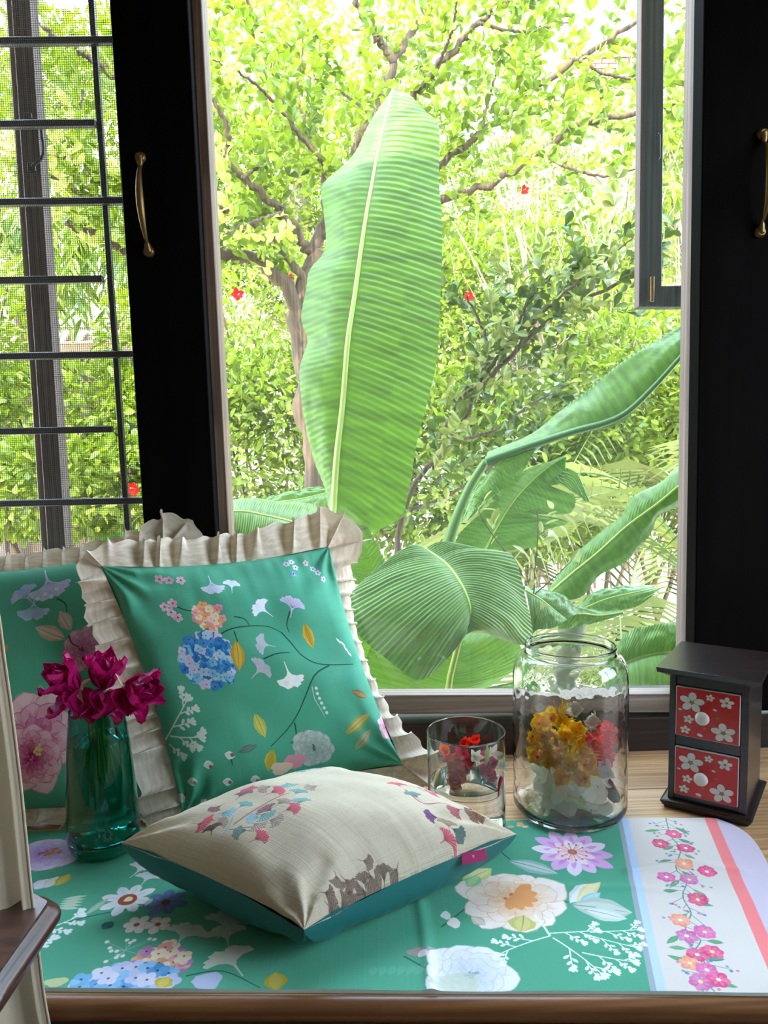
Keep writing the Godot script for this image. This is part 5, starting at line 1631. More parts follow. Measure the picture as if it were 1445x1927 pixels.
func drawer_box() -> void:
	var left := Vector3(0.4746, 0.45, -1.2281)
	var right := Vector3(0.5928, 0.45, -1.1465)
	var ax := (right - left).normalized()
	var az := Vector3(-ax.z, 0, ax.x)     # out of the front, towards the room
	if az.z < 0:
		az = -az
	var wide := left.distance_to(right)
	var h: float = Vector3(0.4542, 0.6937, -1.222).y - SEAT
	var deep := 0.165
	var t := thing("drawer_chest", "small dark wooden chest with two red flower painted drawers on the window seat", "chest", (left + right) / 2 - az * deep / 2 + Vector3(0, 0.0005, 0))
	t.basis = Basis(ax, Vector3.UP, az)
	var m := wood(rgb(26, 17, 14), rgb(46, 32, 27), 0.34, Vector3(9, 9, 9))
	m.clearcoat_enabled = true
	m.clearcoat = 0.6
	m.clearcoat_roughness = 0.3
	var q := Sh.new()
	var slab := func(q: Sh, y0: float, y1: float, grow0: float, grow1: float):
		var k := []
		for s in [1.0, -1.0]:
			k += [Vector3(-wide / 2 - grow0, y0, s * (deep / 2 + grow0)), Vector3(wide / 2 + grow0, y0, s * (deep / 2 + grow0)), Vector3(wide / 2 + grow1, y1, s * (deep / 2 + grow1)), Vector3(-wide / 2 - grow1, y1, s * (deep / 2 + grow1))]
		q.hexa(k, 0.0012)
	slab.call(q, 0.0, 0.004, -0.006, -0.006)
	slab.call(q, 0.004, 0.013, -0.004, 0.0)
	slab.call(q, 0.013, 0.0155, 0.0, -0.004)
	put("base_board", q, m, t)
	q = Sh.new()
	slab.call(q, h - 0.016, h - 0.009, -0.008, 0.003)
	slab.call(q, h - 0.009, h, 0.006, 0.0075)
	put("top_board", q, m, t)
	var bw := wide - 0.022
	var bd := deep - 0.022
	var y0 := 0.0155
	var y1 := h - 0.016
	q = Sh.new()
	# carcass: sides, back, rails between the drawers
	q.box(Vector3(-bw / 2 + 0.005, (y0 + y1) / 2, 0), Vector3(0.010, y1 - y0, bd), 0.001)
	q.box(Vector3(bw / 2 - 0.006, (y0 + y1) / 2, 0), Vector3(0.012, y1 - y0, bd), 0.001)
	q.box(Vector3(0, (y0 + y1) / 2, -bd / 2 + 0.004), Vector3(bw - 0.02, y1 - y0, 0.008), 0)
	var bh := y1 - y0
	for f in [[0.0, 0.045], [0.445, 0.525], [0.93, 1.0]]:
		q.box(Vector3(0, y0 + bh * (f[0] + f[1]) / 2, 0.001), Vector3(bw - 0.021, bh * (f[1] - f[0]), bd - 0.006), 0.001)
	put("carcass", q, m, t)
	# drawer print: white flowers on red glaze
	var red := Color(0.78, 0.12, 0.12)
	var p := Pad.new(1024, 1024, red, 1024.0)
	for k in 90:
		p.wash(Vector2(p.rng.randf(), p.rng.randf()), p.rng.randf_range(0.02, 0.08), Color(0.84, p.rng.randf_range(0.1, 0.26), p.rng.randf_range(0.12, 0.26), 0.2))
	var five := func(c: Vector2, r: float, rot: float):
		for k in 5:
			var d := Vector2.from_angle(rot + TAU * k / 5)
			p.dot(c + d * r * 0.58, r * 0.44, Color(0.25, 0.05, 0.05), 0.76, d.angle())
			p.dot(c + d * r * 0.58, r * 0.42, Color(0.92, 0.92, 0.88), 0.76, d.angle())
		p.dot(c, r * 0.16, Color(0.55, 0.58, 0.16))
	five.call(Vector2(0.25, 0.28), 0.21, -1.5)
	five.call(Vector2(0.76, 0.80), 0.20, -1.7)
	five.call(Vector2(0.80, 0.18), 0.12, -1.5)
	five.call(Vector2(0.54, 0.13), 0.075, -1.4)
	five.call(Vector2(0.20, 0.64), 0.09, -1.4)
	five.call(Vector2(0.15, 0.87), 0.09, -1.5)
	for e in [[0.06, 0.46, 0.032], [0.62, 0.36, 0.034], [0.39, 0.93, 0.05]]:
		p.dot(Vector2(e[0], e[1]), e[2], Color(0.92, 0.92, 0.88), 0.6, 0.3)
	for e in [[0.66, 0.52], [0.46, 0.77]]:
		p.wash(Vector2(e[0], e[1]), 0.032, Color(0.66, 0.50, 0.12), 0.6)
	var glaze := mat(Color.WHITE, 0.22)
	glaze.albedo_texture = p.tex()
	glaze.texture_repeat = false
	var ceramic := mat(Color(0.86, 0.85, 0.80), 0.25)
	for f in [[0.045, 0.445, "lower"], [0.525, 0.93, "upper"]]:
		var dr := Node3D.new()
		dr.name = "drawer"
		t.add_child(dr, true)
		dr.set_meta("label", "%s drawer with a red tile of white flowers" % f[2])
		var dw := bw - 0.0225
		var dh: float = bh * (f[1] - f[0]) - 0.001
		dr.position = Vector3(-0.001, y0 + bh * (f[0] + f[1]) / 2, bd / 2 - 0.001)
		put("drawer_tray", boxed(Vector3(0, -dh * 0.05, -0.045), Vector3(dw - 0.004, dh * 0.85, 0.08), 0.0005), m, dr)
		put("tile", boxed(Vector3.ZERO, Vector3(dw - 0.001, dh - 0.001, 0.006), 0.0012), ceramic, dr)
		q = Sh.new()
		q.grid(6, 6, func(a: float, b: float): return Vector3((a - 0.5) * (dw - 0.0035), (0.5 - b) * (dh - 0.0035), 0.0031 + 0.0004 * (1 - pow(2 * a - 1, 4)) * (1 - pow(2 * b - 1, 4))), null, false, true)
		put("painted_glaze", q, glaze, dr)
		var kn := Sh.new()
		kn.lathe([Vector2(0.0042, 0.0), Vector2(0.0042, 0.005), Vector2(0.006, 0.0075), Vector2(0.0098, 0.0085), Vector2(0.0112, 0.0112), Vector2(0.0104, 0.0142), Vector2(0.007, 0.0165), Vector2(0.003, 0.0175), Vector2(0, 0.0177)], 32)
		var ko := put("knob", kn, ceramic, dr, "round white ceramic knob")
		ko.position = Vector3(-dw * 0.055, -dh * 0.03, 0.003)
		ko.basis = Basis(Vector3.RIGHT, PI / 2)
# ------------------------------------------------------------------ the garden
func leaf_mesh(kind: String) -> ArrayMesh:
	# small folded leaf, one unit long along +y
	var q := Sh.new()
	var wide: float = {"spoon": 0.52, "oval": 0.42, "lance": 0.2, "strap": 0.07}[kind]
	var rows := 7
	q.grid(2 if kind == "strap" else 4, rows, func(a: float, b: float):
		var x := a * 2 - 1
		var w := 0.0
		match kind:
			"spoon":
				w = wide / 2 * pow(sin(PI * pow(clampf(b, 0, 1), 1.5) * 0.92 + 0.05), 0.75)
			"oval":
				w = wide / 2 * pow(sin(PI * (b * 0.97 + 0.015)), 0.85)
			_:
				w = wide / 2 * pow(sin(PI * (pow(b, 0.7) * 0.97 + 0.015)), 0.8)
		return Vector3(x * w, b - 0.04 * b * b, 0.35 * w * absf(x) - (0.14 if kind != "lance" else 0.3) * b * b))
	return q.mesh()

func multi(called: String, m: Mesh, mm: Material, where: Array, tints: Array, parent: Node3D) -> MultiMeshInstance3D:
	var x := MultiMesh.new()
	x.transform_format = MultiMesh.TRANSFORM_3D
	x.use_colors = true
	x.mesh = m
	x.instance_count = where.size()
	for i in where.size():
		x.set_instance_transform(i, where[i])
		x.set_instance_color(i, tints[i])
	var o := MultiMeshInstance3D.new()
	o.multimesh = x
	o.material_override = mm
	o.name = called
	parent.add_child(o, true)
	stuff(o)
	return o

# leaf tone in linear values; warm 0..1 goes from deep to yellow green
func tone(warm: float, dark := 1.0) -> Color:
	var c := Color(0.080, 0.145, 0.020).lerp(Color(0.33, 0.42, 0.045), warm)
	return Color(c.r * dark, c.g * dark, c.b * dark)

# random orientation: along d, face roughly up
func perch(p: Vector3, d: Vector3, size: float, flatness := 0.5) -> Transform3D:
	var y := d.normalized()
	var up := (Vector3.UP * flatness + Vector3(R.randf_range(-1, 1), R.randf_range(-1, 1), R.randf_range(-1, 1)) * (1.2 - flatness)).normalized()
	var x := y.cross(up)
	if x.length() < 0.05:
		x = y.cross(Vector3.RIGHT)
	x = x.normalized()
	return Transform3D(Basis(x, y, x.cross(y)).scaled(Vector3.ONE * size), p)

# twigs and leaves along a set of branches: the nearest three hundred leaves are parts, the rest one mass
func clothe(t: Node3D, branches: Array, step: float, twig_len: Vector2, leaf_len: Vector2, kind: String, m: Material, warm: Vector2, dark := 1.0, nodes := 7, per_node := 3, skip := 0.15, up_bias := 0.35, pick := 280) -> void:
	var tw := Sh.new()
	var where := []
	var tints := []
	var eye := Vector3(0, 1.09, 0)
	for br in branches:
		var pts: Array = spline(br, 60)
		var total := 0.0
		for i in 60:
			total += pts[i].distance_to(pts[i + 1])
		var count := int(total / step)
		for k in count:
			var f := lerpf(skip, 1.0, (k + R.randf()) / count)
			var i := mini(int(f * 60), 59)
			var p: Vector3 = pts[i].lerp(pts[i + 1], f * 60 - i)
			var along: Vector3 = (pts[i + 1] - pts[i]).normalized()
			var side := Vector3(R.randf_range(-1, 1), R.randf_range(-1, 1), R.randf_range(-1, 1))
			side = (side - along * side.dot(along)).normalized()
			var d := (along * R.randf_range(0.2, 1.0) + side + Vector3.UP * up_bias).normalized()
			var l := R.randf_range(twig_len.x, twig_len.y)
			var line := [p]
			var bend := Vector3(R.randf_range(-0.4, 0.4), R.randf_range(-0.1, 0.5), R.randf_range(-0.4, 0.4))
			for s in nodes:
				line.append(line[-1] + (d + bend * s / nodes).normalized() * l / nodes)
			tw.tube(line, ramp(0.0045, 0.0015, nodes), 4, false)
			var w0 := R.randf_range(warm.x, warm.y)
			for s in range(1, nodes + 1):
				for q in per_node:
					var o := Vector3(R.randf_range(-1, 1), R.randf_range(-0.6, 1), R.randf_range(-1, 1)).normalized()
					var dd := (d * 0.7 + o).normalized()
					where.append(perch(line[s], dd, R.randf_range(leaf_len.x, leaf_len.y)))
					tints.append(tone(clampf(w0 + R.randf_range(-0.25, 0.25), 0, 1), dark * R.randf_range(0.8, 1.15)))
	if not tw.v.is_empty():
		stuff(put("twigs", tw, M.twig, t))
	var lm := leaf_mesh(kind)
	# the ones nearest the window, each a part
	var order := range(where.size())
	order.sort_custom(func(i, j): return where[i].origin.distance_squared_to(eye) < where[j].origin.distance_squared_to(eye))
	var tinted := []
	for k in 6:
		var mm: StandardMaterial3D = m.duplicate()
		mm.vertex_color_use_as_albedo = false
		mm.albedo_color = tone(lerpf(warm.x * 0.6, warm.y * 0.65, k / 5.0), dark * 0.9).linear_to_srgb()
		tinted.append(mm)
	var taken := {}
	var n := 0
	for k in order:
		if n >= pick:
			break
		var px := in_frame(where[k].origin)
		if px:
			var o := MeshInstance3D.new()
			o.mesh = lm
			o.material_override = tinted[R.randi() % 6]
			o.transform = t.transform.affine_inverse() * where[k]
			o.name = "leaf"
			t.add_child(o, true)
			taken[k] = true
			n += 1
	var w2 := []
	var t2 := []
	for k in where.size():
		if not taken.has(k):
			w2.append(t.transform.affine_inverse() * where[k])
			t2.append(tints[k])
	multi("foliage", lm, m, w2, t2, t)

# whether a garden point can be seen through the window from inside
func in_frame(p: Vector3) -> bool:
	var f := -1.48 / p.z
	var x := p.x * f
	var y := (p.y - 1.09) * f + 1.09
	return x > -0.64 and x < 0.62 and y > 0.55 and y < 1.88

# a mass of leaves filling rounded clumps
func clump(t: Node3D, balls: Array, per_area: float, leaf_len: Vector2, kind: String, m: Material, warm: Vector2, dark := 1.0) -> void:
	var where := []
	var tints := []
	var nz := lens_noise(int(balls[0][0].x * 100) + 7, 1.4)
	for b in balls:
		var c: Vector3 = b[0]
		var r: Vector3 = b[1]
		var count := int(per_area * (r.x * r.y + r.y * r.z + r.x * r.z) * 4.0)
		for k in count:
			var d := Vector3(R.randf_range(-1, 1), R.randf_range(-1, 1), R.randf_range(-1, 1))
			if d.length() > 1.0 or d.length() < 0.25:
				continue
			d = d.normalized() * pow(d.length(), 0.45)
			var p := c + d * r
			var dens := nz.get_noise_3dv(p * 1.6)
			if dens < -0.22:
				continue
			var dd := (d + Vector3(R.randf_range(-1, 1), R.randf_range(-0.8, 0.8), R.randf_range(-1, 1)) * 0.9).normalized()
			where.append(perch(p, dd, R.randf_range(leaf_len.x, leaf_len.y), 0.6))
			tints.append(tone(clampf(lerpf(warm.x, warm.y, R.randf()) + dens * 0.35, 0, 1), dark * R.randf_range(0.7, 1.2)))
	multi("foliage", leaf_mesh(kind), m, where, tints, t)

func garden_setting() -> void:
	var nz := lens_noise(4, 0.5)
	var q := Sh.new()
	q.grid(60, 60, func(a: float, b: float):
		var x := lerpf(-16, 16, a)
		var z := lerpf(-30, -1.75, b)
		return Vector3(x, -0.35 + 0.12 * nz.get_noise_2d(x, z), z), null, false, true)
	var soil := mat(Color.WHITE, 0.95)
	soil.albedo_texture = noise_tex(0.03, rgb(196, 178, 150), rgb(236, 226, 206), 256, 5)
	soil.uv1_triplanar = true
	soil.uv1_world_triplanar = true
	soil.uv1_scale = Vector3(0.6, 0.6, 0.6)
	struct("ground", q, soil)
	# a pale garden wall, and behind it a house with a brick parapet
	var pale := mat(Color.WHITE, 0.95)
	pale.albedo_texture = noise_tex(0.02, rgb(150, 142, 124), rgb(178, 168, 148), 256, 5)
	pale.uv1_triplanar = true
	pale.uv1_world_triplanar = true
	pale.uv1_scale = Vector3(0.3, 0.3, 0.3)
	var t := thing("garden_wall", "pale plastered garden wall behind the shrubs at the far end of the garden", "wall", Vector3(0, -0.4, -12.5))
	put("wall_body", boxed(Vector3(0, 1.6, 0), Vector3(30, 3.2, 0.25), 0.02), pale, t)
	put("coping", boxed(Vector3(0, 3.25, 0), Vector3(30, 0.1, 0.36), 0.02), pale, t)
	var pb := Vector3(4.1658, 7.0863, -14)
	t = thing("neighbour_house", "pale neighbouring house with a pinkish brick parapet above the garden wall", "house", Vector3(pb.x + 2.2, 0, -14.6))
	var roof_y: float = pb.y - 0.3
	put("house_wall", boxed(Vector3(0, roof_y / 2, 0), Vector3(7.0, roof_y, 1.0), 0.03), pale, t)
	put("ledge", boxed(Vector3(0, Vector3(4.1619, 7.5409, -14).y, 0.52), Vector3(7.0, 0.12, 0.3), 0.02), mat(rgb(206, 178, 160), 0.9), t)
	var bricks := [mat(rgb(204, 150, 128), 0.9), mat(rgb(190, 132, 112), 0.9), mat(rgb(214, 168, 148), 0.9)]
	var bm := boxed(Vector3.ZERO, Vector3(0.22, 0.072, 0.1), 0.006).mesh()
	for row in 7:
		for col in 22:
			var o := put("brick", bm, bricks[R.randi() % 3], t)
			o.position = Vector3(-2.75 + col * 0.235 + (0.117 if row % 2 else 0.0), Vector3(4.1619, 7.5409, -14).y - 0.12 - row * 0.084, 0.5 + R.randf() * 0.008)
	# the shed with a corrugated roof seen through the grille
	var e := Vector3(-2.4506, 1.9855, -7)
	t = thing("garden_shed", "low shed with a pale corrugated roof seen through the grille", "shed", Vector3(e.x, 0, -7.4))
	q = Sh.new()
	q.grid(160, 8, func(a: float, b: float): return Vector3(lerpf(-1.1, 0.75, a), e.y + 0.035 * sin(a * TAU * 12.5) + b * 0.16, 0.4 - b * 1.1))
	q.grid(160, 8, func(a: float, b: float): return Vector3(lerpf(-1.1, 0.75, a), e.y - 0.012 + 0.035 * sin(a * TAU * 12.5) + b * 0.16, 0.4 - b * 1.1), null, false, true)
	q.grid(160, 1, func(a: float, b: float): return Vector3(lerpf(-1.1, 0.75, a), e.y + 0.035 * sin(a * TAU * 12.5) - 0.012 * (1 - b), 0.4))
	put("corrugated_roof", q, mat(rgb(222, 204, 196), 0.8), t)
	put("beam", boxed(Vector3(-0.17, e.y - 0.11, 0.32), Vector3(1.8, 0.11, 0.06), 0.004), mat(rgb(176, 150, 120), 0.9), t)
	put("shed_wall", boxed(Vector3(-0.17, e.y / 2 - 0.2, 0.0), Vector3(1.7, e.y + 0.1, 0.1), 0.004), mat(rgb(88, 74, 60), 0.95), t)
	for x in [-0.95, 0.6]:
		put("shed_post", boxed(Vector3(x, e.y / 2 - 0.2, 0.3), Vector3(0.08, e.y + 0.15, 0.08), 0.004), M.weathered, t)

func limb(t: Node3D, pts: Array, r0: float, r1: float, called := "branch", m: Material = null) -> Array:
	var inv := t.transform.affine_inverse()
	var s := spline(pts, 40)
	var nz := lens_noise(int(r0 * 1e4) + s.size(), 1.0)
	var line := []
	var rad := []
	for k in s.size():
		line.append(inv * (s[k] + Vector3(nz.get_noise_1d(k * 0.5), nz.get_noise_1d(k * 0.5 + 50), 0) * r0 * 0.7))
		rad.append(lerpf(r0, r1, k / 40.0) * (1.0 if called == "trunk" else 0.68) * (1.0 + 0.1 * nz.get_noise_1d(k * 1.3 + 9)))
	put(called, tubed(line, rad, 9), m if m else M.bark, t)
	return pts

func trees() -> void:
	# the small-leaved tree whose trunk stands behind the tall banana leaf
	var t := thing("garden_tree", "small leaved tree with grey brown spreading branches right behind the tall banana leaf", "tree", Vector3(-0.2847, -0.6826, -3.6))
	limb(t, [Vector3(-0.2916, -1.0949, -3.6), Vector3(-0.2712, 0.1148, -3.6), Vector3(-0.2682, 0.8779, -3.6), Vector3(-0.2832, 1.2719, -3.6), Vector3(-0.2872, 1.609, -3.6), Vector3(-0.2324, 1.8918, -3.6)], 0.068, 0.05, "trunk")
	var b := []
	b.append(limb(t, [Vector3(-0.2887, 1.5613, -3.6), Vector3(-0.3549, 1.7278, -3.5667), Vector3(-0.4428, 1.8229, -3.5333), Vector3(-0.5768, 1.8707, -3.5), Vector3(-0.6732, 1.8591, -3.4), Vector3(-0.9594, 1.8587, -3.3), Vector3(-1.199, 1.9428, -3.2)], 0.055, 0.02))
	b.append(limb(t, [Vector3(-0.2324, 1.8918, -3.6), Vector3(-0.105, 2.1749, -3.62), Vector3(0.0472, 2.5138, -3.64), Vector3(0.1555, 2.7397, -3.66), Vector3(0.2823, 2.9359, -3.68), Vector3(0.4217, 3.1613, -3.7)], 0.045, 0.018))
	b.append(limb(t, [Vector3(0.1555, 2.7397, -3.66), Vector3(0.048, 2.8706, -3.6067), Vector3(-0.0171, 2.9538, -3.5533), Vector3(-0.0759, 3.0963, -3.5)], 0.03, 0.012))
	b.append(limb(t, [Vector3(0.0169, 2.2362, -3.6), Vector3(0.1151, 2.4217, -3.55), Vector3(0.2126, 2.5183, -3.5), Vector3(0.3274, 2.6279, -3.45), Vector3(0.4963, 2.7782, -3.4), Vector3(0.5991, 2.8407, -3.35), Vector3(0.7197, 2.934, -3.3)], 0.034, 0.014))
	b.append(limb(t, [Vector3(-0.2332, 1.8683, -3.6), Vector3(-0.295, 1.9665, -3.52), Vector3(-0.3517, 2.0364, -3.44), Vector3(-0.503, 2.1566, -3.36), Vector3(-0.6216, 2.2621, -3.28), Vector3(-0.7336, 2.3818, -3.2)], 0.032, 0.014))
	b.append(limb(t, [Vector3(-0.5572, 2.2052, -3.28), Vector3(-0.5392, 2.3187, -3.22), Vector3(-0.6, 2.4252, -3.16), Vector3(-0.6392, 2.571, -3.1)], 0.018, 0.008))
	b.append(limb(t, [Vector3(-0.1774, 1.9611, -3.6), Vector3(-0.1717, 2.1906, -3.5333), Vector3(-0.1818, 2.265, -3.4667), Vector3(-0.3182, 2.4225, -3.4), Vector3(-0.3768, 2.6584, -3.3333), Vector3(-0.4434, 2.794, -3.2667), Vector3(-0.4629, 2.8702, -3.2)], 0.022, 0.009))
	b.append(limb(t, [Vector3(-0.1113, 1.9132, -3.6), Vector3(0.0829, 2.012, -3.5429), Vector3(0.363, 2.0941, -3.4857), Vector3(0.5503, 2.1452, -3.4286), Vector3(0.7487, 2.2411, -3.3714), Vector3(0.9015, 2.3331, -3.3143), Vector3(1.0052, 2.3369, -3.2571), Vector3(1.3156, 2.3755, -3.2)], 0.032, 0.012))
	b.append(limb(t, [Vector3(-0.0601, 2.0292, -3.6), Vector3(0.2276, 2.1893, -3.5333), Vector3(0.5092, 2.3522, -3.4667), Vector3(0.7347, 2.5135, -3.4), Vector3(0.9052, 2.5958, -3.3333), Vector3(1.1292, 2.725, -3.2667), Vector3(1.2853, 2.8137, -3.2)], 0.03, 0.011))
	b.append(limb(t, [Vector3(-0.2139, 1.7028, -3.6), Vector3(-0.4307, 1.9588, -3.48), Vector3(-0.5687, 2.0179, -3.36), Vector3(-0.8249, 2.0305, -3.24), Vector3(-1.0398, 2.0193, -3.12), Vector3(-1.2282, 2.1012, -3)], 0.03, 0.014))
	b.append(limb(t, [Vector3(-0.8148, 2.0189, -3.2), Vector3(-0.9573, 2.1018, -3.1333), Vector3(-1.1141, 2.141, -3.0667), Vector3(-1.2647, 2.1396, -3)], 0.03, 0.012))
	b.append(limb(t, [Vector3(-0.9262, 2.4655, -3.3), Vector3(-1.056, 2.5644, -3.2), Vector3(-1.1766, 2.6151, -3.1), Vector3(-1.2656, 2.6767, -3)], 0.022, 0.012))
	var extra := [[Vector3(-0.3089, 2.3833, -3.3), Vector3(-0.4302, 2.4561, -3.15), Vector3(-0.5433, 2.4669, -3)], [Vector3(-0.1836, 2.2763, -3.5), Vector3(-0.2849, 2.5951, -3.6333), Vector3(-0.2633, 2.8836, -3.7667), Vector3(-0.2918, 3.1385, -3.9)], [Vector3(0.2762, 2.8958, -3.6), Vector3(0.3763, 3.0069, -3.75), Vector3(0.5705, 3.1771, -3.9)], [Vector3(0.4994, 2.3279, -3.4), Vector3(0.5948, 2.6378, -3.6), Vector3(0.7039, 2.9353, -3.8)], [Vector3(-0.3476, 2.0254, -3.4), Vector3(-0.4655, 1.9443, -3.25), Vector3(-0.5486, 1.8665, -3.1)], [Vector3(0.7328, 2.2167, -3.3), Vector3(0.8478, 2.1172, -3.2), Vector3(0.9672, 2.0631, -3.1), Vector3(1.1167, 2.0869, -3)], [Vector3(-0.494, 2.1376, -3.3), Vector3(-0.4156, 2.2605, -3.45), Vector3(-0.3822, 2.4245, -3.6)], [Vector3(0.048, 2.5372, -3.7), Vector3(-0.1989, 2.7556, -3.85), Vector3(-0.4149, 2.8479, -4)], [Vector3(0.8962, 2.5808, -3.3), Vector3(0.9935, 2.5093, -3.2667), Vector3(1.1124, 2.473, -3.2333), Vector3(1.293, 2.4363, -3.2)], [Vector3(0.3227, 2.6056, -3.4), Vector3(0.3677, 2.6709, -3.25), Vector3(0.3722, 2.7119, -3.1)], [Vector3(-1.0331, 2.0134, -3.1), Vector3(-1.1145, 2.2868, -3.2), Vector3(-1.1153, 2.5293, -3.3)], [Vector3(0.4817, 2.7286, -3.3), Vector3(0.6844, 2.7649, -3.45), Vector3(0.9506, 2.8795, -3.6)]]
	for x in extra:
		b.append(limb(t, x, 0.012, 0.005))
	clothe(t, b, 0.042, Vector2(0.16, 0.4), Vector2(0.036, 0.060), "spoon", M.tree_leaf, Vector2(0.25, 0.85), 1.15, 7, 3, 0.12, 0.25, 290)

	# the nearer dark sprays rising at the right of the banana leaf
	t = thing("leafy_shrub", "dark leaved shrub with slanting branches rising beside the tall banana leaf", "shrub", Vector3(0.0638, -0.3469, -2.9))
	b = []
	b.append(limb(t, [Vector3(0.0524, 0.0686, -2.95), Vector3(0.0935, 0.6031, -2.9278), Vector3(0.1518, 0.8461, -2.9056), Vector3(0.2388, 0.9839, -2.8833), Vector3(0.307, 1.0502, -2.8611), Vector3(0.4042, 1.2306, -2.8389), Vector3(0.5292, 1.3525, -2.8167), Vector3(0.7008, 1.5041, -2.7944), Vector3(0.8687, 1.5806, -2.7722), Vector3(1.0102, 1.6829, -2.75)], 0.022, 0.008))
	b.append(limb(t, [Vector3(0.2401, 0.9833, -2.9), Vector3(0.2898, 1.1076, -2.88), Vector3(0.3481, 1.2134, -2.86), Vector3(0.4104, 1.2613, -2.84), Vector3(0.4318, 1.4095, -2.82), Vector3(0.3633, 1.5574, -2.8)], 0.014, 0.006))
	b.append(limb(t, [Vector3(0.4119, 1.2619, -2.85), Vector3(0.5148, 1.4056, -2.8), Vector3(0.5809, 1.5451, -2.75), Vector3(0.6803, 1.6418, -2.7)], 0.012, 0.005))
	b.append(limb(t, [Vector3(0.3058, 1.0504, -2.85), Vector3(0.4718, 1.0841, -2.9), Vector3(0.6229, 1.1819, -2.95), Vector3(0.7988, 1.2617, -3)], 0.010, 0.004))
	b.append(limb(t, [Vector3(0.1506, 0.79, -2.9), Vector3(0.3159, 0.8415, -2.9667), Vector3(0.4716, 0.938, -3.0333), Vector3(0.6975, 1.0371, -3.1)], 0.012, 0.004))
	b.append(limb(t, [Vector3(0.5261, 1.3509, -2.8), Vector3(0.5997, 1.4717, -2.75), Vector3(0.7538, 1.605, -2.7), Vector3(0.9007, 1.7146, -2.65)], 0.010, 0.004))
	clothe(t, b, 0.055, Vector2(0.12, 0.3), Vector2(0.038, 0.058), "spoon", M.dark_leaf, Vector2(0.05, 0.5), 0.9, 6, 3, 0.3, 0.4, 280)

	# a young sprig before the torn banana leaf
	t = thing("leafy_sprig", "slender young sprig with a few round leaves before the torn banana leaf", "sprig", Vector3(0.4296, 0.0131, -2.15))
	b = [limb(t, [Vector3(0.4299, 0.1751, -2.15), Vector3(0.4534, 0.4915, -2.15), Vector3(0.4612, 0.6617, -2.15), Vector3(0.4718, 0.7988, -2.15), Vector3(0.4658, 0.8595, -2.15)], 0.005, 0.002), limb(t, [Vector3(0.4581, 0.631, -2.15), Vector3(0.39, 0.7274, -2.1333), Vector3(0.3206, 0.8216, -2.1167), Vector3(0.2964, 0.8685, -2.1)], 0.003, 0.0015), limb(t, [Vector3(0.4596, 0.6155, -2.15), Vector3(0.5296, 0.6754, -2.15), Vector3(0.575, 0.7202, -2.15)], 0.003, 0.0015)]
	clothe(t, b, 0.07, Vector2(0.03, 0.07), Vector2(0.035, 0.05), "oval", M.dark_leaf, Vector2(0.1, 0.5), 0.8, 2, 1, 0.45, 0.4, 60)

	# pale bare stems on the right
	t = thing("dry_thicket", "thicket of bare pale dry stems in the sun at the right of the garden", "thicket", Vector3(Vector3(1.895, 0.6849, -6).x, -0.35, -6.0))
	var q := Sh.new()
	for k in 170:
		var x0 := R.randf_range(-0.9, 1.0)
		var z0 := R.randf_range(-1.2, 0.8)
		var p := Vector3(x0, R.randf_range(0, 1.0), z0)
		var d := Vector3(R.randf_range(-0.35, 0.35), 1, R.randf_range(-0.2, 0.2)).normalized()
		var l := R.randf_range(1.6, 3.6)
		q.tube(spline([p, p + d * l * 0.5 + Vector3(R.randf_range(-0.1, 0.1), 0, 0), p + d * l + Vector3(R.randf_range(-0.3, 0.3), 0, 0)], 7), ramp(R.randf_range(0.008, 0.018), 0.004, 7), 5, false)
		for i in 3:
			var s := p + d * l * R.randf_range(0.3, 0.8)
			q.tube([s, s + Vector3(R.randf_range(-0.5, 0.5), R.randf_range(0.1, 0.7), R.randf_range(-0.3, 0.3))], [0.006, 0.002], 4, false)
	stuff(put("stems", q, M.dry, t))

	# far tree with a pale trunk, and shrubs filling the garden
	t = thing("far_tree", "tall tree with a pale trunk behind the small leaved tree", "tree", Vector3(-0.8241, -0.5985, -8.5))
	limb(t, [Vector3(-0.7766, -0.5997, -8.5), Vector3(-0.725, 1.7495, -8.5), Vector3(-0.7051, 3.4259, -8.5), Vector3(-0.7217, 4.2921, -8.5), Vector3(-0.7359, 5.0343, -8.5), Vector3(-0.6225, 5.9667, -8.5), Vector3(-0.5404, 6.8274, -8.5)], 0.16, 0.12, "trunk", M.pale_bark)
	limb(t, [Vector3(-0.6927, 3.807, -8.5), Vector3(-0.449, 4.6497, -8.6), Vector3(0.0724, 5.225, -8.7), Vector3(0.4894, 6.0215, -8.8)], 0.09, 0.05, "branch", M.pale_bark)
	limb(t, [Vector3(-0.7217, 4.2921, -8.5), Vector3(-1.1473, 4.7328, -8.4), Vector3(-1.4919, 5.1547, -8.3), Vector3(-1.8158, 5.7075, -8.2)], 0.08, 0.05, "branch", M.pale_bark)
	clump(t, [[t.transform.affine_inverse() * Vector3(-0.4497, 5.061, -8.8), Vector3(1.5, 1.0, 1.0)], [t.transform.affine_inverse() * Vector3(0.7237, 5.4712, -9), Vector3(1.3, 1.0, 1.0)], [t.transform.affine_inverse() * Vector3(-1.5505, 5.1961, -8.6), Vector3(1.3, 1.0, 0.9)]] , 330, Vector2(0.07, 0.13), "oval", M.tree_leaf, Vector2(0.5, 1.0), 1.3)

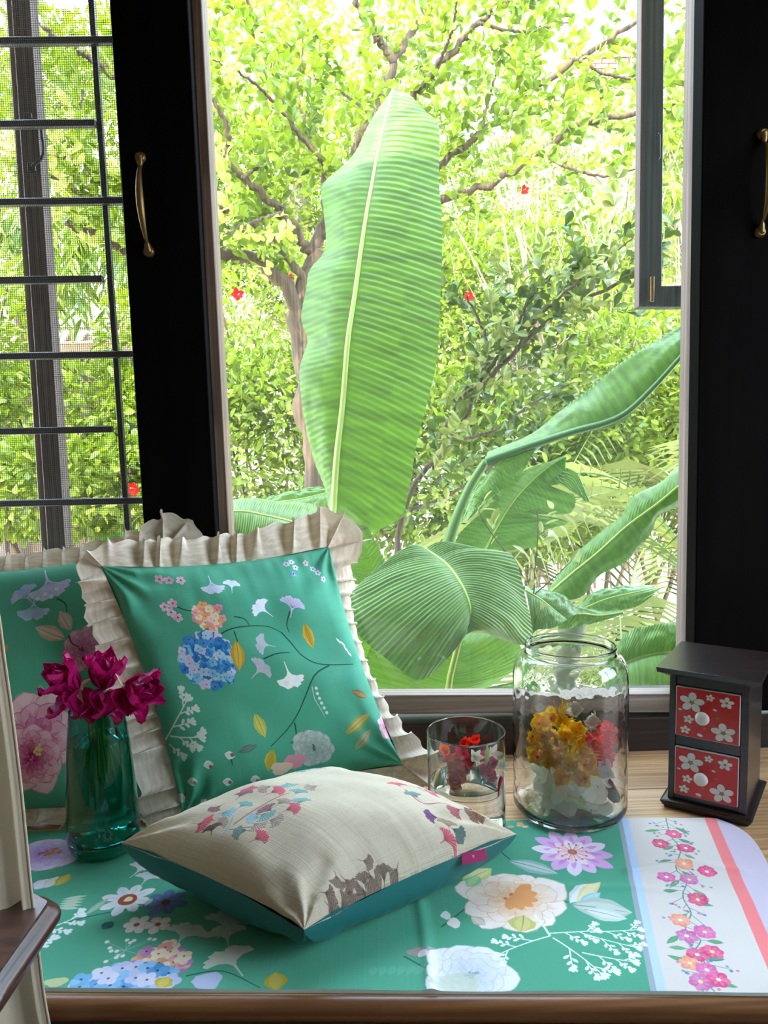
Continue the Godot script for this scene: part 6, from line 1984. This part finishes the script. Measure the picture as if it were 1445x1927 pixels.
	var bushes := [
		["sunlit yellow green shrub left of the tree trunk, red hibiscus flowers over it", Vector3(-0.7202, 1.7537, -5.6), Vector3(0.95, 0.75, 0.6), 0.9, "oval"],
		["broad shrub low behind the pale banana leaves at the tree's foot", Vector3(-0.6233, 1.0034, -5.2), Vector3(1.0, 0.7, 0.6), 0.7, "oval"],
		["sunlit shrub between the tall banana leaf and the dark slanting branches", Vector3(0.8013, 1.7951, -6.2), Vector3(1.1, 0.9, 0.7), 0.85, "oval"],
		["light green shrub under the dry stems", Vector3(1.4375, 1.4723, -5.4), Vector3(1.1, 0.65, 0.6), 0.85, "oval"],
		["shrub low behind the slanting branches near the ground", Vector3(0.7073, 0.7716, -5), Vector3(1.1, 0.6, 0.6), 0.65, "oval"],
		["shrub with red hibiscus flowers in front of the dry stems", Vector3(1.3943, 2.2695, -6.6), Vector3(1.1, 0.5, 0.7), 0.95, "oval"],
		["shrub growing between the palms near the window's side", Vector3(1.7777, 1.2241, -4.8), Vector3(0.7, 0.6, 0.5), 0.7, "oval"],
		["tall shrub below the corrugated roof beyond the grille", Vector3(-1.9261, 1.1724, -5.2), Vector3(0.95, 0.42, 0.6), 0.75, "spoon"],
		["sunlit shrub beyond the casement stile at the grille's far end", Vector3(-2.8238, 1.657, -5), Vector3(0.75, 0.8, 0.6), 0.95, "oval"],
		["low shrub beyond the foot of the casement stile", Vector3(-1.7565, 0.8185, -4.6), Vector3(0.9, 0.3, 0.5), 0.7, "spoon"],
		["tall hedge shrub closing the view behind the tree", Vector3(-0.0287, 3.3318, -8.6), Vector3(1.4, 1.4, 0.7), 0.9, "oval"],
		["tall hedge shrub closing the view over the hibiscus", Vector3(-1.2911, 3.2961, -8.6), Vector3(1.4, 1.2, 0.7), 0.95, "oval"],
		["tall bright shrub behind the casement leaf", Vector3(2.9774, 3.6344, -7), Vector3(0.5, 0.9, 0.6), 0.9, "oval"],
		["sparse sunlit shrub behind the dry stems", Vector3(2.4527, 3.5671, -8.4), Vector3(1.5, 1.1, 0.5), 1.0, "oval"],
		["tall shrub above the shed", Vector3(-2.815, 4.0573, -7.8), Vector3(1.4, 1.0, 0.7), 0.95, "oval"]]
	for e in bushes:
		t = thing("garden_shrub", e[0], "shrub", Vector3(e[1].x, -0.35, e[1].z))
		var c: Vector3 = e[1] - t.position
		var st := Sh.new()
		for k in 4:
			var foot := Vector3(R.randf_range(-0.2, 0.2), 0, R.randf_range(-0.2, 0.2))
			var tip: Vector3 = c + Vector3(R.randf_range(-0.8, 0.8), R.randf_range(-0.3, 0.7), R.randf_range(-0.6, 0.6)) * e[2]
			st.tube(spline([foot, foot.lerp(tip, 0.5) + Vector3(R.randf_range(-0.15, 0.15), 0, 0), tip], 8), ramp(0.018, 0.006, 8), 5, false)
		stuff(put("stems", st, M.twig, t))
		var r: Vector3 = e[2]
		var balls := [[c, r]]
		for k in 4:
			balls.append([c + Vector3(R.randf_range(-0.8, 0.8) * r.x, R.randf_range(-0.6, 0.6) * r.y, R.randf_range(-0.3, 0.6) * r.z), r * R.randf_range(0.35, 0.55)])
		clump(t, balls, 1500, Vector2(0.045, 0.085), e[4], M.tree_leaf, Vector2(e[3] - 0.55, e[3] + 0.05), 1.05)

	# drooping compound foliage over the shed
	t = thing("drooping_tree", "tree with long drooping feathery leaves hanging over the corrugated roof", "tree", Vector3(-2.4249, 0.3129, -6.4))
	limb(t, [Vector3(-2.9076, 0.2981, -6.6), Vector3(-2.86, 1.6465, -6.6), Vector3(-2.8379, 2.5997, -6.6), Vector3(-2.722, 3.0217, -6.6)], 0.07, 0.05, "trunk")
	b = [limb(t, [Vector3(-2.722, 3.0217, -6.6), Vector3(-2.3752, 2.8956, -6.4667), Vector3(-2.0415, 2.7319, -6.3333), Vector3(-1.8436, 2.5348, -6.2)], 0.03, 0.012), limb(t, [Vector3(-2.7277, 2.9375, -6.6), Vector3(-2.8832, 2.8163, -6.45), Vector3(-3.038, 2.5772, -6.3)], 0.03, 0.012), limb(t, [Vector3(-2.3507, 2.877, -6.4), Vector3(-2.1019, 2.9264, -6.3), Vector3(-1.826, 2.8539, -6.2)], 0.02, 0.008)]
	var wl := []
	var tl := []
	for k in 46:
		var br: Array = b[k % 3]
		var p: Vector3 = spline(br, 20)[R.randi() % 21]
		var out := Vector3(R.randf_range(-0.5, 0.5), -0.2, R.randf_range(-0.2, 0.6))
		var line := spline([p, p + out * 0.5 + Vector3(0, 0.05, 0), p + out + Vector3(0, -0.45, 0)], 12)
		var w0 := R.randf_range(0.1, 0.8)
		for i in range(1, 13):
			for s in [-1.0, 1.0]:
				var dd: Vector3 = (line[i] - line[i - 1]).normalized() * 0.5 + Vector3(s * 0.7, -0.7, R.randf_range(-0.3, 0.3))
				wl.append(t.transform.affine_inverse() * perch(line[i], dd, R.randf_range(0.12, 0.2), 0.5))
				tl.append(tone(clampf(w0 + R.randf_range(-0.15, 0.15), 0, 1), 1.0))
	multi("foliage", leaf_mesh("lance"), M.tree_leaf, wl, tl, t)

	# hibiscus flowers
	var red := petal_mat(Color(0.84, 0.10, 0.10), 0.9)
	var hm := [petal_mesh(0.055, 0.042, 0.3, 0.5, 0.2, 0.7, 0, 41).mesh()]
	var hs := [[Vector3(-0.7976, 1.9459, -4.9), "red hibiscus flower lowest left of the tree trunk"], [Vector3(-0.4716, 2.0591, -5), "red hibiscus flower between the trunk and its low branch"], [Vector3(1.116, 2.7491, -5.6), "red hibiscus flower before the pale dry stems"], [Vector3(1.0752, 1.8352, -4.9), "red hibiscus flower half hidden by the dark sprays"], [Vector3(1.323, 0.7375, -3.9), "red hibiscus flower among the palm fronds"], [Vector3(-1.2068, 0.8192, -4), "red hibiscus flower low beside the black sash"], [Vector3(0.7006, 1.9914, -5.4), "small red hibiscus flower beside the edge of the tall banana leaf"]]
	for e in hs:
		var f := blossom("hibiscus_flower", e[1], e[0], Vector3(R.randf_range(-0.5, 0.5), 0.1, 1), 5, hm, 1.15, red, red, 0.008)
		put("pistil", tubed([Vector3.ZERO, Vector3(0.004, 0.05, 0.0)], [0.003, 0.004], 6), mat(Color(0.9, 0.5, 0.3), 0.6), f)

	# areca palms at the right
	var palm_labels := ["feathery palm at the side of the window above the low banana leaves", "feathery palm low in the sun behind the glass jar", "feathery palm in the distance under the casement leaf"]
	var feet := [Vector3(1.5561, 0.4731, -3.5), Vector3(1.2446, -0.4374, -3.9), Vector3(2.1529, 0.7277, -5.2)]
	for k in 3:
		t = thing("feathery_palm", palm_labels[k], "palm", Vector3(feet[k].x, -0.35, feet[k].z))
		var heart := Vector3(0, feet[k].y * [0.75, 0.6, 0.8][k] + 0.35, 0)
		put("cane", tubed(spline([Vector3(0, 0, 0), heart * 0.5 + Vector3(0.04, 0, 0), heart], 10), ramp(0.045, 0.03, 10), 8), M.stalk, t)
		for f in [11, 9, 12][k]:
			var a: float = f * 2.4 + k
			var d := Vector3(cos(a), 0, sin(a) * 0.8)
			if f % 2 == 0 and k != 2:
				d.x = -absf(d.x)
			var l := R.randf_range(0.9, 1.4)
			var rise := R.randf_range(0.3, 0.9)
			var line := spline([heart, heart + d * l * 0.4 + Vector3(0, rise * l * 0.55, 0), heart + d * l * 0.8 + Vector3(0, rise * l * 0.6, 0), heart + d * l * 1.15 + Vector3(0, rise * l * 0.25, 0)], 34)
			var q2 := Sh.new()
			q2.tube(line, ramp(0.008, 0.002, 34), 5, false)
			var fq := Sh.new()
			for i in range(4, 34):
				var tg: Vector3 = (line[i + 1] - line[i - 1]).normalized() if i < 34 else Vector3.UP
				for s in [-1.0, 1.0]:
					var side: Vector3 = tg.cross(Vector3.UP).normalized() * s
					var ld: Vector3 = (side + tg * 0.75 + Vector3(0, 0.25, 0)).normalized()
					var ll := 0.34 * sin(PI * clampf((i - 2) / 34.0, 0.05, 0.97)) + 0.05
					var droop := Vector3(0, -0.3 * ll, 0)
					var tip: Vector3 = line[i] + ld * ll + droop
					var mid: Vector3 = line[i] + ld * ll * 0.55 + droop * 0.15
					var wv: Vector3 = ld.cross(side.cross(Vector3.UP)).normalized() * 0.008
					if wv.length() < 0.004:
						wv = Vector3(0, 0.008, 0)
					var i0 := fq.v.size()
					for p in [line[i] - wv * 0.4, line[i] + wv * 0.4, mid - wv, mid + wv, tip]:
						fq.v.append(p)
						fq.n.append(side.cross(tg).normalized() * (1.0 if side.cross(tg).y > 0 else -1.0))
						fq.uv.append(Vector2.ZERO)
					fq.idx.append_array(PackedInt32Array([i0, i0 + 2, i0 + 1, i0 + 1, i0 + 2, i0 + 3, i0 + 2, i0 + 4, i0 + 3]))
			var fm := leafy(tone(R.randf_range(0.0, 0.3), 0.7).linear_to_srgb(), Color(0.6, 0.6, 0.3), 0.35)
			fm.vertex_color_use_as_albedo = false
			var fo := put("frond", q2, M.stalk, t)
			stuff(put("leaflets", fq, fm, fo))

# broad leaf blade between two edge lines and a midrib, ribbed across
func blade(t: Node3D, left: Array, mid: Array, right: Array, m: Material, rib_m: Material, ribs := 40, bulge := 0.02, amp := 0.0022, rib_r := 0.007, slant := 0.08, rows := 0) -> MeshInstance3D:
	var inv := t.transform.affine_inverse()
	rows = rows if rows else clampi(ribs * 5, 90, 340)
	var ls := spline(left, rows)
	var ms := spline(mid, rows)
	var rs := spline(right, rows)
	var nz := lens_noise(ribs + rows, 1.0)
	var q := Sh.new()
	q.grid(36, rows, func(a: float, b: float):
		var s := a * 2 - 1
		var along := clampf(b + slant * absf(s), 0, 1) if slant > 0 else b
		var i := int(round(b * rows))
		var p0: Vector3 = ms[i]
		var e: Vector3 = (ls[i] if s < 0 else rs[i])
		var x := absf(s)
		var tg: Vector3 = (ms[mini(i + 1, rows)] - ms[maxi(i - 1, 0)]).normalized()
		var nn := (e - p0).cross(tg)
		nn = (nn.normalized() if nn.length() > 1e-6 else Vector3.BACK) * (1.0 if s < 0 else -1.0)
		if nn.z < 0:
			nn = -nn
		var w := (e - p0).length()
		var ph := along * ribs * TAU + nz.get_noise_2d(s * 1.2, b * 6.0) * 0.8
		var h := amp * sin(ph) * minf(1.0, x * 8.0) * minf(1.0, w * 14.0) * (1.0 + 0.5 * nz.get_noise_1d(floor(along * ribs) * 3.7))
		return inv * (p0.lerp(e, x) + nn * (bulge * sin(PI * pow(x, 0.8)) * minf(1, w * 8) + h + 0.006 * nz.get_noise_2d(s * 1.6 + 5, b * 5.0) * x)), null)
	var o := put("leaf_blade", q, m, t)
	var rl := []
	for p in spline(mid, 60):
		rl.append(inv * p)
	if rib_r > 0:
		put("midrib", tubed(rl, ramp(rib_r, rib_r * 0.35, 60), 8), rib_m, o)
	return o

func banana(c: Color, through: Color, rough := 0.38, bloom := 0.8) -> StandardMaterial3D:
	var m := mat(Color.WHITE, rough, 0.5)
	m.albedo_texture = noise_tex(0.04, (c * 0.9), (c * 1.1).clamp(), 256, 4, Vector2i(16, 1))
	m.uv1_scale = Vector3(2, 3, 1)
	m.rim_enabled = true      # waxy bloom
	m.rim = bloom
	m.backlight_enabled = true
	m.backlight = through
	return m

func banana_plants() -> void:
	var rib := mat(rgb(176, 200, 96), 0.45)
	var leaf_green := rgb(100, 134, 58)
	var fresh := banana(leaf_green, Color(0.9, 1.0, 0.12), 0.4)
	var grey := banana(leaf_green, Color(0.5, 0.65, 0.2), 0.34)
	var mid_green := banana(leaf_green, Color(0.6, 0.75, 0.2), 0.34)
	var bright := banana(leaf_green, Color(0.9, 1.0, 0.12), 0.4)
	# the plant with the tall upright leaf
	var t := thing("banana_plant", "banana plant with one tall upright bright green leaf in the middle of the pane", "banana plant", Vector3(-0.1054, -0.119, -2.45))
	put("stem", tubed(spline([Vector3.ZERO, Vector3(0.02, 0.3, 0), t.transform.affine_inverse() * Vector3(-0.1044, 0.552, -2.43), t.transform.affine_inverse() * Vector3(-0.1182, 0.8053, -2.4)], 20), ramp(0.05, 0.012, 20), 10), M.stalk, t)
	blade(t, [Vector3(-0.1292, 0.8156, -2.46), Vector3(-0.146, 0.9092, -2.4725), Vector3(-0.1767, 0.9948, -2.485), Vector3(-0.2045, 1.1232, -2.4975), Vector3(-0.2203, 1.2772, -2.52), Vector3(-0.2068, 1.3384, -2.545), Vector3(-0.1916, 1.392, -2.57), Vector3(-0.2135, 1.4669, -2.5894), Vector3(-0.1961, 1.5599, -2.605), Vector3(-0.183, 1.626, -2.6206), Vector3(-0.1309, 1.6937, -2.6362), Vector3(-0.1335, 1.8174, -2.6519), Vector3(-0.1371, 1.9074, -2.6675), Vector3(-0.0759, 1.9663, -2.6838), Vector3(-0.0213, 2.0283, -2.7025), Vector3(0.035, 2.1424, -2.7213), Vector3(0.1057, 2.2415, -2.74)],
		[Vector3(-0.1198, 0.8053, -2.4), Vector3(-0.1019, 1.0123, -2.424), Vector3(-0.0799, 1.1783, -2.448), Vector3(-0.0588, 1.3786, -2.476), Vector3(-0.0358, 1.515, -2.508), Vector3(-0.0143, 1.6532, -2.54), Vector3(0.0094, 1.7934, -2.572), Vector3(0.0308, 1.9022, -2.604), Vector3(0.0528, 2.014, -2.64), Vector3(0.0786, 2.1208, -2.68), Vector3(0.1086, 2.2331, -2.72)],
		[Vector3(0.0029, 0.7695, -2.42), Vector3(0.0917, 0.8143, -2.4262), Vector3(0.1204, 0.8894, -2.4323), Vector3(0.1486, 1.04, -2.4385), Vector3(0.1858, 1.1733, -2.4585), Vector3(0.2182, 1.2911, -2.4831), Vector3(0.2344, 1.4437, -2.5077), Vector3(0.2442, 1.5821, -2.5385), Vector3(0.2534, 1.7572, -2.5754), Vector3(0.2486, 1.9183, -2.6123), Vector3(0.2538, 2.0804, -2.6462), Vector3(0.211, 2.1441, -2.6708), Vector3(0.1605, 2.2052, -2.6954), Vector3(0.1121, 2.233, -2.72)], fresh, rib, 76, 0.015, 0.0016, 0.0115, 0.04)
	blade(t, [Vector3(-0.0965, 0.8048, -2.4), Vector3(-0.0823, 0.7116, -2.4), Vector3(-0.0547, 0.6088, -2.4)], [Vector3(-0.0551, 0.8026, -2.41), Vector3(-0.0153, 0.7084, -2.41), Vector3(0.0076, 0.6053, -2.41)], [Vector3(-0.01, 0.7944, -2.4), Vector3(0.022, 0.7261, -2.4), Vector3(0.0476, 0.666, -2.4)], fresh, rib, 12, 0.01, 0.0025, 0.0)
	blade(t, [Vector3(-0.1363, 0.7601, -2.2), Vector3(-0.2406, 0.7664, -2.175), Vector3(-0.3423, 0.7726, -2.15), Vector3(-0.4126, 0.7631, -2.125), Vector3(-0.5411, 0.7184, -2.1)], [Vector3(-0.0915, 0.7832, -2.25), Vector3(-0.2118, 0.8299, -2.2125), Vector3(-0.2977, 0.8592, -2.175), Vector3(-0.3806, 0.8771, -2.1375), Vector3(-0.5198, 0.8579, -2.1)], [Vector3(-0.1076, 0.811, -2.35), Vector3(-0.1565, 0.8687, -2.325), Vector3(-0.2814, 0.89, -2.3), Vector3(-0.3724, 0.8975, -2.275), Vector3(-0.5481, 0.8646, -2.25)], banana(leaf_green, Color(0.5, 0.65, 0.2), 0.36), rib, 70, 0.02, 0.0012, 0.005, 0.3)
	blade(t, [Vector3(-0.3718, 0.8687, -2.6), Vector3(-0.2812, 0.8938, -2.6), Vector3(-0.173, 0.9094, -2.6)], [Vector3(-0.3874, 0.8529, -2.58), Vector3(-0.2443, 0.8676, -2.58), Vector3(-0.133, 0.892, -2.58)], [Vector3(-0.3487, 0.8283, -2.55), Vector3(-0.2429, 0.8259, -2.55), Vector3(-0.1274, 0.8499, -2.55)], mid_green, rib, 24, 0.01, 0.001, 0.004, 0.3)
	blade(t, [Vector3(-0.8604, 0.7262, -2.1), Vector3(-0.7984, 0.791, -2.1), Vector3(-0.7024, 0.8255, -2.1), Vector3(-0.6366, 0.8386, -2.1)], [Vector3(-0.87, 0.6894, -2.1), Vector3(-0.7722, 0.7462, -2.1), Vector3(-0.6393, 0.7873, -2.1)], [Vector3(-0.844, 0.6337, -2.08), Vector3(-0.7396, 0.6901, -2.08), Vector3(-0.5929, 0.738, -2.08)], banana(leaf_green, Color(0.5, 0.65, 0.2), 0.36), rib, 30, 0.01, 0.001, 0.004, 0.3)
	blade(t, [Vector3(-0.1059, 0.3146, -2.3), Vector3(-0.087, 0.4147, -2.3), Vector3(-0.0561, 0.4805, -2.3), Vector3(-0.0192, 0.5293, -2.3)], [Vector3(-0.0611, 0.2896, -2.32), Vector3(-0.0225, 0.3902, -2.32), Vector3(0.0037, 0.4569, -2.32), Vector3(0.0211, 0.5067, -2.32)], [Vector3(-0.0001, 0.2948, -2.3), Vector3(0.0181, 0.3784, -2.3), Vector3(0.0308, 0.4366, -2.3), Vector3(0.0417, 0.4946, -2.3)], bright, rib, 16, 0.01, 0.001, 0.005, 0.2)

	# the plant with the folded leaf reaching to the right
	t = thing("banana_plant", "banana plant with a long folded leaf reaching up across the right of the pane", "banana plant", Vector3(0.1878, -0.0785, -2.35))
	put("stem", tubed(spline([Vector3.ZERO, t.transform.affine_inverse() * Vector3(0.1995, 0.5284, -2.35), t.transform.affine_inverse() * Vector3(0.2332, 0.7317, -2.33), t.transform.affine_inverse() * Vector3(0.293, 0.9043, -2.3), t.transform.affine_inverse() * Vector3(0.3467, 0.9948, -2.28)], 30), ramp(0.04, 0.012, 30), 10), mat(rgb(104, 142, 72), 0.5), t)
	blade(t, [Vector3(0.3577, 1.0187, -2.32), Vector3(0.484, 1.0751, -2.3), Vector3(0.6246, 1.183, -2.28), Vector3(0.7106, 1.2525, -2.26), Vector3(0.7931, 1.3113, -2.24), Vector3(0.9251, 1.3902, -2.22), Vector3(1.0062, 1.4446, -2.2)], [Vector3(0.3436, 0.9957, -2.26), Vector3(0.4741, 1.0399, -2.2457), Vector3(0.5949, 1.0776, -2.2314), Vector3(0.6832, 1.1016, -2.2171), Vector3(0.7397, 1.1305, -2.2029), Vector3(0.8098, 1.1989, -2.1886), Vector3(0.9076, 1.311, -2.1743), Vector3(1.0031, 1.4235, -2.16)], [Vector3(0.3498, 0.9889, -2.27), Vector3(0.484, 1.0333, -2.2557), Vector3(0.6054, 1.0681, -2.2414), Vector3(0.7019, 1.0891, -2.2271), Vector3(0.7524, 1.1199, -2.2129), Vector3(0.8226, 1.2022, -2.1986), Vector3(0.9175, 1.3266, -2.1843), Vector3(1.0106, 1.4308, -2.17)], banana(leaf_green, Color(0.5, 0.65, 0.2), 0.4), mat(rgb(80, 124, 60), 0.4), 56, 0.012, 0.0018, 0.014, 0.12)
	blade(t, [Vector3(0.2693, 0.8119, -2.27), Vector3(0.2986, 0.8986, -2.27), Vector3(0.3687, 0.9759, -2.27), Vector3(0.4556, 1.0336, -2.27), Vector3(0.4839, 1.0393, -2.27)], [Vector3(0.2827, 0.825, -2.25), Vector3(0.3258, 0.9075, -2.25), Vector3(0.3889, 0.9764, -2.25), Vector3(0.4593, 1.0216, -2.25), Vector3(0.4828, 1.0335, -2.25)], [Vector3(0.294, 0.8306, -2.24), Vector3(0.3868, 0.9147, -2.24), Vector3(0.4494, 0.9678, -2.24), Vector3(0.4697, 1.003, -2.24), Vector3(0.4853, 1.0305, -2.24)], mid_green, rib, 30, 0.008, 0.001, 0.0)
	# torn leaf
	var torn := banana(leaf_green, Color(0.5, 0.65, 0.2), 0.34)
	var tm := rib
	blade(t, [Vector3(0.2694, 0.6939, -2.55), Vector3(0.3022, 0.7507, -2.55), Vector3(0.3687, 0.8118, -2.55), Vector3(0.4135, 0.8554, -2.55), Vector3(0.4102, 0.9, -2.55), Vector3(0.5116, 0.9509, -2.55), Vector3(0.5738, 0.9725, -2.55), Vector3(0.6447, 0.9974, -2.55)], [Vector3(0.3781, 0.6789, -2.56), Vector3(0.4249, 0.7636, -2.568), Vector3(0.4861, 0.8515, -2.576), Vector3(0.5454, 0.9125, -2.584), Vector3(0.6013, 0.9558, -2.592), Vector3(0.6646, 0.9937, -2.6)], [Vector3(0.5538, 0.6922, -2.54), Vector3(0.5761, 0.7451, -2.5436), Vector3(0.6591, 0.7696, -2.5473), Vector3(0.6278, 0.7879, -2.5509), Vector3(0.557, 0.8017, -2.5545), Vector3(0.669, 0.8041, -2.5582), Vector3(0.684, 0.8626, -2.5618), Vector3(0.6132, 0.8765, -2.5655), Vector3(0.605, 0.8943, -2.5691), Vector3(0.6687, 0.9105, -2.5727), Vector3(0.6587, 0.9553, -2.5764), Vector3(0.6631, 0.9872, -2.58)], torn, tm, 34, 0.01, 0.0012, 0.006, 0.25)
	blade(t, [Vector3(0.6142, 0.9119, -2.57), Vector3(0.641, 0.9381, -2.57), Vector3(0.6606, 0.9555, -2.57)], [Vector3(0.6476, 0.894, -2.56), Vector3(0.6744, 0.9112, -2.56), Vector3(0.6921, 0.9375, -2.56)], [Vector3(0.6925, 0.8662, -2.56), Vector3(0.7285, 0.8385, -2.56), Vector3(0.7338, 0.8563, -2.56)], torn, tm, 8, 0.005, 0.001, 0.0)

	# the plant with the drooping leaf in front of the sill
	t = thing("banana_plant", "banana plant with a wide drooping pleated leaf just above the sill", "banana plant", Vector3(0.1952, -0.0402, -2.08))
	put("stem", tubed(spline([Vector3.ZERO, t.transform.affine_inverse() * Vector3(0.2028, 0.3346, -2.08), t.transform.affine_inverse() * Vector3(0.2282, 0.4711, -2.08), t.transform.affine_inverse() * Vector3(0.2472, 0.5513, -2.06)], 16), ramp(0.012, 0.008, 16), 8), mat(rgb(150, 170, 60), 0.5), t)
	var silver := banana(leaf_green, Color(0.5, 0.65, 0.2), 0.38)
	blade(t, [Vector3(0.0679, 0.7494, -2.12), Vector3(-0.0148, 0.6944, -2.08), Vector3(-0.0662, 0.6378, -2.04), Vector3(-0.0431, 0.5599, -2), Vector3(0.0507, 0.4765, -1.98), Vector3(0.1175, 0.4313, -1.98), Vector3(0.1803, 0.4759, -1.98), Vector3(0.2178, 0.5584, -1.98)], [Vector3(0.1525, 0.7532, -2.16), Vector3(0.207, 0.7188, -2.104), Vector3(0.2412, 0.6723, -2.048), Vector3(0.2596, 0.6204, -2.016), Vector3(0.2554, 0.579, -2.008), Vector3(0.2398, 0.5452, -2)], [Vector3(0.2736, 0.7503, -2.16), Vector3(0.3682, 0.7425, -2.1371), Vector3(0.3955, 0.7335, -2.1143), Vector3(0.4205, 0.6441, -2.0914), Vector3(0.4384, 0.5358, -2.0714), Vector3(0.4186, 0.4961, -2.0543), Vector3(0.3282, 0.5285, -2.0371), Vector3(0.2625, 0.5641, -2.02)], silver, rib, 46, 0.03, 0.0014, 0.006, 0.0)
	blade(t, [Vector3(0.2384, 0.5076, -2.14), Vector3(0.1165, 0.4798, -2.14), Vector3(-0.0056, 0.4441, -2.14), Vector3(-0.053, 0.3673, -2.14), Vector3(-0.024, 0.3036, -2.14)], [Vector3(0.2299, 0.4901, -2.12), Vector3(0.2199, 0.4132, -2.12), Vector3(0.2099, 0.3356, -2.12), Vector3(0.2063, 0.2888, -2.12)], [Vector3(0.2591, 0.5095, -2.16), Vector3(0.3633, 0.4989, -2.16), Vector3(0.4278, 0.458, -2.16), Vector3(0.3967, 0.3878, -2.16), Vector3(0.285, 0.3194, -2.16), Vector3(0.2536, 0.2724, -2.16)], bright, rib, 30, 0.02, 0.0006, 0.005, 0.1)
	blade(t, [Vector3(0.2291, 0.3663, -1.95), Vector3(0.2714, 0.4083, -1.95), Vector3(0.3553, 0.4275, -1.95), Vector3(0.4252, 0.4299, -1.95)], [Vector3(0.2138, 0.3561, -1.94), Vector3(0.2977, 0.3967, -1.94), Vector3(0.409, 0.4137, -1.94)], [Vector3(0.2403, 0.3448, -1.93), Vector3(0.3236, 0.3639, -1.93), Vector3(0.4208, 0.3826, -1.93)], mid_green, rib, 18, 0.01, 0.001, 0.004, 0.2)

	# the plant at the right
	t = thing("banana_plant", "banana plant with arching leaves behind the glass jar and the drawer chest", "banana plant", Vector3(0.672, -0.147, -2.25))
	put("stem", tubed(spline([Vector3(-0.02, 0, 0), t.transform.affine_inverse() * Vector3(0.584, 0.2956, -2.3), t.transform.affine_inverse() * Vector3(0.6377, 0.5002, -2.35)], 14), ramp(0.06, 0.04, 14), 12), mat(rgb(96, 104, 70), 0.7), t)
	blade(t, [Vector3(0.5065, 0.5896, -2.25), Vector3(0.57, 0.6717, -2.25), Vector3(0.619, 0.7298, -2.25), Vector3(0.7309, 0.8131, -2.25), Vector3(0.7697, 0.8786, -2.25), Vector3(0.8559, 0.9239, -2.25), Vector3(0.9463, 0.9831, -2.25), Vector3(1.0706, 1.0552, -2.25)], [Vector3(0.5092, 0.5928, -2.22), Vector3(0.5752, 0.6555, -2.2083), Vector3(0.6572, 0.7261, -2.1967), Vector3(0.7377, 0.8035, -2.185), Vector3(0.8246, 0.8718, -2.1733), Vector3(0.91, 0.9466, -2.1617), Vector3(1.031, 1.0417, -2.15)], [Vector3(0.5109, 0.5908, -2.2), Vector3(0.6061, 0.5932, -2.2), Vector3(0.6634, 0.658, -2.2), Vector3(0.7363, 0.6955, -2.2), Vector3(0.813, 0.7781, -2.2), Vector3(0.8354, 0.8304, -2.2), Vector3(0.9275, 0.8778, -2.2), Vector3(1.0635, 1.01, -2.2)], mid_green, rib, 52, 0.02, 0.0016, 0.005, 0.2)
	blade(t, [Vector3(0.4368, 0.6378, -2.18), Vector3(0.5062, 0.6235, -2.18), Vector3(0.5557, 0.6035, -2.18), Vector3(0.607, 0.5582, -2.18)], [Vector3(0.4353, 0.6315, -2.15), Vector3(0.484, 0.5995, -2.15), Vector3(0.5222, 0.5675, -2.15), Vector3(0.5529, 0.5434, -2.15)], [Vector3(0.4471, 0.506, -2.12), Vector3(0.4652, 0.5224, -2.12), Vector3(0.5075, 0.5259, -2.12), Vector3(0.5497, 0.5494, -2.12)], grey, tm, 26, 0.012, 0.0012, 0.004, 0.2)
	blade(t, [Vector3(0.6105, 0.5497, -2.25), Vector3(0.6581, 0.5971, -2.25), Vector3(0.7459, 0.6143, -2.25), Vector3(0.8548, 0.61, -2.25)], [Vector3(0.6024, 0.5457, -2.22), Vector3(0.689, 0.5819, -2.22), Vector3(0.7678, 0.5991, -2.22), Vector3(0.8466, 0.6131, -2.22)], [Vector3(0.605, 0.5218, -2.2), Vector3(0.6988, 0.548, -2.2), Vector3(0.777, 0.5651, -2.2), Vector3(0.8422, 0.611, -2.2)], torn, tm, 26, 0.012, 0.0012, 0.004, 0.2)
	blade(t, [Vector3(0.5265, 0.5714, -2.2), Vector3(0.6047, 0.5694, -2.2), Vector3(0.6674, 0.552, -2.2), Vector3(0.7301, 0.5536, -2.2)], [Vector3(0.5342, 0.5444, -2.18), Vector3(0.5993, 0.5506, -2.18), Vector3(0.6615, 0.5443, -2.18), Vector3(0.7267, 0.552, -2.18)], [Vector3(0.5374, 0.5048, -2.18), Vector3(0.5918, 0.5113, -2.18), Vector3(0.6461, 0.5226, -2.18), Vector3(0.7299, 0.5457, -2.18)], mid_green, tm, 20, 0.012, 0.0012, 0.004, 0.2)
	blade(t, [Vector3(0.6506, 0.5054, -2), Vector3(0.6788, 0.541, -2), Vector3(0.7358, 0.557, -2), Vector3(0.8358, 0.5689, -2), Vector3(0.9504, 0.5704, -2)], [Vector3(0.6305, 0.4464, -1.98), Vector3(0.7154, 0.4804, -1.98), Vector3(0.8148, 0.4922, -1.98), Vector3(0.943, 0.4961, -1.98)], [Vector3(0.6126, 0.3523, -1.92), Vector3(0.696, 0.3429, -1.92), Vector3(0.7935, 0.3401, -1.92), Vector3(0.9191, 0.3365, -1.92)], banana(leaf_green, Color(0.5, 0.65, 0.2), 0.4), rib, 40, 0.02, 0.0008, 0.005, 0.3)
